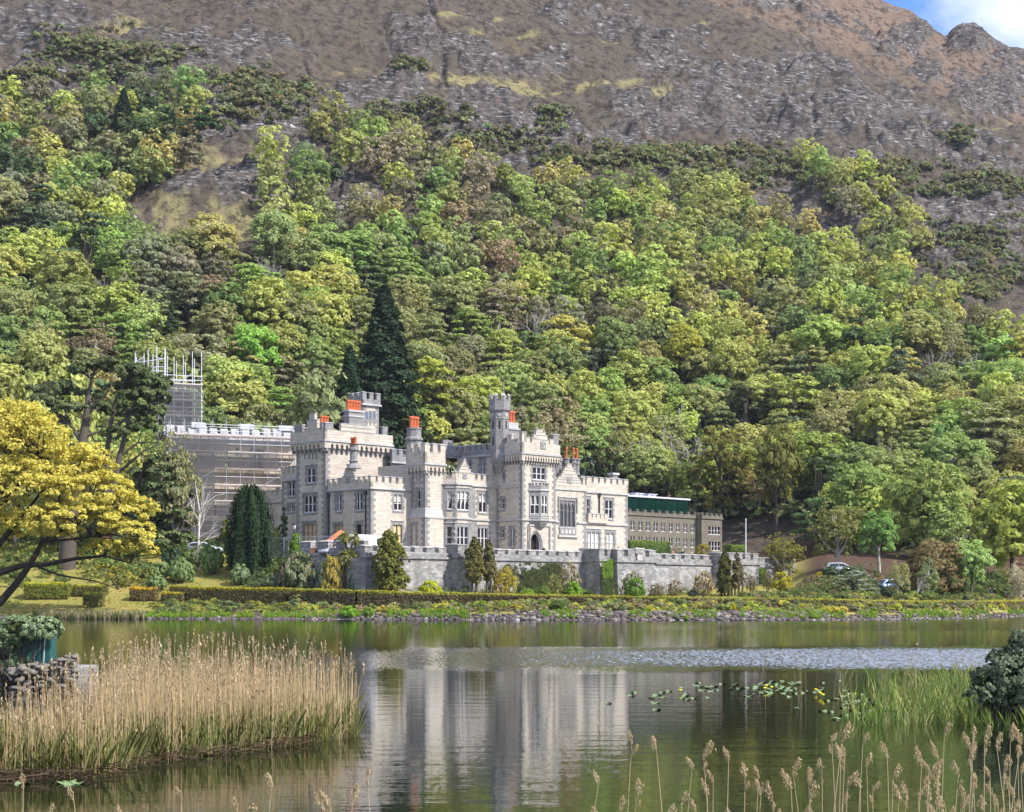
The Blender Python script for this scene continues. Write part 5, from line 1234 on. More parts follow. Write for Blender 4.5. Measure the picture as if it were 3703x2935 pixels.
def lamp(x, y, z, h, label):
    t = empty('lamp_post', (x, y, z), label, 'lamp post')
    mb = MB(); mb.lathe((x, y, z), [(.16, 0), (.16, .25), (.09, .4), (.06, .7), (.05, h - .95), (.09, h - .9), (.05, h - .85), (.05, h - .72)], 10); mb.tube((x - .3, y, h * .72 + z), (x + .3, y, h * .72 + z), .02, 5); mb.build('post', M_iron, t)
    mb = MB(); mb.lathe((x, y, z), [(.11, h - .72), (.22, h - .28)], 6, 0); ln = mb.build('lantern', M_lamp, t)
    mb = MB()
    for i in range(6): a = i * math.pi / 3; mb.tube((x + .115 * math.cos(a), y + .115 * math.sin(a), z + h - .72), (x + .225 * math.cos(a), y + .225 * math.sin(a), z + h - .28), .014, 4)
    mb.lathe((x, y, z), [(.26, h - .28), (.16, h - .12), (.05, h - .04), (.02, h + .1)], 6); mb.build('lantern_frame', M_iron, ln)
q = PFn.shift(-1.0); x, y = on_plane(q, 1064); lamp(x, y, FLOOR, q.at(1064, 1889)[1] - FLOOR, 'black lamp post with a glass lantern in front of the boarded tower')
x, y = PCw.pt(S_END - .45, 0, -.22)[:2]; zt = PCw.at(2855, 1962)[1]; lamp(x, y, zC_ + 1.2, zt - zC_ - 1.2, 'black lantern standing on the end pier of the terrace wall')
q = Plane(stp(0, 19), U, N); x, y = on_plane(q, 2697); t = empty('flagpole', (x, y, FLOOR), 'bare white flagpole on the terrace beyond the plain stone wing', 'flagpole')
zt = q.at(2697, 1877)[1]; mb = MB(); mb.lathe((x, y, FLOOR), [(.16, 0), (.16, .15), (.085, .2), (.06, zt - FLOOR - .1)], 10); mb.build('pole', M_white, t); mb = MB(); mb.lathe((x, y, zt - .1), [(.02, 0), (.1, .06), (.1, .12), (.02, .2)], 8); mb.build('finial', M_white, t)

# ------------------------------------------------------------------ people
M_skin = paint('skin', (.52, .32, .23), .7)
def person(x, y, z, rz, label, top, legs, hair, h=1.72, walk=.12, arm=.0, bag=None):
    t = empty('person', (x, y, z), label, 'person', None, rz)
    V = [(0, 0, .95), (0, 0, 1.12), (0, 0, 1.32), (0, 0, 1.46), (0, .015, 1.56), (0, .03, 1.66), (0, .02, 1.74)]; Rr = [(.15, .11), (.135, .10), (.17, .11), (.13, .09), (.052, .055), (.082, .10), (.06, .07)]
    E = [(0, 1), (1, 2), (2, 3), (3, 4), (4, 5), (5, 6)]
    def chain(start, pts, rad):
        p = start
        for q, r in zip(pts, rad): V.append(q); Rr.append((r, r)); E.append((p, len(V) - 1)); p = len(V) - 1
    for s in (-1, 1):
        chain(0, [(s * .095, 0, .86), (s * .105, s * walk * .6 + .02, .48), (s * .105, s * walk, .09), (s * .11, s * walk + .14, .035)], (.092, .062, .043, .04))
        chain(3, [(s * .19, 0, 1.41), (s * .235, -.02 + arm * .2, 1.13), (s * .22, .07 + arm, .90 + arm * .7), (s * .21, .11 + arm, .80 + arm * .8)], (.062, .047, .036, .033))
    k = h / 1.78
    me = bpy.data.meshes.new('person'); me.from_pydata([tuple(c * k for c in v) for v in V], E, [])
    tmp = bpy.data.objects.new('tmp_person', me); COL.objects.link(tmp)
    md = tmp.modifiers.new('skin', 'SKIN'); md.use_smooth_shade = True
    for i, r in enumerate(Rr): me.skin_vertices[0].data[i].radius = tuple(c * k for c in r)
    me.skin_vertices[0].data[0].use_root = True
    tmp.modifiers.new('sub', 'SUBSURF').levels = 1
    bm_ = bpy.data.meshes.new_from_object(tmp.evaluated_get(bpy.context.evaluated_depsgraph_get()))
    bpy.data.objects.remove(tmp); bpy.data.meshes.remove(me)
    for m in (top, legs, M_skin): bm_.materials.append(m)
    for p in bm_.polygons:
        c = p.center / k
        p.material_index = 2 if c.z > 1.5 or (c.z < .87 and abs(c.x) > .17) else (1 if c.z < .95 else 0)
        p.use_smooth = True
    b = link(bpy.data.objects.new('body', bm_)); b.parent = t
    mb = MB(); mb.lathe((0, -.005, 1.64 * k), [(.088 * k, 0), (.10 * k, .06 * k), (.085 * k, .115 * k), (.03 * k, .14 * k)], 10); hh = mb.build('hair', hair, t, True, False)
    if bag: mb = MB(); mb.box(Plane((.2, .1), (1, 0), (0, -1)), -.03, .26, .55, .95, -.12, .04); mb.build('bag', bag, t, world_coords=False)
    return t
cl = lambda n, *c: paint(n, c, .9)
navy, black, red, pink, whitec, denim, grey = cl('navy_cloth', .02, .025, .07), cl('black_cloth', .015, .015, .018), cl('red_cloth', .35, .05, .05), cl('pink_cloth', .45, .16, .2), cl('white_cloth', .7, .7, .7), cl('denim', .08, .11, .2), cl('grey_cloth', .2, .2, .2)
hw, hb_, hd, hbl = cl('white_hair', .65, .63, .6), cl('brown_hair', .12, .055, .025), cl('dark_hair', .02, .016, .014), cl('fair_hair', .5, .33, .14)
x, y = on_plane(PR5, 1945, 1.0); person(x, y, FLOOR, math.radians(140), 'white haired person in a navy jacket standing before the arched doorway', navy, denim, hw, arm=.1)
for P, px, f, args in ((PCw.shift(-2.4), 2219, 30, ('fair haired person behind the parapet under the paired end windows', whitec, denim, hbl)), (PCw.shift(-2.3), 2236, -20, ('brown haired person behind the parapet at the castle end', red, black, hb_)), (PCw.shift(-1.6), 2303, 170, ('person with orange brown hair behind the carved parapet shield', grey, denim, hbl)),
                       (PCw.shift(-5), 2433, 70, ('person in a pink top on the terrace before the plain wing', pink, grey, hb_)), (PCw.shift(-4), 2468, 10, ('person in dark navy seen from behind on the terrace', navy, black, hw)), (PCw.shift(-3), 2501, 100, ('white haired person leaning low behind the wall near the round bush', whitec, grey, hw)),
                       (PFn.shift(-1.9), 1050, 200, ('person in a white shirt beside the lamp post', whitec, black, hd)), (PFn.shift(-1.4), 1097, 150, ('person in a red top behind the site fence', red, denim, hb_))):
    x, y = on_plane(P, px); person(x, y, FLOOR - (.35 if 'leaning' in args[0] or 'red top behind the site' in args[0] else 0), math.radians(f), *args)
for px, Y, f, args, kw in ((3580, 190, 80, ('person in navy walking on the lakeside path past the pale green tree', navy, denim, hd), {}), (3597, 191, 100, ('person in black carrying a white bag on the lakeside path', black, black, hd), {'bag': whitec}), (3164, 191, 200, ('person in dark clothes standing beside the pale blue car', black, black, hd), {})):
    x = (px - CX) / F * Y; person(x, Y, ground_z(x, Y)[0], math.radians(f), *args, **kw)
# ------------------------------------------------------------------ leaves, bark
def mat_leaf(name, trans=.38, gloss=.0, hue=.35):
    """Leaf colour comes from the object; every leaf varies a little, and so do whole sprays."""
    m, t = new_mat(name); t = NT(t)
    oi = t.n('ObjectInfo'); g = t.n('NewGeometry'); co = t.n('TexCoord').outputs['Object']
    nz = t.noise(co, .55, 2)
    v = t.math('ADD', t.math('MULTIPLY', g.outputs['Random Per Island'], .6), .70)
    c = t.mix(1.0, oi.outputs['Color'], v, 'MULTIPLY')
    warm = t.mix(1.0, c, (1.12, 1.0, .92), 'MULTIPLY')
    c = t.mix(t.math('MULTIPLY', nz, hue * 1.6), c, warm)
    d = t.n('BsdfDiffuse'); tr = t.n('BsdfTranslucent'); t.l(c, d.inputs[0])
    t.l(t.mix(1.0, c, (1.15, 1.2, .75), 'MULTIPLY'), tr.inputs[0])
    mx = t.n('MixShader'); mx.inputs[0].default_value = trans; t.l(d.outputs[0], mx.inputs[1]); t.l(tr.outputs[0], mx.inputs[2])
    s = mx.outputs[0]
    if gloss:
        gl = t.n('BsdfGlossy', ins={'Roughness': .5, 'Color': (.8, .85, .9, 1)}); m2 = t.n('MixShader'); m2.inputs[0].default_value = gloss; t.l(s, m2.inputs[1]); t.l(gl.outputs[0], m2.inputs[2]); s = m2.outputs[0]
    t.out(s); return m
M_leaf, M_gleaf, M_needle = mat_leaf('leaf'), mat_leaf('glossy_leaf', .22, .03, .2), mat_leaf('needle', .15, 0, .2)
M_bark = paint('bark', (.10, .085, .07), .95, .1, var=.45, scale=5)
M_pale = paint('pale_bark', (.42, .38, .34), .9, .1, var=.25, scale=5)
M_flower = {k: paint(k + '_flower', c, .8, var=.2) for k, c in (('yellow', (.70, .52, .04)), ('mauve', (.50, .22, .40)), ('pink', (.55, .26, .30)), ('white', (.8, .8, .74)), ('cream', (.62, .50, .22)))}
def unit(v): return v / np.maximum(np.linalg.norm(v, axis=-1, keepdims=True), 1e-9)
def sphere(n): return unit(rng.normal(size=(n, 3)))
def leaves(C, Nm, size, aspect=1.5, droop=None):
    """A rhombus leaf at every point of C facing Nm."""
    n = len(C); size = np.broadcast_to(np.asarray(size, float), (n,))
    r = sphere(n) if droop is None else unit(sphere(n) * (1 - droop) + np.array([0, 0, -1.0]) * droop)
    a = unit(np.cross(Nm, r)); b = np.cross(Nm, a)
    if droop is not None: a, b = b, a
    a = a * (size * aspect * .5)[:, None]; b = b * (size * .5)[:, None]
    V = np.stack([C - a, C - a * .1 - b, C + a, C - a * .1 + b], 1).reshape(-1, 3)
    return V, np.arange(4 * n, dtype=np.int32).reshape(n, 4)
def puffs(blobs, n_cl, per, clr=.30, up=.35, low=-.45, shell=(.72, 1.03), flat=.75, outw=.55):
    """Leaf points on many small rounded sprays set over the surface of ellipsoid blobs (cx,cy,cz,rx,ry,rz)."""
    B = np.array(blobs, float); w = (B[:, 3] * B[:, 4] * B[:, 5]) ** (2 / 3); w /= w.sum()
    i = rng.choice(len(B), n_cl, p=w); d = sphere(n_cl); d[:, 2] = np.where(d[:, 2] < low, -d[:, 2], d[:, 2])
    rad = B[i, 3:6]; c = B[i, :3] + d * rad * rng.uniform(*shell, (n_cl, 1))
    on = unit(d / rad); r = clr * rad.min(1) * rng.uniform(.6, 1.35, n_cl)
    j = np.repeat(np.arange(n_cl), per); m = len(j)
    axis = unit(on[j] * (1 - up) + np.array([0, 0, up]))
    q = sphere(m); s = np.sum(q * axis, 1); q = np.where((s < -.15)[:, None], q - 2 * s[:, None] * axis, q)
    P = c[j] + q * r[j][:, None] * np.array([1, 1, flat]) * rng.uniform(.75, 1.05, (m, 1))
    Nm = unit(q * .65 + axis * outw + rng.normal(size=(m, 3)) * .38)
    return P, Nm, c
def limb(V, Fc, path, radii, sides=6):
    path = [np.array(p, float) for p in path]; base = len(V)
    for i, p in enumerate(path):
        d = (path[min(i + 1, len(path) - 1)] - path[max(i - 1, 0)]); d = d / (np.linalg.norm(d) or 1)
        a = np.cross(d, (0.13, 1, .21)); a /= np.linalg.norm(a); b = np.cross(d, a)
        for k in range(sides):
            t = 2 * math.pi * k / sides; V.append(p + (a * math.cos(t) + b * math.sin(t)) * radii[i])
    for i in range(len(path) - 1):
        for k in range(sides):
            k2 = (k + 1) % sides; Fc.append([base + i * sides + k, base + i * sides + k2, base + (i + 1) * sides + k2, base + (i + 1) * sides + k])
def wiggle(p, q, n, amp):
    p, q = np.array(p, float), np.array(q, float); L_ = np.linalg.norm(q - p)
    return [p + (q - p) * t + rng.normal(size=3) * amp * L_ * math.sin(math.pi * t) for t in np.linspace(0, 1, n)]
def branching(V, Fc, p, d, L_, r, depth, spread=.55, up=.25, kids=(2, 4), sides=5):
    q = p + d * L_; mid = (p + q) / 2 + rng.normal(size=3) * L_ * .06
    limb(V, Fc, [p, mid, q], [r, r * .82, r * .62], sides if depth > 1 else 3)
    if depth <= 0: return
    for _ in range(rng.integers(*kids) + 1):
        nd = unit(d + rng.normal(size=3) * spread + np.array([0, 0, up])); s = q if rng.random() < .6 else mid
        branching(V, Fc, s, nd, L_ * rng.uniform(.55, .82), r * .58, depth - 1, spread, up, kids, sides)

# ------------------------------------------------------------------ woodland tree kinds (built once, about 9 m tall, standing on z = 0)
def crown_mesh(name, blobs, n_cl, per, size, mat, **kw):
    P, Nm, c = puffs(blobs, n_cl, per, **kw); V, Fc = leaves(P, Nm, size * rng.uniform(.7, 1.3, len(P)))
    return make_mesh(name, V, Fc, mat), c
def trunk_mesh(name, h, r, tips, mat, n_limb=9, fork=.45):
    V, Fc = [], []; top = np.array([rng.normal() * .3, rng.normal() * .3, h * .8])
    limb(V, Fc, wiggle((0, 0, -1.2), top, 6, .02), np.linspace(r, r * .35, 6), 7)
    for c in tips[rng.choice(len(tips), min(n_limb, len(tips)), replace=False)]:
        t = rng.uniform(fork, .85); s = np.array([0, 0, -1.2]) * (1 - t) + top * t
        limb(V, Fc, wiggle(s, c, 4, .06), np.linspace(r * .45, r * .1, 4), 5)
    return make_mesh(name, V, Fc, mat)
def round_blobs(h, r, n=5, lift=.45):
    z = h - r * .75; B = [(0, 0, z, r * .8, r * .8, r * .72)]
    for i in range(n):
        a = 2 * math.pi * (i + rng.random() * .6) / n; q = r * rng.uniform(.42, .62)
        B.append((q * math.cos(a), q * math.sin(a), z - r * rng.uniform(.0, .45), r * rng.uniform(.42, .6), r * rng.uniform(.42, .6), r * rng.uniform(.38, .52)))
    for i in range(4):
        a = 2 * math.pi * (i + rng.random()) / 4; q = r * rng.uniform(.35, .5)
        B.append((q * math.cos(a), q * math.sin(a), max(1.2, z - r * rng.uniform(.65, .95)), r * .52, r * .52, r * .5))
    return B
KIND = {}
for i in range(6):
    h, r = (9.5, 4.4) if i < 3 else (10.5, 4.0)
    B = round_blobs(h, r, 5 + i % 3); m, c = crown_mesh('crown', B, 210, 30, .33, M_leaf, clr=.29, low=-.5)
    KIND['oak', i] = (m, trunk_mesh('trunk', h, .32, c, M_bark if i % 2 else M_pale))
for i in range(3):                                                  # thin young crowns, the limbs showing through
    B = round_blobs(9.5, 4.2, 6); m, c = crown_mesh('crown', B, 170, 19, .29, M_leaf, clr=.28, low=-.6, shell=(.5, 1.05))
    KIND['thin', i] = (m, trunk_mesh('trunk', 9.5, .28, c, M_pale, 22, .25))
for i in range(3):                                                  # tiered crowns
    B = [(rng.normal() * .5, rng.normal() * .5, z, r_, r_ * .95, .75) for z, r_ in ((1.8, 3.2), (3.2, 3.7), (4.7, 4.0), (6.2, 3.7), (7.6, 2.9), (8.7, 1.8))]
    m, c = crown_mesh('crown', B, 170, 32, .31, M_leaf, clr=.62, low=-.1, flat=.6); KIND['tier', i] = (m, trunk_mesh('trunk', 9, .3, c, M_bark))
for i in range(2):                                                  # evergreen domes
    B = round_blobs(5.5, 4.2, 7); m, c = crown_mesh('crown', B, 150, 28, .36, M_gleaf, clr=.3, low=-.5); KIND['dome', i] = (m, trunk_mesh('trunk', 4.5, .2, c, M_bark))
for i in range(2):                                                  # scots pine
    B = [(rng.normal() * 1.6, rng.normal() * 1.6, z, r_, r_, .8) for z, r_ in ((6, 2.6), (7.6, 2.8), (9, 2.6), (10.3, 2.2), (11.3, 1.4))]
    m, c = crown_mesh('crown', B, 70, 22, .42, M_needle, clr=.8, low=-.2, flat=.6); KIND['pine', i] = (m, trunk_mesh('trunk', 11, .3, c, M_bark))
for i in range(3):                                                  # leafless trees
    V, Fc = [], []; limb(V, Fc, wiggle((0, 0, -1.2), (0, 0, 2.6), 4, .02), [.26, .22, .19, .17], 6)
    for _ in range(5): branching(V, Fc, np.array([0, 0, rng.uniform(1.4, 2.6)]), unit(np.array([rng.normal() * .6, rng.normal() * .6, 1.1])), 2.4, .11, 3, .5, .12, (2, 3))
    KIND['bare', i] = (None, make_mesh('trunk', V, Fc, M_pale))
def conifer(h, r, n, size, droop=.25):
    z = rng.uniform(.06, 1, n) ** .85 * h; lay = np.round(z / (h / 17)) * (h / 17); z = lay + rng.normal(size=n) * h * .012
    a = rng.uniform(0, 2 * math.pi, n); lob = 1 + .22 * np.sin(a * 5 + lay * 3) + rng.normal(size=n) * .10
    q = r * (1 - z / h) ** .82 * lob * rng.uniform(.45, 1.0, n) ** .5 + .12
    P = np.stack([q * np.cos(a), q * np.sin(a), z - droop * q], 1); Nm = unit(np.stack([np.cos(a) * .5, np.sin(a) * .5, np.full(n, .8)], 1) + rng.normal(size=(n, 3)) * .3)
    return P, Nm
P, Nm = conifer(11, 3.0, 14000, .2); V, Fc = leaves(P, Nm, .2 * rng.uniform(.7, 1.3, len(P))); tV, tF = [], []; limb(tV, tF, [(0, 0, -1), (0, 0, 10.5)], [.3, .05])
KIND['spruce', 0] = (make_mesh('crown', V, Fc, M_needle), make_mesh('trunk', tV, tF, M_bark))

PAL = {'bright yellow green': (.440, .480, .150), 'fresh green': (.310, .405, .135), 'golden green': (.420, .410, .165), 'olive green': (.310, .335, .150), 'dull olive brown': (.300, .285, .185),
       'mid green': (.245, .325, .125), 'dark green': (.120, .170, .085), 'grey green': (.245, .275, .175), 'russet bronze': (.330, .265, .165), 'deep green': (.060, .095, .045), 'blue green': (.12, .19, .12)}
def jitter(c, k=.14):
    f = 1 + rng.normal() * k * .7; return tuple(float(max(.004, v * f * (1 + rng.normal() * k * .35))) for v in c) + (1.0,)
def tree(kind, loc, h, col, name, label, cat, group=None, wide=1.0):
    k = KIND[kind]; s = h / {'oak': 9.8, 'thin': 9.5, 'tier': 9, 'dome': 5.5, 'pine': 11.5, 'bare': 9, 'spruce': 11}[kind[0]]
    t = empty(name, loc, label, cat, group, rng.uniform(0, 6.28)); t.scale = (s * wide, s * wide, s)
    for nm, me in (('crown', k[0]), ('trunk', k[1])):
        if me is None: continue
        o = link(bpy.data.objects.new(nm, me)); o.parent = t; o.color = jitter(col) if nm == 'crown' else (1, 1, 1, 1)
    return t

# ------------------------------------------------------------------ the wood on the slope
def inside(px, py, poly):
    c = False
    for (x0, y0), (x1, y1) in zip(poly, poly[1:] + poly[:1]):
        if (y0 > py) != (y1 > py) and px < (x1 - x0) * (py - y0) / (y1 - y0) + x0: c = not c
    return c
WOOD = [(-150, 330), (300, 330), (520, 300), (700, 330), (735, 430), (700, 560), (560, 660), (430, 720), (480, 840), (620, 900), (860, 960), (960, 900), (1010, 840), (960, 640), (930, 580), (1110, 560), (1150, 620), (1200, 600), (1180, 660), (1330, 680), (1400, 740),
        (1420, 640), (1240, 580), (1150, 500), (1100, 440), (1230, 400), (1500, 500), (1750, 590), (2000, 640), (2150, 650), (2400, 690), (2640, 670), (2780, 760), (2930, 830), (3060, 890), (3250, 960), (3400, 1080), (3560, 1180), (3850, 1290), (3850, 2060), (-150, 2060)]
STRIP = [(2880, 560), (2960, 580), (3060, 610), (3230, 700), (3330, 830), (3340, 920), (3210, 880), (3090, 780), (3000, 700), (2940, 640)]
HOLES = [(1270, 720, 110, 60), (1050, 745, 60, 40), (2860, 890, 80, 22), (3190, 1268, 34, 14)]
KEEP = [(2590, 1860, 2930, 2080), (1090, 1790, 2275, 2080), (2275, 1850, 2600, 2080), (2930, 2000, 3330, 2080)]   # behind the buildings, and the bare wood floor
cand = []
for _ in range(60000):
    px, py = rng.uniform(-120, 3820), rng.uniform(330, 2060)
    q = land_at(px, py); h = 9.2
    if q[1] < 224: continue
    hp = h * F / q[1]
    if not (inside(px, py - hp * .45, WOOD) or inside(px, py - hp * .45, STRIP)): continue
    if any(((px - a) / c) ** 2 + ((py - hp * .3 - b) / d) ** 2 < 1 for a, b, c, d in HOLES): continue
    k = 300 / q[1]; rx, ry = 104 * k, 60 * k
    if any(abs(px - c[0]) < rx * 1.3 and ((px - c[0]) / rx) ** 2 + ((py - c[1]) / ry) ** 2 < 1 for c in cand): continue
    if any(a < px < c and b < py < d for a, b, c, d in KEEP) or (1180 < px < 1490 and 1395 < py < 1800): continue
    cand.append((px, py, q, k))
    if len(cand) > 860: break
cand.sort(key=lambda c: -c[3])
def palette(px, py):
    x, y = px / 3703, py / 2100
    n = vnoise(np.array([px / 330.]), np.array([py / 210.]), 5)[0]; r = rng.random()
    pick = lambda l: l[int(rng.integers(len(l)))]
    if x > .60 and r < .66: return pick(['bright yellow green', 'bright yellow green', 'golden green', 'fresh green', 'olive green', 'bright yellow green'])
    if x < .33 and y < .45: return pick(['golden green', 'olive green', 'dark green', 'mid green', 'grey green', 'bright yellow green', 'dull olive brown'])
    if y < .42 and x < .62: return pick(['olive green', 'golden green', 'dull olive brown', 'bright yellow green', 'mid green', 'fresh green'])
    if n > .52: return pick(['mid green', 'fresh green', 'olive green', 'bright yellow green', 'fresh green', 'bright yellow green'])
    return pick(['olive green', 'mid green', 'dull olive brown', 'golden green', 'grey green', 'olive green', 'bright yellow green', 'fresh green', 'mid green', 'dark green' if rng.random() < .5 else 'olive green', 'russet bronze' if rng.random() < .5 else 'grey green'])
def zone(px, py):
    if py > 1700: return 'low down ' + ('behind the pines' if px < 700 else 'behind the castle' if px < 2250 else 'behind the plain stone wing' if px < 2650 else 'beyond the flagpole' if px < 3150 else 'above the pale green tree')
    col = 'above the yellow maple' if px < 360 else 'above the scaffold tower' if px < 900 else 'above the corner tower' if px < 1420 else 'above the stair turret' if px < 1950 else 'above the end range' if px < 2350 else 'above the glass pavilion' if px < 2700 else 'above the flagpole' if px < 3020 else 'above the pale green tree'
    lvl = 'high under the crags' if py < 900 else 'halfway up' if py < 1330 else 'low down'
    return lvl + ' ' + col
SHAPE = {'oak': 'round', 'thin': 'thin-leaved', 'tier': 'tiered', 'dome': 'low evergreen', 'pine': 'flat-topped', 'bare': 'leafless', 'spruce': 'pointed'}
picked, rest = cand[:285], cand[285:]
rows = {}
for px, py, q, k in picked:
    c = palette(px, py); r = rng.random()
    kind = ('bare', int(rng.integers(3))) if r < .07 else ('tier', int(rng.integers(3))) if r < .25 else ('thin', int(rng.integers(3))) if r < .42 else ('pine', int(rng.integers(2))) if r < .46 else ('oak', int(rng.integers(6)))
    if c in ('dark green', 'grey green') and r > .46 and rng.random() < .6: kind = ('dome', int(rng.integers(2)))
    if kind[0] == 'pine': c = 'dark green'
    if kind[0] == 'bare': c = 'pale grey'
    rows.setdefault((c, kind[0], zone(px, py)), []).append((px, py, q, kind))
ORD = ['lowest', 'second lowest', 'third lowest', 'fourth lowest', 'fifth lowest', 'sixth lowest', 'seventh lowest', 'eighth lowest', 'ninth lowest']
for (c, kd, zn), lst in rows.items():
    lst.sort(key=lambda e: -e[1])
    for i, (px, py, q, kind) in enumerate(lst):
        h = {'oak': 9.6, 'thin': 9.2, 'tier': 9.2, 'dome': 6.2, 'pine': 11.5, 'bare': 8.5, 'spruce': 12}[kd] * rng.uniform(.82, 1.22)
        base = f'{SHAPE[kd]} {c} tree' if c != 'pale grey' else 'leafless pale grey tree'
        label = f'{base} {zn}' if len(lst) == 1 else f'{ORD[min(i, 8)]} {base} {zn}'
        nm = {'pine': 'pine_tree', 'bare': 'bare_tree', 'dome': 'evergreen_tree'}.get(kd, 'woodland_tree')
        tree(kind, tuple(q), h, PAL.get(c, (.3, .3, .3)), nm, label, nm.replace('_', ' '), 'trees of the hillside wood', rng.uniform(.95, 1.25))
# the farther trees and the undergrowth, too many to count
def heap(name, specs, per, size, mat, colour_attr=True):
    Vs, Fs, Cs, n0 = [], [], [], 0
    for blobs, ncl, pr, sz, col, kw in specs:
        P, Nm, _ = puffs(blobs, ncl, pr, **kw); V, Fc = leaves(P, Nm, sz * rng.uniform(.7, 1.3, len(P)))
        Vs.append(V); Fs.append(Fc + n0); n0 += len(V); Cs.append(np.tile(np.array(col), (len(V), 1)))
    o = mesh_obj(name, np.concatenate(Vs), np.concatenate(Fs), mat)
    at_ = o.data.attributes.new('tint', 'FLOAT_COLOR', 'POINT'); at_.data.foreach_set('color', np.concatenate(Cs).astype(np.float32).ravel())
    return o
def mat_tint(name):
    m = mat_leaf(name); t = m.node_tree
    a = t.nodes.new('ShaderNodeAttribute'); a.attribute_name = 'tint'
    oi = [n for n in t.nodes if n.bl_idname == 'ShaderNodeObjectInfo'][0]
    for l in list(oi.outputs['Color'].links): t.links.new(a.outputs['Color'], l.to_socket)
    return m
M_tint = mat_tint('mixed_leaf')
specs = []
for px, py, q, k in rest:
    c = jitter(PAL[palette(px, py)]); h = 8.5 * rng.uniform(.7, 1.2); r = h * .45
    specs.append(([(q[0] + b[0], q[1] + b[1], q[2] + b[2], b[3], b[4], b[5]) for b in round_blobs(h, r, 4)], 80, 13, .5, c, dict(clr=.31, low=-.4)))
tag(heap('far_woodland', specs, 0, 0, M_tint), kind='stuff')
specs = []
for _ in range(2600):
    px, py = rng.uniform(-120, 3820), rng.uniform(330, 2040)
    if not (inside(px, py - 30, WOOD) or inside(px, py - 30, STRIP)): continue
    if any(((px - a) / c) ** 2 + ((py - b) / d) ** 2 < 1 for a, b, c, d in HOLES): continue
    if 2560 < px < 3150 and py > 1900: continue
    q = land_at(px, py)
    if q[1] < 224: continue
    r = rng.uniform(1.4, 2.6)
    specs.append(([(q[0], q[1], q[2] + .4, r * 1.2, r * 1.2, r * .9)], 9, 9, .6, jitter(PAL[['dark green', 'mid green', 'olive green', 'dark green', 'grey green'][int(rng.integers(5))]]), dict(clr=.5, low=-.1)))
tag(heap('undergrowth', specs, 0, 0, M_tint), kind='stuff')
# low scrub on the open mountain
specs = []
for cx, cy, rx, ry, k in SCRUB + [(300, 190, 90, 30, 1), (1000, 345, 100, 20, 1), (2330, 575, 150, 28, 1), (2980, 645, 110, 22, 1), (3620, 690, 130, 20, 1), (1500, 430, 200, 30, 1), (1800, 520, 220, 30, 1), (2150, 590, 200, 30, 1), (2700, 640, 200, 40, 1), (3200, 640, 200, 40, 1), (3500, 880, 160, 60, 1), (900, 400, 160, 40, 1), (250, 290, 220, 30, 1), (3550, 1020, 120, 60, 1)]:
    for _ in range(int(16 + rx * ry / 110)):
        px, py = cx + rng.normal() * rx * .7, cy + rng.normal() * ry * .7
        if py < 20 or py > 1200: continue
        q = land_at(px, py); r = rng.uniform(.6, 2.0)
        specs.append(([(q[0], q[1], q[2] + .2, r * 1.3, r * 1.3, r * .7)], 8, 10, .55, jitter((.20, .215, .11), .25), dict(clr=.5, low=0)))
tag(heap('mountain_scrub', specs, 0, 0, M_tint), kind='stuff')
# ------------------------------------------------------------------ single trees one can point at
def spot(px, base, Y=None):
    if Y is None: q = land_at(px, base); return q[0], q[1], q[2]
    X = (px - CX) / F * Y; return X, Y, float(ground_z(X, Y)[0])
NAT = {'oak': .92, 'thin': .92, 'tier': .86, 'dome': 1.6, 'pine': .55, 'bare': .85, 'spruce': .56}
def special(kind, px, top, base, w, col, name, label, Y=None, cat=None):
    x, y, z = spot(px, base, Y); h = CZ + (YH - top) / F * y - z
    col = (col[0] * 1.35 + .03, col[1] * 1.25 + .01, col[2] * 1.6 + .02) if col[1] > .12 and col[1] > col[0] and name != 'whitebeam' else col
    return tree(kind, (x, y, z), h, col, name, label, cat or name.replace('_', ' '), None, (w * y / F) / (h * NAT[kind[0]]))
special(('spruce', 0), 1393, 1030, 1420, 400, (.040, .062, .034), 'spruce_tree', 'tall ragged dark spruce standing above the bell turret', Y=266)
special(('spruce', 0), 1266, 1250, 1600, 270, (.034, .062, .032), 'spruce_tree', 'dense dark conical conifer beside the tall spruce, just above the corner tower', Y=252)
special(('spruce', 0), 622, 1085, 1300, 110, (.055, .085, .040), 'spruce_tree', 'grey green pointed conifer above the scaffold tower')
special(('spruce', 0), 447, 320, 520, 120, (.035, .065, .035), 'fir_tree', 'broad dark fir at the top of the wood near the bare rocks')
for i, (px, tp_, bs, w) in enumerate(((560, 335, 500, 60), (615, 400, 570, 70), (690, 390, 590, 80), (520, 430, 600, 80))):
    special(('pine', i % 2), px, tp_, bs, w * 1.4, (.055, .095, .042), 'pine_tree', ['thin pine left alone highest among the upper pines', 'dark pine between its taller neighbours by the crag', 'dark green pine beside the blue grey rock slab', 'spreading dark pine below the broad fir'][i])
special(('tier', 0), 760, 1060, 1200, 200, (.03, .055, .028), 'cedar_tree', 'flat dark cedar above the leafless thicket')
special(('bare', 0), 800, 1115, 1280, 190, (1, 1, 1), 'bare_tree', 'wide leafless grey thicket tree below the dark cedar')
special(('bare', 1), 487, 770, 880, 80, (1, 1, 1), 'bare_tree', 'small white leafless tree beside the grassy clearing')
special(('bare', 2), 2000, 600, 720, 150, (1, 1, 1), 'bare_tree', 'large leafless grey tree at the upper edge of the wood')
special(('bare', 0), 3250, 1270, 1420, 140, (1, 1, 1), 'bare_tree', 'white stemmed leafless tree in the bright wood under the brown rock')
special(('bare', 1), 1630, 1500, 1640, 200, (1, 1, 1), 'bare_tree', 'bushy leafless tree showing over the watch turret', Y=248)
special(('bare', 2), 2420, 1500, 1800, 200, (1, 1, 1), 'bare_tree', 'tall pale leafless tree above the glass pavilion')
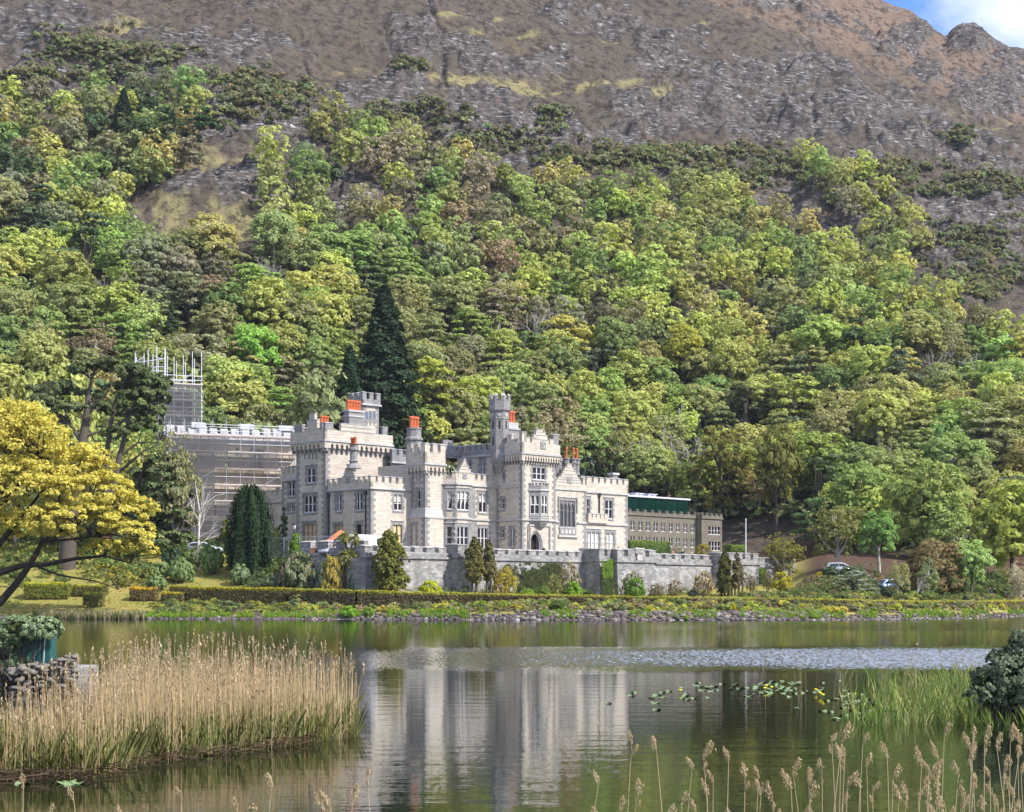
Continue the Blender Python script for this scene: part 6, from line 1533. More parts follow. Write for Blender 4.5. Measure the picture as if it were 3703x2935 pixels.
special(('bare', 0), 2290, 1520, 1800, 150, (1, 1, 1), 'bare_tree', 'slender pale leafless tree above the castle end range')
special(('oak', 1), 865, 1310, 1500, 140, (.10, .26, .035), 'sycamore_tree', 'rounded fresh green sycamore just right of the scaffold tower top')
special(('oak', 2), 915, 1165, 1420, 230, (.17, .33, .045), 'sycamore_tree', 'large bright green sycamore above the scaffolded north wing')
special(('oak', 4), 1405, 1310, 1560, 130, (.12, .31, .04), 'sycamore_tree', 'vivid green sycamore between the dark conifers and the bell turret')
special(('tier', 1), 1560, 1310, 1620, 250, (.29, .37, .05), 'maple_tree', 'bright yellow green layered maple behind the watch turret')
special(('tier', 2), 1700, 1385, 1660, 200, (.26, .36, .05), 'maple_tree', 'yellow green maple touching the stair turret')
special(('oak', 5), 1180, 1370, 1600, 330, (.17, .22, .07), 'oak_tree', 'muted green oak left of the dark conical conifer', Y=252)
special(('oak', 0), 1505, 1450, 1680, 170, (.15, .30, .04), 'sycamore_tree', 'green sycamore low behind the blue roofs')
special(('thin', 0), 2010, 1480, 1760, 280, (.20, .22, .09), 'oak_tree', 'thin olive oak rising behind the entrance tower gable')
special(('thin', 1), 2230, 1540, 1800, 220, (.19, .165, .085), 'beech_tree', 'dull brown bare-looking beech behind the castle end range')
special(('dome', 0), 2110, 1640, 1800, 190, (.035, .060, .028), 'rhododendron', 'dark rhododendron mass behind the chapel chimneys')
special(('oak', 3), 2470, 1190, 1400, 190, (.27, .33, .04), 'oak_tree', 'golden green domed oak alone above the glass pavilion')
special(('pine', 0), 2690, 1400, 1640, 190, (.075, .085, .042), 'cedar_tree', 'dark flat topped pine standing out of the bright wood')
special(('oak', 5), 2810, 1560, 1945, 190, (.15, .17, .03), 'oak_tree', 'olive oak with a tall bare trunk lit by the sun on the dark bank')
special(('tier', 0), 2610, 1560, 1900, 230, (.14, .16, .03), 'oak_tree', 'dense olive oak leaning over the plain wing end')
special(('oak', 2), 3110, 1660, 1990, 270, (.14, .24, .05), 'sycamore_tree', 'broad mid green sycamore behind the thin olive tree')
special(('oak', 1), 3345, 1640, 2020, 330, (.155, .26, .05), 'sycamore_tree', 'largest green sycamore over the copper leaved tree')
special(('oak', 4), 3180, 1865, 2085, 170, (.13, .25, .05), 'sycamore_tree', 'compact green tree with a black trunk above the pale blue car', Y=212)
special(('thin', 2), 3030, 1815, 2078, 240, (.22, .215, .085), 'birch_tree', 'thin olive birch by the white car', Y=214)
special(('oak', 3), 3660, 1770, 2130, 330, (.27, .33, .06), 'oak_tree', 'yellow green oak on two tall trunks at the wood edge', Y=214)
special(('thin', 0), 2832, 1925, 2030, 170, (.25, .225, .07), 'hawthorn', 'low golden thin bush on the bare bank behind the end lantern', Y=222)
def copper(): return (.235, .165, .095)
special(('oak', 0), 3385, 1945, 2165, 235, copper(), 'copper_beech', 'copper brown beech by the lake path', Y=187)
special(('oak', 5), 3512, 1965, 2172, 165, (.42, .56, .21), 'whitebeam', 'pale silvery green tree glowing beside the copper beech', Y=186)
special(('thin', 1), 3357, 2015, 2175, 90, (.22, .31, .09), 'birch_tree', 'light green young birch in front of the copper beech', Y=181)
special(('thin', 2), 3248, 2030, 2175, 95, (.40, .40, .17), 'magnolia', 'small pale flowering tree by the pale blue car', Y=180)
special(('bare', 1), 3318, 2045, 2176, 75, (1, 1, 1), 'bare_tree', 'small grey leafless tree behind the lakeside hedge', Y=180)
special(('thin', 0), 3690, 2030, 2140, 110, (.36, .38, .2), 'dogwood', 'pale dogwood at the wood edge under the tall trunks', Y=196)
special(('tier', 1), 3093, 2068, 2172, 165, (.20, .23, .14), 'juniper', 'wide spreading grey green juniper on a short trunk', Y=178)

# ------------------------------------------------------------------ shrubs, hedges and climbers
def unit_shrub(n_cl, per, size, mat, clr=.34, lumps=6):
    B = [(0, 0, .5, .78, .78, .44)]
    for i in range(lumps):
        a = 2 * math.pi * (i + rng.random() * .7) / lumps; B.append((.5 * math.cos(a), .5 * math.sin(a), rng.uniform(.25, .6), .42, .42, .28))
    P, Nm, c = puffs(B, n_cl, per, clr=clr, low=-.8, flat=.6); V, Fc = leaves(P, Nm, size * rng.uniform(.7, 1.3, len(P)))
    fl = P[rng.choice(len(P), 90, replace=False)]; fl = fl[fl[:, 2] > .35]
    fV, fF = leaves(np.repeat(fl, 5, 0) * 1.02 + rng.normal(size=(len(fl) * 5, 3)) * .03, unit(np.repeat(fl, 5, 0) - [0, 0, .3] + rng.normal(size=(len(fl) * 5, 3)) * .3), .042)
    tV, tF = [], []
    for _ in range(7): limb(tV, tF, wiggle((rng.normal() * .06, rng.normal() * .06, -.15), (rng.normal() * .45, rng.normal() * .45, rng.uniform(.5, .85)), 4, .05), [.035, .03, .022, .01], 5)
    return V, Fc, fV, fF, tV, tF
SHR = []
for kind, args in (('leafy', (170, 30, .075, M_leaf)), ('leafy', (150, 34, .085, M_leaf, .4, 5)), ('glossy', (190, 22, .105, M_gleaf)), ('glossy', (180, 24, .095, M_gleaf, .3, 7)), ('sparse', (140, 13, .06, M_leaf))):
    V, Fc, fV, fF, tV, tF = unit_shrub(*args)
    SHR.append((kind, make_mesh('foliage', V, Fc, args[3]), fV, fF, make_mesh('stems', tV, tF, M_bark)))
BLOOM = {}
def shrub(v, px, base, w, h, col, name, label, Y=None, bloom=None, cat=None, group=None, dz=0):
    kind, me, fV, fF, st_ = SHR[v]; x, y, z = spot(px, base, Y); s = w * y / F / 2; hh = h * y / F
    if Y is not None: hh = CZ + (YH - (base - h)) / F * y - z
    t = empty(name, (x, y, z + dz), label, cat or name.replace('_', ' '), group, rng.uniform(0, 6.28)); t.scale = (s / .98, s / .98, max(hh, .3))
    for nm, m in (('foliage', me), ('stems', st_)):
        o = link(bpy.data.objects.new(nm, m)); o.parent = t; o.color = jitter(col, .08) if nm == 'foliage' else (1, 1, 1, 1)
    if bloom:
        if (v, bloom) not in BLOOM: BLOOM[v, bloom] = make_mesh('blossom', fV, fF, M_flower[bloom])
        o = link(bpy.data.objects.new('blossom', BLOOM[v, bloom])); o.parent = t
    return t
G1, G2, G3, GY, GO, GB = (.19, .27, .09), (.15, .23, .08), (.08, .135, .05), (.42, .42, .07), (.42, .33, .08), (.24, .215, .12)
for a in [(2, 655, 2108, 100, 90, G1, 'rhododendron', 'round glossy green rhododendron on the dry lawn below the silver hatchback'), (3, 628, 2046, 95, 66, G3, 'rhododendron', 'dark rhododendron behind the round glossy one'), (2, 764, 2077, 92, 112, (.16, .23, .06), 'rhododendron', 'tall rhododendron partly hiding the silver hatchback'),
          (3, 580, 2098, 90, 66, G1, 'rhododendron', 'upper rhododendron of the pair at the edge of the yellow maple'), (2, 566, 2138, 82, 60, G1, 'rhododendron', 'lower rhododendron of the pair at the edge of the yellow maple'), (2, 868, 2118, 78, 76, G2, 'rhododendron', 'rhododendron with mauve flowers on the dry lawn', None, 'mauve'),
          (3, 850, 2058, 70, 74, (.15, .24, .06), 'rhododendron', 'green rhododendron at the foot of the dark yew'), (2, 952, 2070, 105, 75, (.17, .25, .07), 'rhododendron', 'pale green rhododendron right of the dark yew'), (3, 992, 2010, 60, 58, G1, 'rhododendron', 'green bush below the site fence end'),
          (0, 768, 1806, 60, 56, GY, 'golden_shrub', 'golden yellow shrub on the bank under the scaffolding', 213), (1, 832, 1845, 85, 86, GY, 'golden_shrub', 'larger clipped golden shrub under the scaffolding', 212), (0, 818, 1915, 40, 42, (.25, .33, .05), 'golden_shrub', 'small yellow green shrub beside the dark yew', 208), (0, 1000, 1945, 36, 44, (.30, .36, .05), 'golden_shrub', 'bright shrub between the yew and the slim cypress', 200),
          (0, 1071, 1995, 56, 70, (.18, .30, .05), 'shrub', 'pointed bright green shrub under the lamp post', 186.5), (3, 1074, 2130, 150, 140, (.15, .19, .075), 'rhododendron', 'largest rhododendron with faded pink flowers left of the palm', 180, 'pink'), (2, 990, 2132, 100, 60, (.14, .19, .08), 'rhododendron', 'low rhododendron behind the start of the long hedge', 181),
          (0, 1168, 2120, 60, 98, (.17, .22, .16), 'shrub', 'blue grey shrub beside the golden one left of the palm', 178), (1, 1198, 2135, 88, 122, (.42, .34, .09), 'shrub', 'yellow flowering shrub at the foot of the palm', 178, 'yellow'), (3, 1282, 2134, 52, 70, (.07, .16, .05), 'shrub', 'dark green shrub right of the palm trunk', 178),
          (4, 1542, 2140, 150, 112, (.20, .17, .08), 'rose_bush', 'tall straggling cream rose against the wall right of the broad cypress', 187, 'cream'), (3, 1628, 2142, 110, 92, (.05, .09, .035), 'shrub', 'dark evergreen shrub under the wall bastion', 186), (1, 1556, 2146, 100, 46, (.42, .46, .04), 'golden_shrub', 'bright yellow rounded shrub behind the hedge', 180),
          (4, 1825, 2148, 112, 100, (.40, .33, .07), 'shrub', 'golden orange loose shrub right of the twin cypresses', 188), (4, 2004, 2150, 78, 76, (.27, .28, .10), 'shrub', 'small olive tree-like shrub against the ivy', 190), (1, 2072, 2154, 76, 50, (.22, .35, .05), 'shrub', 'fresh green shrub left of the dark bastion face', 190), (0, 1967, 2152, 58, 36, (.20, .27, .07), 'shrub', 'small green shrub under the ivy', 187), (1, 1905, 2152, 62, 24, (.24, .36, .06), 'shrub', 'low bright green shrub under the ivy', 184),
          (4, 2056, 2140, 100, 108, (.21, .175, .09), 'rose_bush', 'brown rose with cream flowers high on the wall beside the bastion', 192, 'cream'), (4, 2285, 2155, 95, 90, (.17, .16, .08), 'shrub', 'brown climbing shrub behind the green wall shrub', 196), (1, 2298, 2157, 78, 66, (.17, .30, .06), 'shrub', 'fresh green shrub right of the ivy column', 194), (4, 2440, 2157, 66, 66, (.24, .20, .11), 'rose_bush', 'pale rose bush midway along the long wall', 198, 'white'),
          (4, 2372, 2157, 66, 48, (.19, .165, .085), 'shrub', 'brown twiggy shrub along the long wall', 197), (4, 2545, 2159, 94, 98, (.25, .20, .11), 'rose_bush', 'tall pale rose beside the dark wall cypress', 199, 'cream'), (3, 2507, 2158, 46, 28, (.05, .075, .04), 'shrub', 'small dark shrub under the tall pale rose', 196), (4, 2716, 2160, 50, 84, (.19, .165, .09), 'shrub', 'brown shrub between the cypress and the ivy', 206), (4, 2775, 2160, 44, 92, (.22, .19, .10), 'shrub', 'straw coloured climber left of the yellow shrub', 208), (1, 2827, 2164, 80, 96, (.36, .36, .05), 'golden_shrub', 'yellow green shrub by the end pier of the wall', 206),
          (3, 3004, 2098, 76, 52, (.09, .13, .05), 'shrub', 'dark shrub before the front of the white car', 203), (3, 3072, 2098, 76, 54, (.10, .14, .05), 'shrub', 'dark shrub before the back of the white car', 203), (1, 2965, 2086, 36, 18, (.50, .38, .03), 'golden_shrub', 'small orange yellow shrub on the bank beyond the wall', 205), (1, 2945, 2110, 40, 24, (.40, .36, .05), 'golden_shrub', 'yellow shrub below the orange yellow one', 199), (0, 2960, 2138, 130, 60, GB, 'shrub', 'brownish shrub bank beyond the wall end', 196), (0, 3030, 2140, 90, 50, (.17, .2, .07), 'shrub', 'olive shrub left of the spreading juniper', 193), (3, 3212, 2172, 76, 54, (.06, .09, .05), 'shrub', 'dark ivy covered shrub below the pale blue car', 184),
          (1, 3366, 2176, 32, 32, (.16, .27, .05), 'shrub', 'round green shrub at the foot of the young birch', 178), (1, 3426, 2176, 26, 20, (.17, .22, .06), 'shrub', 'small green shrub under the copper beech', 179), (3, 3493, 2176, 32, 24, (.05, .08, .03), 'shrub', 'small dark shrub under the pale silvery tree', 179), (3, 3558, 2172, 26, 18, (.06, .10, .035), 'shrub', 'small shrub left of the walkers', 184), (0, 3060, 2168, 90, 40, (.17, .28, .05), 'shrub', 'grassy green shrub under the juniper', 177), (0, 3140, 2170, 80, 36, (.18, .22, .08), 'shrub', 'grey green shrub right of the juniper trunk', 178),
          (1, 2546, 2010, 76, 42, (.30, .25, .06), 'golden_shrub', 'round golden bush on the terrace before the plain wing'), (4, 2455, 2012, 74, 38, (.25, .23, .14), 'shrub', 'thin pale shrub beside the round golden bush')]:
    if a[1] in (2546, 2455):
        Pp = PCw.shift(-11); x, y = on_plane(Pp, a[1]); t = shrub(*a, Y=y)
        t.location.z = FLOOR
        t.scale.z = (CZ + (YH - (a[2] - a[4])) / F * y - FLOOR)
    else: shrub(*a)

def column(name, label, px, base, top, w, col, Y=None, fluted=0, n=4200, size=.16, taper=.55, mat=None, bare=.0, stems=1):
    """Upright yew or cypress: a leafy spindle with upward flutes, on short stems."""
    x, y, z = spot(px, base, Y); h = CZ + (YH - top) / F * y - z; r = w * y / F / 2
    if fluted:
        u = rng.uniform(bare, 1, n); a = rng.uniform(0, 2 * math.pi, n)
        prof = np.clip(np.minimum((u - bare) / .16 + .55, 1), 0, 1) * np.clip(1 - ((u - .35) / .66).clip(0) ** 2.2, 0, 1) ** taper
        fl = 1 + (.16 * np.sign(np.sin(a * fluted)) * np.abs(np.sin(a * fluted)) ** .5 if fluted else 0) + .10 * np.sin(a * 3 + u * 9) + rng.normal(size=n) * .05
        topz = h * (1 + (.05 * np.sin(a * fluted + 1) if fluted else 0))
        q = r * prof * fl * rng.uniform(.72, 1.02, n)
        P = np.stack([x + q * np.cos(a), y + q * np.sin(a), z + u * topz], 1)
        Nm = unit(np.stack([np.cos(a), np.sin(a), .35 + rng.normal(size=n) * .2], 1) + rng.normal(size=(n, 3)) * .3)
    else:
        B, u = [], bare + .06
        while u < .97:
            pr = r * min(1, (u - bare) / .2 + .5) * max(0, 1 - max(0, (u - .32) / .70) ** 1.9) ** taper
            for _ in range(3):
                a, q = rng.uniform(0, 6.28), rng.uniform(.1, .5) * pr
                B.append((x + q * math.cos(a), y + q * math.sin(a), z + u * h, max(.16, pr * rng.uniform(.6, .85)), max(.16, pr * rng.uniform(.6, .85)), max(.3, h * .07 * rng.uniform(.8, 1.5))))
            u += .055
        P, Nm, _ = puffs(B, max(30, n // 26), 26, clr=.45, up=.55, low=-.6, flat=1.3, shell=(.6, 1.12)); n = len(P)
    V, Fc = leaves(P, Nm, size * rng.uniform(.7, 1.3, n), 2.0, .8 if fluted else .4)
    t = empty(name, (x, y, z), label, name.replace('_', ' ')); o = mesh_obj('foliage', V, Fc, mat or M_needle, t); o.color = (*col, 1)
    tV, tF = [], []
    for s in range(stems): limb(tV, tF, [(x + (s - (stems - 1) / 2) * .35, y, z - .4), (x + (s - (stems - 1) / 2) * .5, y + .1, z + h * .25), (x, y, z + h * .8)], [.14, .12, .04], 6)
    mesh_obj('stem', tV, tF, M_bark, t)
column('yew_tree', 'broad dark fluted Irish yew left of the castle', 905, 2040, 1768, 158, (.028, .052, .024), 190, 9, 15000, .17, .42)
column('cypress_tree', 'slim dark cypress on the bank before the scaffolding', 709, 1800, 1690, 25, (.022, .042, .022), 212, 0, 1500, .16)
column('cypress_tree', 'slim dark cypress beside the castle side range', 1027, 1975, 1832, 30, (.025, .050, .025), 194, 0, 1800, .16)
column('cypress_tree', 'broad olive cypress before the gabled wing and terrace wall', 1411, 2140, 1918, 128, (.17, .175, .045), 175.2, 0, 19000, .17, .8, bare=.10, stems=4)
column('cypress_tree', 'thicker of the twin olive cypresses on bare stems before the bastion', 1716, 2143, 1944, 70, (.16, .15, .05), 183, 0, 11000, .16, .7, bare=.28, stems=2)
column('cypress_tree', 'thinner of the twin olive cypresses on bare stems before the bastion', 1768, 2143, 1958, 54, (.15, .135, .06), 183.5, 0, 6500, .16, .7, bare=.33, stems=2)
column('cypress_tree', 'tall dark cypress hugging the wall at the far bastion', 2621, 2162, 1998, 56, (.10, .10, .035), 202, 0, 9500, .16, .5, bare=.05, stems=3)
column('cypress_tree', 'browner thin cypress right beside the dark one at the far bastion', 2665, 2162, 2008, 50, (.17, .14, .075), 202.5, 0, 5000, .15, .6, bare=.18, stems=4)

def ivy(P, px0, px1, top, base, col, label, n, holes=.5):
    k0, k1 = P.k(px0), P.k(px1); zt, zl = P.at((px0 + px1) / 2, top)[1], P.at((px0 + px1) / 2, base)[1]
    k, z = rng.uniform(k0, k1, n), rng.uniform(zl, zt, n); keep = fbm(k * .9, z * .9, 3, int(px0)) > .42 * holes + .25 * holes * ((z - zl) / (zt - zl)) ** 3
    ed = np.minimum.reduce([k - k0, k1 - k, (zt - z) * 1.2]) / (k1 - k0); keep &= ed > .16 * fbm(z * 1.6, k * 1.6, 3, 5) ** 1.2 * rng.uniform(.2, 1.6, len(k))
    k, z = k[keep], z[keep]; o_ = .40 * (zt - z) / max(zt, 1) * .35 + .16 + .18 * fbm(k * 1.3, z * 1.3, 2, 8)
    C = P.O[None] + P.d[None] * k[:, None] + P.n[None] * (o_ + .1)[:, None]; C = np.concatenate([C, z[:, None]], 1)
    Nm = unit(np.append(P.n, .35)[None] + rng.normal(size=(len(k), 3)) * .45); V, Fc = leaves(C, Nm, .2 * rng.uniform(.7, 1.3, len(k)), 1.2, .5)
    t = tag(mesh_obj('ivy', V, Fc, M_leaf), label, 'ivy'); t.color = (*col, 1)
ivy(PCw.shift(-.8), 2168, 2212, 2020, 2090, (.17, .28, .05), 'bright green ivy tumbling over the bastion battlements', 2600, .5)
ivy(PCw.shift(-.75), 2168, 2212, 2085, 2158, (.10, .14, .055), 'dull ivy column below the bright ivy on the bastion', 2400, .5)
ivy(PBw.shift(.25), 1866, 2030, 2030, 2150, (.095, .115, .05), 'dark ivy covering the terrace wall right of the golden orange shrub', 11000, .7)
ivy(PCw.shift(.1), 2736, 2766, 2052, 2160, (.20, .30, .07), 'light green ivy strip near the end of the terrace wall', 1500, .5)
ivy(PBw.shift(.2), 1790, 1868, 2035, 2100, (.14, .15, .075), 'thin olive ivy on the wall above the golden orange shrub', 2200, .9)

def hedge(name, label, pts, w, tops, col_top, col_side, dens=150, size=.13, wob=.12, group=None):
    """Clipped hedge along ground points; new growth on top differs in colour from the twiggy sides."""
    P = np.array([p[:2] for p in pts], float); seg = np.diff(P, axis=0); ln = np.linalg.norm(seg, axis=1); cum = np.concatenate([[0], np.cumsum(ln)])
    tops = np.array(tops, float); g = np.array([ground_z(x, y)[0] for x, y in P]) if len(pts[0]) < 3 else np.array([p[2] for p in pts])
    g = np.minimum(g, tops - .75)
    Lh = cum[-1]; hm = float(np.mean(tops - g)); Vs, Fs, Cs, n0 = [], [], [], 0
    def lay(n, face):
        s = rng.uniform(0, Lh, n); cx = np.interp(s, cum, P[:, 0]); cy = np.interp(s, cum, P[:, 1]); zt = np.interp(s, cum, tops); zg = np.interp(s, cum, g)
        i = np.clip(np.searchsorted(cum, s) - 1, 0, len(ln) - 1); d = seg[i] / ln[i][:, None]; nr = np.stack([d[:, 1], -d[:, 0]], 1)
        bul = wob * (fbm(s / 1.1, s * 0 + face, 3, 77) - .5) * 2
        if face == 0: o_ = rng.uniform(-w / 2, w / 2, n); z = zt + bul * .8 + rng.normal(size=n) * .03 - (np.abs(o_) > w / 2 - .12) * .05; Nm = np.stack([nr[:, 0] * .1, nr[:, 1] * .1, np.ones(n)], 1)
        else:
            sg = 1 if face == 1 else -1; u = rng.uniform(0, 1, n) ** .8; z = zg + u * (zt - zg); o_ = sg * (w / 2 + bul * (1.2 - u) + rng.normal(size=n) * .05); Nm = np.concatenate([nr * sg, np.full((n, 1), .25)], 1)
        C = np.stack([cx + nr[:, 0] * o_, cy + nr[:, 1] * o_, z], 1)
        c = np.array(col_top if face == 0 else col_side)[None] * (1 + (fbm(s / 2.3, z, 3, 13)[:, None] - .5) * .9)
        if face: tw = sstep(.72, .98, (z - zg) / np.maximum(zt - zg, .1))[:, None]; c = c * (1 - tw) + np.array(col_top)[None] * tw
        return C, unit(Nm + rng.normal(size=(n, 3)) * .38), c
    for face, area in ((0, Lh * w), (1, Lh * hm), (2, Lh * hm * .5)):
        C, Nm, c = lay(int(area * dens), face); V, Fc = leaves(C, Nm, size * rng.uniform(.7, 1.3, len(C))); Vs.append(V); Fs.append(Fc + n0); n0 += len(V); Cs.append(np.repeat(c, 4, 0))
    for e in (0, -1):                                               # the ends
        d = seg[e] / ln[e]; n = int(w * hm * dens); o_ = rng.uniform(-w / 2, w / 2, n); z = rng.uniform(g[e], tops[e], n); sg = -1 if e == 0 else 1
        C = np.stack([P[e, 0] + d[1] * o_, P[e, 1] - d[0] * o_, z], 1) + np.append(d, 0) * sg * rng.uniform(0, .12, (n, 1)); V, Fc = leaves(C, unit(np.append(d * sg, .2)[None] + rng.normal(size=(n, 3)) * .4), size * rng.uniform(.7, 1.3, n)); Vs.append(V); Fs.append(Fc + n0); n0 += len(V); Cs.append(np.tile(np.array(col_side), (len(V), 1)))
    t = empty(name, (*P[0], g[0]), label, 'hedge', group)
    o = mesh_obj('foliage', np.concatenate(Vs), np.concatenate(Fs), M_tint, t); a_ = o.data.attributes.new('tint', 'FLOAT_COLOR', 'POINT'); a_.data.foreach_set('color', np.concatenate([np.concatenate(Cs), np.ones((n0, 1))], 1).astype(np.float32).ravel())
    mb = MB()
    for i in range(len(P) - 1):
        d = seg[i] / ln[i]; H = Plane(P[i], d, (d[1], -d[0])); x = w / 2 - .16
        q = [H.pt(0, g[i] - .3, x), H.pt(ln[i], g[i + 1] - .3, x), H.pt(ln[i], tops[i + 1] - .16, x), H.pt(0, tops[i] - .16, x)]; r_ = [H.pt(0, g[i] - .3, -x), H.pt(ln[i], g[i + 1] - .3, -x), H.pt(ln[i], tops[i + 1] - .16, -x), H.pt(0, tops[i] - .16, -x)]
        mb.quad(q); mb.quad(r_[::-1]); mb.quad([q[3], q[2], r_[2], r_[3]])
        if i == 0: mb.quad([r_[0], q[0], q[3], r_[3]])
        if i == len(P) - 2: mb.quad([q[1], r_[1], r_[2], q[2]])
    mb.build('twigs', M_twig, t)
    return t
M_twig = paint('hedge_twigs', (.085, .065, .04), .95, .1, var=.4, scale=9)
HT = [(690, 2121), (1000, 2126), (1060, 2128), (1300, 2134), (1560, 2143), (1900, 2149), (2310, 2157), (2900, 2164), (3260, 2173), (3500, 2173), (3700, 2171), (3900, 2170)]
def hline(a, b, n):
    pts, tops = [], []
    for px in np.linspace(a, b, n):
        Y = float(shore_y(px)) + float(np.interp(px, [690, 1050, 1310, 1620, 2000, 3000], [10.5, 8, 4.4, 6, 8.5, 6.5])); pts.append(((px - CX) / F * Y, Y)); tops.append(CZ + (YH - np.interp(px, [h[0] for h in HT], [h[1] for h in HT])) / F * (Y - .8))
    return pts, tops
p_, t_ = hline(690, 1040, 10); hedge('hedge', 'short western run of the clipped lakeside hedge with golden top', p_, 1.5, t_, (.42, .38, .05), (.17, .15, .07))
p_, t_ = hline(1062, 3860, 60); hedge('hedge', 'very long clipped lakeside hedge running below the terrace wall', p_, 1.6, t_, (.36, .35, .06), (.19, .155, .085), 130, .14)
def small_hedge(label, x0, x1, top, base, ct, cs, w=1.3):
    a, b = land_at(x0, base), land_at(x1, base); h = [CZ + (YH - top) / F * q[1] for q in (a, b)]
    hedge('hedge', label, [tuple(a[:2] + [0, w / 2]), tuple((a[:2] + b[:2]) / 2 + [0, w / 2]), tuple(b[:2] + [0, w / 2])], w, [h[0], sum(h) / 2, h[1]], ct, cs, 170, .13, .2)
small_hedge('tall clipped green hedge block under the maple branches', 88, 240, 2108, 2172, (.42, .44, .05), (.22, .25, .06), 1.8)
small_hedge('lower clipped hedge block right of the big tree trunk', 266, 378, 2116, 2158, (.36, .38, .06), (.19, .20, .07))
small_hedge('small rounded hedge by the water under the maple', 302, 366, 2143, 2198, (.34, .36, .07), (.22, .22, .08))
small_hedge('short hedge block with orange yellow top on the dry lawn', 474, 560, 2125, 2176, (.62, .42, .03), (.24, .19, .09))
small_hedge('small hedge joining the upper side of the lakeside hedge', 618, 684, 2118, 2142, (.36, .34, .06), (.18, .17, .08), 1.0)
small_hedge('small golden topped hedge by the shore stones', 588, 662, 2142, 2178, (.48, .42, .05), (.20, .19, .08))
Pp = PCw.shift(-13); a, b = np.array(on_plane(Pp, 2262)), np.array(on_plane(Pp, 2408)); zt = Pp.at(2340, 1957)[1]
hedge('hedge', 'tall clipped green hedge on the terrace before the plain wing', [(*a, FLOOR), (*((a + b) / 2), FLOOR), (*b, FLOOR)], 1.5, [zt] * 3, (.16, .23, .06), (.10, .16, .05), 110, .17)
Pp = PCw.shift(-6); a, b = np.array(on_plane(Pp, 2632)), np.array(on_plane(Pp, 2688)); zt = Pp.at(2660, 1972)[1]
hedge('hedge', 'short square green hedge on the terrace by the flagpole', [(*a, FLOOR), (*((a + b) / 2), FLOOR), (*b, FLOOR)], 1.2, [zt] * 3, (.18, .26, .05), (.12, .18, .05), 140, .15)
a, b = spot(2866, 0, 190), spot(2990, 0, 186); hedge('hedge', 'low sloping dark green clipped mound beyond the end of the wall', [a[:2], (np.array(a[:2]) + np.array(b[:2])) / 2, b[:2]], 2.2, [CZ + (YH - 2128) / F * 190, CZ + (YH - 2138) / F * 188, CZ + (YH - 2158) / F * 186], (.21, .26, .08), (.09, .12, .045), 110, .15)

# cabbage palm with one heavy head and two heads above it
px0 = 1254; x, y, z = spot(px0, 2134, 179); t = empty('cabbage_palm', (x, y, z), 'cabbage palm with spiky heads rising before the terrace wall and white van', 'palm')
hp = lambda px, py: (np.array([(px - CX) / F * y, y, CZ + (YH - py) / F * y]))
V, Fc = [], []; limb(V, Fc, [(x, y, z - .4), hp(1253, 2080), hp(1256, 2030), hp(1262, 1985)], [.24, .19, .17, .13], 9); limb(V, Fc, [hp(1258, 2010), hp(1250, 1965), hp(1246, 1935)], [.12, .09, .08], 7); limb(V, Fc, [hp(1260, 2000), hp(1277, 1965), hp(1284, 1940)], [.12, .09, .08], 7)
mesh_obj('trunk', V, Fc, M_bark, t)
for c, r, n in ((hp(1258, 2018), 1.75, 420), (hp(1246, 1938), .95, 220), (hp(1286, 1942), .9, 200)):
    d = sphere(n); d[:, 2] = d[:, 2] * .8 + .12; d = unit(d); L_ = r * rng.uniform(.75, 1.1, n); side = unit(np.cross(d, [0, 0, 1.0] + sphere(n) * .2)); wd = .085 * r / 1.1
    Vs = []
    for u, ww, dr in ((.05, .6, 0), (.5, 1, -.03), (1, .08, -.34)): m_ = c + d * (L_ * u)[:, None] + np.array([0, 0, 1.0]) * (dr * L_)[:, None]; Vs += [m_ - side * wd * ww, m_ + side * wd * ww]
    Vv = np.stack(Vs, 1).reshape(-1, 3); k = np.arange(n) * 6; Ff = np.concatenate([np.stack([k, k + 1, k + 3, k + 2], 1), np.stack([k + 2, k + 3, k + 5, k + 4], 1)])
    o = mesh_obj('leaf_head', Vv, Ff, M_leaf, t); o.color = (.30, .31, .12, 1)

# ------------------------------------------------------------------ yellow maple, pines and birch on the left
def big_tree(name, label, cat, base, Y, trunk_paths, crown, ncl, per, size, col, mat=None, bark=None, clr=.3, depth=1.0, twig=0, flat=.75, low=-.4, droop=None):
    """trunk_paths: [(photo points with an optional depth shift), radius0, radius1]; crown: (px, py, rx, ry, depth shift)."""
    s = Y / F; w3 = lambda p: np.array([(p[0] - CX) * s * (1 + (p[2] if len(p) > 2 else 0) / Y), Y + (p[2] if len(p) > 2 else 0), CZ + (YH - p[1]) * s * (1 + (p[2] if len(p) > 2 else 0) / Y)])
    t = empty(name, tuple(w3(base)), label, cat)
    B = [(*w3((c[0], c[1], c[4] if len(c) > 4 else 0)), c[2] * s, c[2] * s * depth, c[3] * s) for c in crown]
    P, Nm, cen = puffs(B, ncl, per, clr=clr, low=low, flat=flat); V, Fc = leaves(P, Nm, size * rng.uniform(.7, 1.3, len(P)), 1.5, droop)
    o = mesh_obj('crown', V, Fc, mat or M_leaf, t); o.color = (*col, 1)
    V, Fc = [], []; ends = []
    for pts, r0, r1 in trunk_paths:
        p = [w3(q) for q in pts]; limb(V, Fc, p, np.linspace(r0, r1, len(p)), 9); ends += p[1:]
    E = np.array(ends)
    for c in cen[rng.choice(len(cen), min(twig, len(cen)), replace=False)]:
        k = np.argmin(np.linalg.norm(E - c, axis=1) + np.where(E[:, 2] > c[2] + .3, 3, 0)); limb(V, Fc, wiggle(E[k], c, 4, .07), [.09, .065, .045, .02], 5)
    mesh_obj('trunk', V, Fc, bark or M_bark, t, smooth=True)
    return t
M_dkbark = paint('dark_mossy_bark', (.045, .036, .028), .95, .1, var=.5, scale=3)
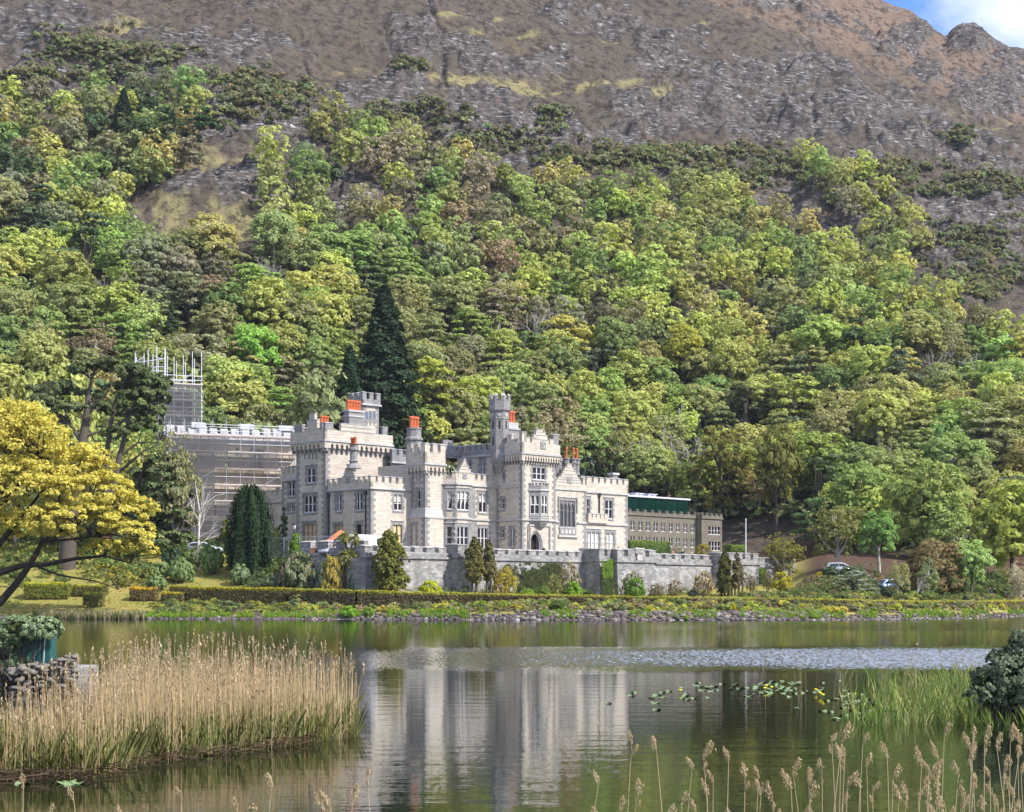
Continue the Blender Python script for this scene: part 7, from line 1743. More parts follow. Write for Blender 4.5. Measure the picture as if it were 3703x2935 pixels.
big_tree('maple_tree', 'large golden yellow maple leaning in from the shore over the lawn', 'maple tree', (-60, 2200), 172,
         [([(-70, 2215), (0, 2178), (50, 2120), (95, 2060), (130, 2005), (150, 1960), (200, 1925), (280, 1900)], .48, .12), ([(-80, 2100), (0, 2070), (80, 2045), (170, 2040), (270, 2020), (380, 2010), (470, 2035)], .42, .07), ([(-70, 2030), (0, 1965), (50, 1900), (95, 1850), (140, 1790), (200, 1740)], .38, .08), ([(-60, 1900), (30, 1800), (90, 1720), (150, 1660)], .3, .06), ([(140, 2050), (220, 2080), (340, 2100), (430, 2130)], .14, .03), ([(150, 1960), (300, 1945), (400, 1930), (520, 1960)], .16, .04), ([(95, 1850), (220, 1830), (330, 1830), (450, 1870)], .16, .04)],
         [(-60, 1640, 190, 170, 0), (60, 1600, 170, 140, -2), (190, 1720, 170, 110, 1), (300, 1690, 110, 90, 0), (80, 1780, 200, 120, -3), (330, 1800, 170, 95, -1), (450, 1860, 130, 75, 0), (260, 1900, 200, 80, -3), (120, 1920, 180, 75, 2), (470, 1950, 110, 70, -2), (400, 1990, 120, 40, 1), (520, 1990, 60, 40, 0), (430, 2090, 60, 28, 0), (400, 2060, 60, 26, 2), (-120, 1850, 160, 150, 0), (-100, 2000, 120, 60, 2)],
         1350, 34, .235, (.56, .50, .11), bark=M_dkbark, clr=.25, depth=.8, twig=150, flat=.6, low=-.25, droop=.35)
PINE = (.115, .145, .062)
big_tree('pine_tree', 'old windswept pine on a massive pale footed trunk behind the maple', 'pine tree', (237, 2118), 197,
         [([(237, 2125), (240, 2060), (250, 1900), (270, 1750), (296, 1610), (310, 1520), (320, 1430), (330, 1370)], 1.25, .14), ([(296, 1600), (250, 1530), (235, 1480), (190, 1440)], .28, .08), ([(310, 1500), (370, 1440), (400, 1400)], .25, .07), ([(300, 1580), (360, 1560), (420, 1490)], .2, .06), ([(245, 1990), (215, 2090), (195, 2120)], .8, .5)],
         [(345, 1340, 65, 34, 0), (300, 1335, 50, 22, 2), (400, 1325, 45, 28, -1), (220, 1410, 60, 30, 1), (160, 1450, 60, 28, 0), (260, 1480, 55, 24, -2), (330, 1430, 45, 20, 2), (130, 1410, 40, 22, 2), (190, 1510, 45, 20, 0), (150, 1540, 45, 26, 1), (370, 1470, 40, 18, 0)], 210, 46, .30, PINE, M_needle, clr=.55, twig=70, flat=.6, low=-.3)
big_tree('pine_tree', 'twin stemmed windswept pine before the scaffold tower', 'pine tree', (392, 1790), 200,
         [([(388, 1800), (385, 1650), (398, 1540), (420, 1440), (450, 1380)], .42, .1), ([(405, 1790), (430, 1660), (455, 1560), (470, 1500), (500, 1430)], .42, .1), ([(398, 1560), (470, 1500), (540, 1470)], .18, .05), ([(430, 1650), (500, 1600), (570, 1600)], .16, .05), ([(385, 1650), (340, 1590), (320, 1560)], .14, .05)],
         [(480, 1350, 60, 30, 0), (540, 1390, 60, 36, 1), (570, 1440, 45, 34, 0), (500, 1430, 60, 28, -2), (440, 1400, 45, 22, 1), (560, 1490, 45, 24, 0), (470, 1490, 60, 24, 1), (520, 1545, 50, 24, 0), (430, 1560, 45, 20, -1), (590, 1400, 30, 30, 2)], 220, 46, .30, (.105, .135, .058), M_needle, clr=.55, twig=70, flat=.6, low=-.3)
big_tree('cedar_tree', 'dark drooping cedar filling the slope between the pines and the yew', 'cedar tree', (480, 2010), 203,
         [([(470, 2020), (475, 1900), (490, 1780), (520, 1690), (560, 1640)], .5, .1), ([(400, 1725), (450, 1690), (520, 1630), (575, 1605)], .22, .06), ([(480, 1850), (560, 1790), (640, 1740)], .2, .05), ([(478, 1900), (600, 1870), (660, 1850)], .16, .04)],
         [(600, 1680, 70, 34, 0), (640, 1720, 50, 34, 1), (540, 1720, 80, 36, -1), (590, 1780, 90, 40, 0), (500, 1800, 80, 40, 1), (640, 1800, 60, 36, 1), (560, 1860, 90, 44, -1), (640, 1880, 60, 44, 0), (480, 1890, 80, 44, 1), (560, 1950, 90, 44, 0), (650, 1960, 60, 40, 1), (470, 1970, 80, 40, -1), (420, 1800, 60, 40, 2), (400, 1890, 60, 50, 2)], 330, 44, .30, (.115, .15, .065), M_needle, clr=.5, twig=60, flat=.6, low=-.35)
for px, top, base, w, col, kind, lab in ((520, 1560, 1900, 280, (.26, .31, .07), ('thin', 0), 'pale green thin tree behind the pines'), (190, 1290, 1800, 330, (.30, .36, .08), ('oak', 1), 'light yellow green tree behind the windswept pine'), (60, 1350, 1800, 300, (.22, .27, .07), ('oak', 2), 'green tree above the yellow maple crown'), (330, 1700, 2010, 260, (.20, .24, .06), ('oak', 3), 'olive green tree filling the gap under the windswept pine'), (625, 1570, 1850, 230, (.27, .30, .11), ('thin', 1), 'very thin pale tree before the scaffolding')):
    special(kind, px, top, base, w, col, 'woodland_tree', lab, Y=211 if px != 625 else 203.5)
x, y, z = spot(716, 2060, 194); V, Fc = [], []; t = empty('birch_tree', (x, y, z), 'bare white birch beside the silver hatchback', 'birch tree')
s_ = y / F; bp = lambda px, py: np.array([(px - CX) * s_, y + rng.normal() * .3, CZ + (YH - py) * s_])
limb(V, Fc, [bp(716, 2062), bp(717, 1990), bp(719, 1920), bp(722, 1850), bp(712, 1790), bp(706, 1740)], [.17, .14, .12, .09, .06, .02], 7)
for a, b in (((719, 1920), (765, 1780)), ((718, 1950), (690, 1860)), ((719, 1900), (745, 1800)), ((722, 1850), (800, 1760)), ((717, 1970), (790, 1900)), ((720, 1880), (690, 1780)), ((718, 1945), (830, 1905)), ((716, 1990), (690, 2020)), ((722, 1850), (735, 1740))):
    d = unit(bp(*b) - bp(*a)); branching(V, Fc, bp(*a), d, np.linalg.norm(bp(*b) - bp(*a)) * .5, .055, 2, .35, .2, (2, 3))
mesh_obj('trunk', V, Fc, M_white if False else paint('white_birch_bark', (.62, .58, .53), .8, var=.25, scale=6), t)
# ------------------------------------------------------------------ stones, tussocks and mixed planting along the far shore
def rocks(name, spots, mat, flat=.7):
    """Irregular boulders: (x, y, z, size)."""
    base = unit(np.array([(a, b, c) for a in (-1, 0, 1) for b in (-1, 0, 1) for c in (-1, 0, 1) if (a, b, c) != (0, 0, 0)], float))
    import bmesh
    bm = bmesh.new(); [bm.verts.new(v) for v in base]; bmesh.ops.convex_hull(bm, input=bm.verts); bmesh.ops.triangulate(bm, faces=bm.faces); bm.verts.index_update()
    T = np.array([[v.index for v in f.verts] for f in bm.faces], np.int32); B = np.array([v.co[:] for v in bm.verts]); bm.free()
    Vs, Fs = [], []
    for i, (x, y, z, s) in enumerate(spots):
        q = rng.normal(size=(3, 3)); q, _ = np.linalg.qr(q); b = (B * rng.uniform(.72, 1.2, (len(B), 1))) @ q * s * np.array([1.25, 1, flat]) * rng.uniform(.75, 1.25, 3)
        Vs.append(b + [x, y, z]); Fs.append(T + i * len(B))
    return mesh_obj(name, np.concatenate(Vs), np.concatenate(Fs), mat)
def mat_stones():
    m, t = new_mat('shore_stone'); t = NT(t); g = t.n('NewGeometry'); co = t.n('TexCoord').outputs['Object']
    c = t.ramp(g.outputs['Random Per Island'], [(0, (.045, .036, .034)), (.5, (.125, .100, .095)), (.85, (.22, .185, .175)), (1, (.55, .52, .49))])
    c = t.mix(t.noise(co, 2.5, 4), c, (.12, .10, .09)); t.bsdf(c, .9, .15); return m
M_stones = mat_stones()
sp = []
for _ in range(3300):
    px = rng.uniform(380, 3800); Ys = float(shore_y(px)); wallish = 1860 < px < 2990
    d = rng.uniform(-.35, 2.1) if wallish else rng.uniform(-.4, 1.1)
    if not wallish and rng.random() < .25: d = rng.uniform(-.6, 3)
    Y = Ys + d; X = (px - CX) / F * Y; s = rng.uniform(.09, .26) * (1.15 if wallish else .8)
    sp.append((X, Y, float(ground_z(X, Y)[0]) + s * .25, s))
tag(rocks('shore_stones', sp, M_stones), kind='stuff')
def tuft_mesh(cs, hs, cols, per, wid):
    """Grass tufts: blades fanning from each centre."""
    n = len(cs); j = np.repeat(np.arange(n), per); m = len(j); a = rng.uniform(0, 6.28, m); lean = rng.uniform(.05, .6, m); h = hs[j] * rng.uniform(.55, 1.1, m)
    b = cs[j] + np.stack([np.cos(a) * .06, np.sin(a) * .06, np.zeros(m)], 1) * rng.uniform(0, 3, (m, 1)) * wid[j][:, None] * 2
    tip = b + np.stack([np.cos(a) * lean * h, np.sin(a) * lean * h, h], 1); s = np.stack([-np.sin(a), np.cos(a), np.zeros(m)], 1) * (wid[j] * .22)[:, None]; mid = b * .4 + tip * .6 + np.stack([np.zeros(m), np.zeros(m), h * .1], 1)
    V = np.stack([b - s, b + s, mid + s * .8, tip, mid - s * .8], 1).reshape(-1, 3); k = np.arange(m, dtype=np.int32) * 5
    return V, np.stack([k, k + 1, k + 2, k + 3, k + 4], 1), np.repeat(cols[j] * rng.uniform(.75, 1.25, (m, 1)), 5, 0)
def tinted(name, V, Fc, C, mat, kind='stuff', parent=None):
    o = mesh_obj(name, V, Fc, mat, parent); a_ = o.data.attributes.new('tint', 'FLOAT_COLOR', 'POINT'); a_.data.foreach_set('color', np.concatenate([C, np.ones((len(C), 1))], 1).astype(np.float32).ravel())
    if kind: tag(o, kind=kind)
    return o
cs, hs, co_, wd = [], [], [], []
for _ in range(2600):                                               # bright sedge at the waterline
    px = rng.uniform(120, 3750)
    dens = 1.0 if 430 < px < 1750 else .25 if px < 2900 else .7
    if fbm(np.array([px / 55.]), np.array([1.]), 3, 9)[0] < .62 - .26 * dens: continue
    Y = float(shore_y(px)) + rng.uniform(.1, 2.0); X = (px - CX) / F * Y; cs.append((X, Y, float(ground_z(X, Y)[0]) - .03)); hs.append(rng.uniform(.25, .6)); wd.append(rng.uniform(.12, .3)); co_.append((.22, .36, .045) if rng.random() < .75 else (.30, .36, .10))
for _ in range(900):                                                # pale dead reed by the western corner
    px = rng.uniform(130, 520); Y = float(shore_y(px)) + rng.uniform(-.8, 1.5); X = (px - CX) / F * Y; cs.append((X, Y, -.05)); hs.append(rng.uniform(.5, 1.1)); wd.append(.1); co_.append((.55, .49, .33) if rng.random() < .7 else (.25, .3, .12))
V, Fc, C = tuft_mesh(np.array(cs), np.array(hs), np.array(co_), 9, np.array(wd)); tinted('waterside_grass', V, Fc, C, M_tint)
cs, hs, co_, wd = [], [], [], []
for _ in range(15000):                                              # rough grass over the lawns
    px = rng.uniform(-120, 3800); Y = float(shore_y(px)) + rng.uniform(1.2, 46); X = (px - CX) / F * Y; 
    if on_terrace(X, Y, .4): continue
    n = fbm(np.array([X / 6]), np.array([Y / 6]), 3, 44)[0]
    cs.append((X, Y, float(ground_z(X, Y)[0]) - .02)); hs.append(rng.uniform(.06, .20)); wd.append(rng.uniform(.1, .3)); co_.append((.42, .33, .13) if n > .5 else (.27, .30, .06) if rng.random() < .7 else (.36, .36, .10))
V, Fc, C = tuft_mesh(np.array(cs), np.array(hs), np.array(co_), 6, np.array(wd)); tinted('lawn_grass', V, Fc, C, M_tint)
specs = []
def mass(px0, px1, d0, d1, n, r0, r1, cols, size=.16, hgt=.9, Yf=None):
    for _ in range(n):
        px = rng.uniform(px0, px1)
        if abs(px - 3204) < 48 and d0 > 7: continue
        Y = (float(shore_y(px)) if Yf is None else Yf(px)) + rng.uniform(d0, d1); X = (px - CX) / F * Y; r = rng.uniform(r0, r1)
        if on_terrace(X, Y, .3): continue
        z = float(ground_z(X, Y)[0]); specs.append(([(X, Y, z + r * .15, r * 1.25, r, r * hgt)], 7, 22, size, jitter(cols[int(rng.integers(len(cols)))], .2), dict(clr=.55, low=-.2, flat=.7)))
mass(1040, 3750, 2.2, 7.0, 560, .22, .62, [(.46, .44, .08), (.32, .36, .09), (.26, .23, .13), (.22, .26, .10), (.30, .27, .15), (.17, .20, .10)], .13)
mass(560, 1060, 2.2, 9.0, 110, .25, .6, [(.20, .24, .07), (.16, .20, .10), (.30, .30, .07), (.13, .16, .07)], .13)
mass(2700, 3620, 8, 16, 170, .35, .9, [(.17, .21, .07), (.20, .19, .10), (.12, .16, .06), (.24, .28, .08)], .17)
mass(2880, 3180, 16, 36, 90, .6, 1.3, [(.15, .18, .07), (.20, .18, .10), (.11, .14, .06)], .2)
mass(3100, 3720, 18, 44, 120, .7, 1.7, [(.10, .14, .05), (.14, .18, .06), (.08, .11, .05)], .22)
mass(1080, 1320, 5, 9.5, 45, .5, 1.1, [(.14, .19, .07), (.10, .15, .06), (.18, .22, .08)], .17, Yf=lambda p: 168)
mass(900, 1085, 12, 24, 60, .6, 1.3, [(.14, .19, .07), (.10, .15, .06), (.18, .22, .08)], .2, Yf=lambda p: 168)
mass(480, 1010, 24, 42, 60, .6, 1.4, [(.14, .20, .07), (.09, .14, .05), (.20, .24, .08)], .2)
mass(-120, 560, 16, 40, 70, .8, 1.8, [(.17, .23, .07), (.24, .28, .09), (.12, .17, .06)], .25)
for px in np.arange(1340, 2880, 17):                                # low growth at the foot of the terrace wall
    Pw = PA if px < 1318 else PBw if px < 2200 else PCw
    x, y = on_plane(Pw, px, .5 + rng.random() * 1.6); r = rng.uniform(.35, 1.25) ; specs.append(([(x, y, 1.9 + r * .3, r * 1.2, r, r)], 8, 22, .15, jitter([(.16, .20, .07), (.22, .20, .10), (.20, .28, .07), (.10, .13, .05)][int(rng.integers(4))], .2), dict(clr=.5, low=-.2)))
tag(heap('bank_planting', specs, 0, 0, M_tint), kind='stuff')
for px, top, base, w, c, lab in ((1260, 2196, 2237, 62, (.22, .40, .05), 'large vivid green sedge tussock at the water below the palm'), (1336, 2205, 2236, 40, (.22, .36, .06), 'smaller vivid sedge tussock right of the large one'), (1062, 2168, 2200, 42, (.10, .16, .10), 'dark blue green tussock on the stony bank'), (2480, 2232, 2247, 36, (.25, .38, .05), 'green tussock growing out of the stone embankment'), (2942, 2222, 2243, 42, (.24, .38, .05), 'grass tussock at the east end of the stone embankment'), (3408, 2220, 2238, 26, (.20, .34, .05), 'upright green rush tuft at the white stones'), (1745, 2172, 2202, 44, (.26, .36, .05), 'yellow green gorse ball on the bank below the twin cypresses'), (1820, 2172, 2203, 40, (.30, .37, .06), 'pale yellow gorse ball on the bank right of the first'), (2650, 2185, 2212, 30, (.48, .44, .04), 'bright yellow gorse in flower below the far bastion'), (2020, 2172, 2208, 74, (.13, .19, .06), 'dark rounded bush on the bank below the ivy')):
    shrub(1, px, base, w, base - top, c, 'tussock' if 'tuss' in lab or 'tuft' in lab else 'shrub', lab)

# ------------------------------------------------------------------ reed bed
M_straw = mat_tint('straw')
cs = []
NE = np.array([(-200, 2835), (0, 2823), (350, 2812), (532, 2757), (814, 2726), (1064, 2695), (1290, 2664)], float)
def reed_stems(n, gen, hlo, hhi, col, r, head=.6, lean=.07):
    """Standing stems as slim three-sided blades, many with a drooping plume."""
    XY = np.array([gen() for _ in range(n)]); h = rng.uniform(hlo, hhi, n) * np.clip(.72 + (CX + F * XY[:, 0] / XY[:, 1]) / 1500, .72, 1) * (1 + .22 * (fbm(XY[:, 0] / 1.4, XY[:, 1] / 1.4, 2, 3) - .5)); a = rng.uniform(0, 6.28, n); ln = np.abs(rng.normal(size=n)) * lean
    ln = np.where(rng.random(n) < .03, ln + rng.uniform(.2, .6, n), ln); b = np.stack([XY[:, 0], XY[:, 1], np.full(n, -.12)], 1); tip = b + np.stack([np.cos(a) * ln * h, np.sin(a) * ln * h, h * (1 - ln * .3)], 1); mid = (b + tip) / 2 + np.stack([rng.normal(size=n), rng.normal(size=n), np.zeros(n)], 1) * .012
    Vs = []
    for p, w in ((b, r), (mid, r * .8), (tip, r * .35)):
        for k in range(3): t_ = 2.094 * k; Vs.append(p + np.array([math.cos(t_), math.sin(t_), 0]) * w)
    V = np.stack(Vs, 1).reshape(-1, 3); i = np.arange(n, dtype=np.int32) * 9; Fc = np.concatenate([np.stack([i + l * 3 + k, i + l * 3 + (k + 1) % 3, i + l * 3 + 3 + (k + 1) % 3, i + l * 3 + 3 + k], 1) for l in (0, 1) for k in range(3)])
    C = np.repeat(np.array(col)[None] * rng.uniform(.65, 1.2, (n, 1)) * (1 + rng.normal(size=(n, 3)) * .05), 9, 0)
    # old leaves hanging on the stem and the plume
    m = rng.random(n) < head; q = tip[m]; k = len(q); rep = 9; u = np.tile(np.linspace(0, 1, rep), k); j = np.repeat(np.arange(k), rep); L_ = rng.uniform(.10, .22, k)
    dirs = np.stack([np.cos(a[m]), np.sin(a[m]), np.zeros(k)], 1); P = q[j] + np.array([0, 0, 1.0]) * ((.35 - u) * L_[j])[:, None] + dirs[j] * (np.abs(rng.normal(size=len(j))) * .02)[:, None]
    V2, F2 = leaves(P, unit(sphere(len(P)) + [0, -.6, 0]), rng.uniform(.012, .028, len(P)), 2.6, .8)
    C2 = np.tile(np.array([(.43, .34, .23)]), (len(V2), 1)) * np.repeat(rng.uniform(.7, 1.3, (len(P), 1)), 4, 0)
    return V, Fc, C, V2, F2, C2
def in_bed(far=1.0):
    while True:
        px = rng.uniform(-180, 1290); yn = np.interp(px, NE[:, 0], NE[:, 1]); Y0 = F * CZ / (yn - YH); dep = np.interp(px, [-200, 200, 700, 1000, 1290], [15, 14, 10, 7, 2.5]) * far
        Y = Y0 + dep * rng.random() ** 1.15; X = (px - CX) / F * Y
        if px < 430 and Y > np.interp(px, [0, 300, 430], [23.5, 25.5, 33]): continue
        if px > 850 and rng.random() < (px - 850) / 520: continue
        return X, Y
Vs, Fs4, Cs, n0 = [], [], [], 0
for n, h0, h1, col, r, hd in ((2700, .82, 1.34, (.56, .44, .27), .0048, .12), (2500, .5, 1.05, (.44, .38, .19), .0045, .03), (600, 1.0, 1.66, (.58, .46, .30), .005, .9)):
    V, Fc, C, V2, F2, C2 = reed_stems(n, in_bed, h0, h1, col, r, hd)
    for v, f, c in ((V, Fc, C), (V2, F2, C2)): Vs.append(v); Fs4.append(f + n0); Cs.append(c); n0 += len(v)
def blades(n, gen, h0, h1, cols, w):
    XY = np.array([gen() for _ in range(n)]); cs = np.concatenate([XY, np.full((n, 1), -.08)], 1); return tuft_mesh(cs, rng.uniform(h0, h1, n), np.array([cols[int(rng.integers(len(cols)))] for _ in range(n)]), 3, np.full(n, w))
tinted('reed_bed', np.concatenate(Vs), np.concatenate(Fs4), np.concatenate(Cs), M_straw)
V, Fc, C = blades(6500, in_bed, .3, .75, [(.22, .26, .085), (.29, .30, .12), (.16, .19, .065), (.36, .32, .16)], .024); tinted('reed_shoots', V, Fc, C, M_tint)
# dead litter along the near edge of the bed
def edge():
    px = rng.uniform(-180, 1120); yn = np.interp(px, NE[:, 0], NE[:, 1]); Y = F * CZ / (yn - YH) + rng.uniform(-.12, .55); return (px - CX) / F * Y, Y
n = 1300; XY = np.array([edge() for _ in range(n)]); a = rng.uniform(0, 3.14, n) * .5 - .4; L_ = rng.uniform(.08, .42, n); p = np.concatenate([XY, rng.uniform(.0, .14, (n, 1))], 1); d = np.stack([np.cos(a), np.sin(a) * .4, rng.normal(size=n) * .22], 1) * L_[:, None] * .5; w = np.array([0, 0, .006])
V = np.stack([p - d - w, p + d - w, p + d + w, p - d + w], 1).reshape(-1, 3); k = np.arange(n, dtype=np.int32) * 4
tinted('reed_litter', V, np.stack([k, k + 1, k + 2, k + 3], 1), np.repeat(np.array([[.085, .06, .042]]) * rng.uniform(.4, 2.6, (n, 1)), 4, 0), M_straw)

# ------------------------------------------------------------------ pier, green box and bushes by the near water
x, y = (168 - CX) / F * 39, 39.0
pr = empty('stone_pier', (x, y, -.3), 'rough drystone pier end standing in the reeds', 'pier')
sp = []
for _ in range(700):
    u = rng.random(); px = 40 + 235 * u; Y = 39 + rng.uniform(-.9, 2.2); X = (px - CX) / F * Y; top = np.interp(px, [40, 90, 160, 230, 280], [2415, 2405, 2398, 2378, 2372]); z = rng.uniform(-.1, CZ + (YH - top) / F * 39); sp.append((X, Y, z, rng.uniform(.05, .11)))
M_pier = paint('pier_stone', (.17, .15, .125), .9, var=.5, scale=7)
o = rocks('stonework', sp, M_pier, .62); o.parent = pr; o.data.transform(__import__('mathutils').Matrix.Translation(-Vector(pr.location)))
mb = MB(); Pq = Plane((at(40, 0, 39.4)[0], 39.4), (1, 0), (0, -1)); mb.box(Pq, 0, 235 / F * 39, -.4, .52, -2.2, .05); mb.build('core', M_wallstone, pr)
g0 = at(86, 2402, 39.6); M_teal = paint('dark_green_paint', (.012, .085, .075), .45, .4)
bx = empty('green_cabinet', (g0[0], 39.6, .5), 'dark teal green metal cabinet under the bush on the stone pier', 'cabinet')
Pq = Plane((g0[0], 39.4), (1, 0), (0, -1)); wq = 102 / F * 39.5; zt = CZ + (YH - 2292) / F * 39.4
mb = MB(); mb.box(Pq, 0, wq, .5, zt, -.6, 0); mb.build('body', M_teal, bx)
for i in range(5): mb = MB(); mb.box(Pq, wq * (i + .12) / 5, wq * (i + .88) / 5, .56, zt - .05, .0, .012); mb.build('panel', M_teal, bx)
mb = MB(); mb.tube(Pq.pt(wq * .80, .45, .05), Pq.pt(wq * .86, zt, .05), .012, 5); mb.build('rail', M_tube2, bx)
def water_bush(name, label, Y, crown, n, per, size, col, bloom=None):
    s_ = Y / F; B = [((c[0] - CX) * s_ + 0, Y + (c[4] if len(c) > 4 else 0), CZ + (YH - c[1]) * s_, c[2] * s_, c[2] * s_ * .8, c[3] * s_) for c in crown]
    t = empty(name, (B[0][0], Y, 0), label, 'bush'); P, Nm, cen = puffs(B, n, per, clr=.25, low=-.9, flat=.8); V, Fc = leaves(P, Nm, size * rng.uniform(.7, 1.3, len(P)), 2.2); o = mesh_obj('foliage', V, Fc, M_gleaf, t); o.color = (*col, 1)
    V, Fc = [], []
    for c in cen[rng.choice(len(cen), min(60, len(cen)), replace=False)]: limb(V, Fc, wiggle((B[0][0] + rng.normal() * .15, Y, -.1), c, 4, .06), [.03, .022, .014, .006], 5)
    mesh_obj('stems', V, Fc, M_bark, t)
    if bloom:
        P = np.repeat(cen[rng.choice(len(cen), bloom, replace=False)], 9, 0) + rng.normal(size=(bloom * 9, 3)) * .02; V, Fc = leaves(P, unit(sphere(len(P)) + [0, -1, .3]), .03); mesh_obj('blossom', V, Fc, M_flower['mauve'], t)
    return t
water_bush('bush', 'grey green bush overhanging the teal cabinet on the pier', 39.2, [(60, 2270, 110, 42, 0), (150, 2275, 75, 45, 0), (10, 2330, 70, 50, .3), (30, 2400, 60, 45, .2), (-60, 2300, 90, 70, 0)], 700, 26, .042, (.20, .27, .13))
water_bush('bush', 'dark evergreen bush with mauve flowers leaning over the lake rushes', 29, [(3650, 2430, 90, 80, 0), (3710, 2370, 70, 80, 0), (3590, 2480, 80, 50, 0), (3530, 2510, 55, 26, -.2), (3720, 2480, 110, 70, 0), (3690, 2310, 40, 40, 0), (3630, 2370, 40, 36, .2), (3560, 2450, 40, 30, .3), (3610, 2530, 70, 30, 0), (3690, 2560, 70, 40, 0)], 520, 24, .042, (.13, .165, .085), 6)
# rushes by the evergreen bush
def in_rush():
    while True:
        px, py = rng.uniform(3040, 3760), rng.uniform(2455, 2625)
        if rng.random() > ((px - 3040) / 520) ** 1.1 + .05: continue
        Y = F * CZ / (py - YH); return (px - CX) / F * Y, Y
V, Fc, C = blades(1500, in_rush, .28, .62, [(.17, .26, .08), (.24, .33, .10), (.12, .18, .06), (.35, .36, .17)], .035); tinted('lake_rushes', V, Fc, C, M_tint)
def in_thin():
    px = rng.choice([2745, 2870, 2895, 2950, 3010, 3070, 3150, 3190, 3260, 3290, 3310, 3340, 3430, 3455, 3470, 3520, 3270, 3300]) + rng.normal() * 14; Y = rng.uniform(32, 37); return (px - CX) / F * Y, Y
V, Fc, C, V2, F2, C2 = reed_stems(46, in_thin, .7, 1.3, (.42, .36, .22), .004, .3); tinted('sparse_reeds', np.concatenate([V, V2]), np.concatenate([Fc, F2 + len(V)]), np.concatenate([C, C2]), M_straw)
# lily pads
M_pad = paint('lily_pad', (.17, .25, .10), .4, .5, var=.25, scale=2); M_lily = paint('lily_flower', (.75, .6, .03), .6)
def pad_mesh(seed):
    V = [(0, 0, 0)]; n = 16
    for i in range(n + 1): a = .28 + (6.283 - .56) * i / n; r = 1 + .05 * math.sin(3 * a + seed); V.append((r * math.cos(a), r * math.sin(a), .02 * math.sin(2 * a + seed)))
    return make_mesh('lily_pad', V, [[0, i, i + 1] for i in range(1, n + 1)], M_pad)
PADS = [pad_mesh(i) for i in range(4)]
def pad(px, py, r, label, group):
    Y = F * CZ / (py - YH); o = link(bpy.data.objects.new('lily_pad', PADS[int(rng.integers(4))])); o.location = ((px - CX) / F * Y, Y, .012 + .004 * rng.random()); o.scale = (r, r, 1); o.rotation_euler = (0, 0, rng.uniform(0, 6.28)); tag(o, label, 'lily pad', group)
CL = [(2860, 2478, 120, 10), (2960, 2500, 150, 12), (3080, 2520, 130, 14), (3160, 2560, 140, 16), (2620, 2480, 130, 12), (2420, 2510, 110, 18), (3300, 2530, 110, 16), (2780, 2490, 90, 12)]
for i in range(150):
    c = CL[int(rng.integers(len(CL)))]; pad(c[0] + rng.normal() * c[2] * .8, np.clip(c[1] + rng.normal() * c[3] * 1.2, 2462, 2600), rng.uniform(.05, .11), 'flat green lily pad floating among others near the lake rushes', 'lily pads near the rushes')
for px, py, r in ((235, 2832, .11), (262, 2838, .10), (250, 2828, .09), (80, 2836, .09), (285, 2834, .08)): pad(px, py, r, 'flat green lily pad floating off the edge of the reed bed', 'lily pads by the reed bed')
for px, py in ((2770, 2480), (2790, 2486), (2765, 2490), (2460, 2498), (2950, 2496), (2965, 2508), (3090, 2512), (3120, 2552), (2975, 2515)):
    Y = F * CZ / (py + 10 - YH); X = (px - CX) / F * Y; t = empty('water_lily', (X, Y, 0), 'yellow water lily flower standing among the pads', 'water lily', 'yellow water lilies'); mb = MB(); mb.lathe((X, Y, .05), [(.01, 0), (.035, .015), (.045, .04), (.03, .055)], 8); mb.build('flower', M_lily, t); mb = MB(); mb.tube((X, Y, -.05), (X, Y, .055), .006, 5); mb.build('stem', M_pad, t)

# ------------------------------------------------------------------ reeds in the foreground, each a thing
M_plume = mat_leaf('plume', .35, 0, .1); M_stem = paint('reed_stem', (.47, .36, .21), .8, .2, var=.2)
PL_ = []
for i in range(5):
    n = 170; u = rng.random(n) ** .8; sd = .045 * np.sin(np.pi * np.clip(u * .9 + .08, 0, 1)); dr = .055 * u ** 2
    P = np.stack([dr + np.abs(rng.normal(size=n)) * sd * .6, rng.normal(size=n) * sd * .35, -.03 + .19 * u * (1 - .25 * u) - .03 * rng.random(n)], 1)
    V, Fc = leaves(P, unit(sphere(n) + [0, -.5, 0]), .0085 * rng.uniform(.6, 1.4, n), 3.4, .75); PL_.append(make_mesh('plume', V, Fc, M_plume))
S6 = 1.345
FR = [(2100 + x / S6, 2150 + y / S6) for x, y in ((250, 620), (365, 655), (595, 685), (720, 690), (545, 755), (800, 780), (865, 800), (1030, 775), (1020, 820), (1105, 830), (1175, 775), (1220, 625), (1275, 595), (1375, 630), (1390, 745), (1490, 680), (1420, 865), (1520, 800), (1660, 720), (1695, 760), (1735, 695), (1770, 590), (1890, 645), (1910, 600), (1965, 620), (2020, 640), (2090, 610), (2145, 620), (1840, 770), (1920, 840), (1990, 790), (2060, 750), (2110, 880), (90, 830), (190, 945), (270, 880), (420, 990), (490, 910), (560, 970), (620, 870), (645, 815), (740, 1000), (960, 1010), (1085, 995), (1110, 890), (880, 880), (930, 890), (1280, 930), (1300, 820), (1360, 850), (1550, 890), (1590, 900), (1765, 930), (1850, 950), (2030, 940), (80, 1000),
      (1640, 900), (1705, 880), (1720, 960), (1800, 1000), (1870, 900), (1960, 960), (2075, 860), (2100, 970), (2140, 780), (1285, 720), (1265, 700), (1690, 800), (1740, 780), (1900, 700), (2000, 880), (2125, 700))]
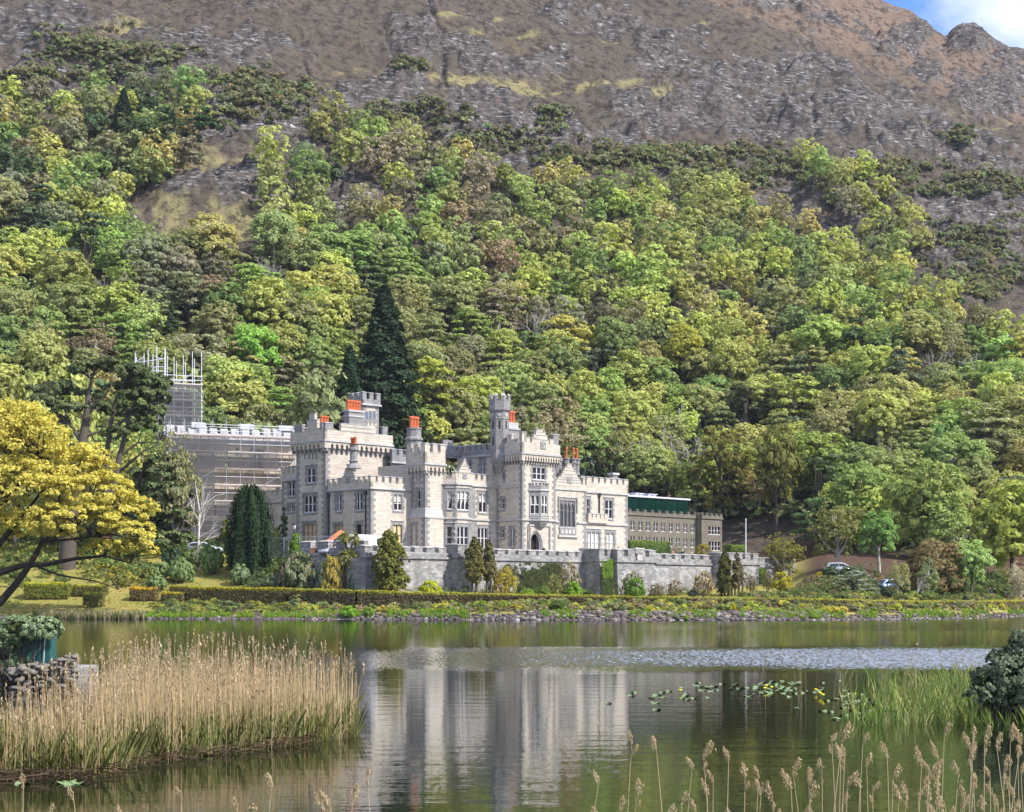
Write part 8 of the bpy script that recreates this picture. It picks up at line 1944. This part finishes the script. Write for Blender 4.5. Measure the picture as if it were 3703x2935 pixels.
FR += [(x / 1.597, 2150 + y / 1.597) for x, y in ((135, 1010), (285, 1160), (420, 1050), (700, 1190), (1050, 1060), (1370, 1135), (1440, 1180), (1575, 1010), (1865, 1110), (1905, 1090), (90, 1210), (2040, 1080), (2115, 960))]
FR.sort()
near_bank = lambda X, Y: float(np.interp(Y, [2, 8, 12, 20], [.6, .25, -.15, -.9]))
for i, (px, py) in enumerate(FR):
    Y = rng.uniform(11.5, 15.0); tip = at(px, py, Y); z0 = near_bank(tip[0], Y) - .05; ln = rng.normal() * .05; bx_ = tip[0] + ln * (tip[2] - z0) * (1 if rng.random() < .5 else -1)
    grp = 'single reeds standing in front of the open water'; n_side = 'by the castle reflection' if px < 2450 else 'before the dark water' if px < 3000 else 'in the thick reeds under the bush'
    if px < 1400: n_side = 'below the reed bed'
    t = empty('reed', (bx_, Y, z0), f'straw coloured reed with a feathery plume {n_side}', 'reed', 'single reeds ' + n_side)
    V, Fc = [], []; m_ = np.array([(bx_ + tip[0]) / 2 + rng.normal() * .01, Y, (z0 + tip[2]) / 2]); limb(V, Fc, [(bx_, Y, z0), m_, tip + [0, 0, -.10]], [.0042, .0036, .002], 5); mesh_obj('stem', V, Fc, M_stem, t)
    for q in range(1 + (rng.random() < .35)):
        o = link(bpy.data.objects.new('plume', PL_[int(rng.integers(5))])); o.parent = t; o.location = tuple(tip - np.array(t.location) - [0, 0, .13 + .1 * q]); o.rotation_euler = (rng.normal() * .12, rng.normal() * .15, rng.choice([0.0, 3.14]) + rng.normal() * .5); s = rng.uniform(.62, 1.02) * (1 if q == 0 else .6); o.scale = (s, s, s); o.color = (.52, .41, .27, 1)
# ------------------------------------------------------------------ air between the lake and the mountain
m, t = new_mat('air'); t = NT(t)
v = t.n('VolumePrincipled'); v.inputs['Color'].default_value = (.86, .90, 1.0, 1); v.inputs['Density'].default_value = 0.00007; v.inputs['Anisotropy'].default_value = .25
o_ = t.n('OutputMaterial'); t.l(v.outputs[0], o_.inputs['Volume'])
mb = MB(); mb.box(Plane((-620, -60), (1, 0), (0, -1)), 0, 1240, -7.5, float(Z_ALL.max()) + 90, -1240, 0)
tag(mb.build('haze', m), kind='stuff')
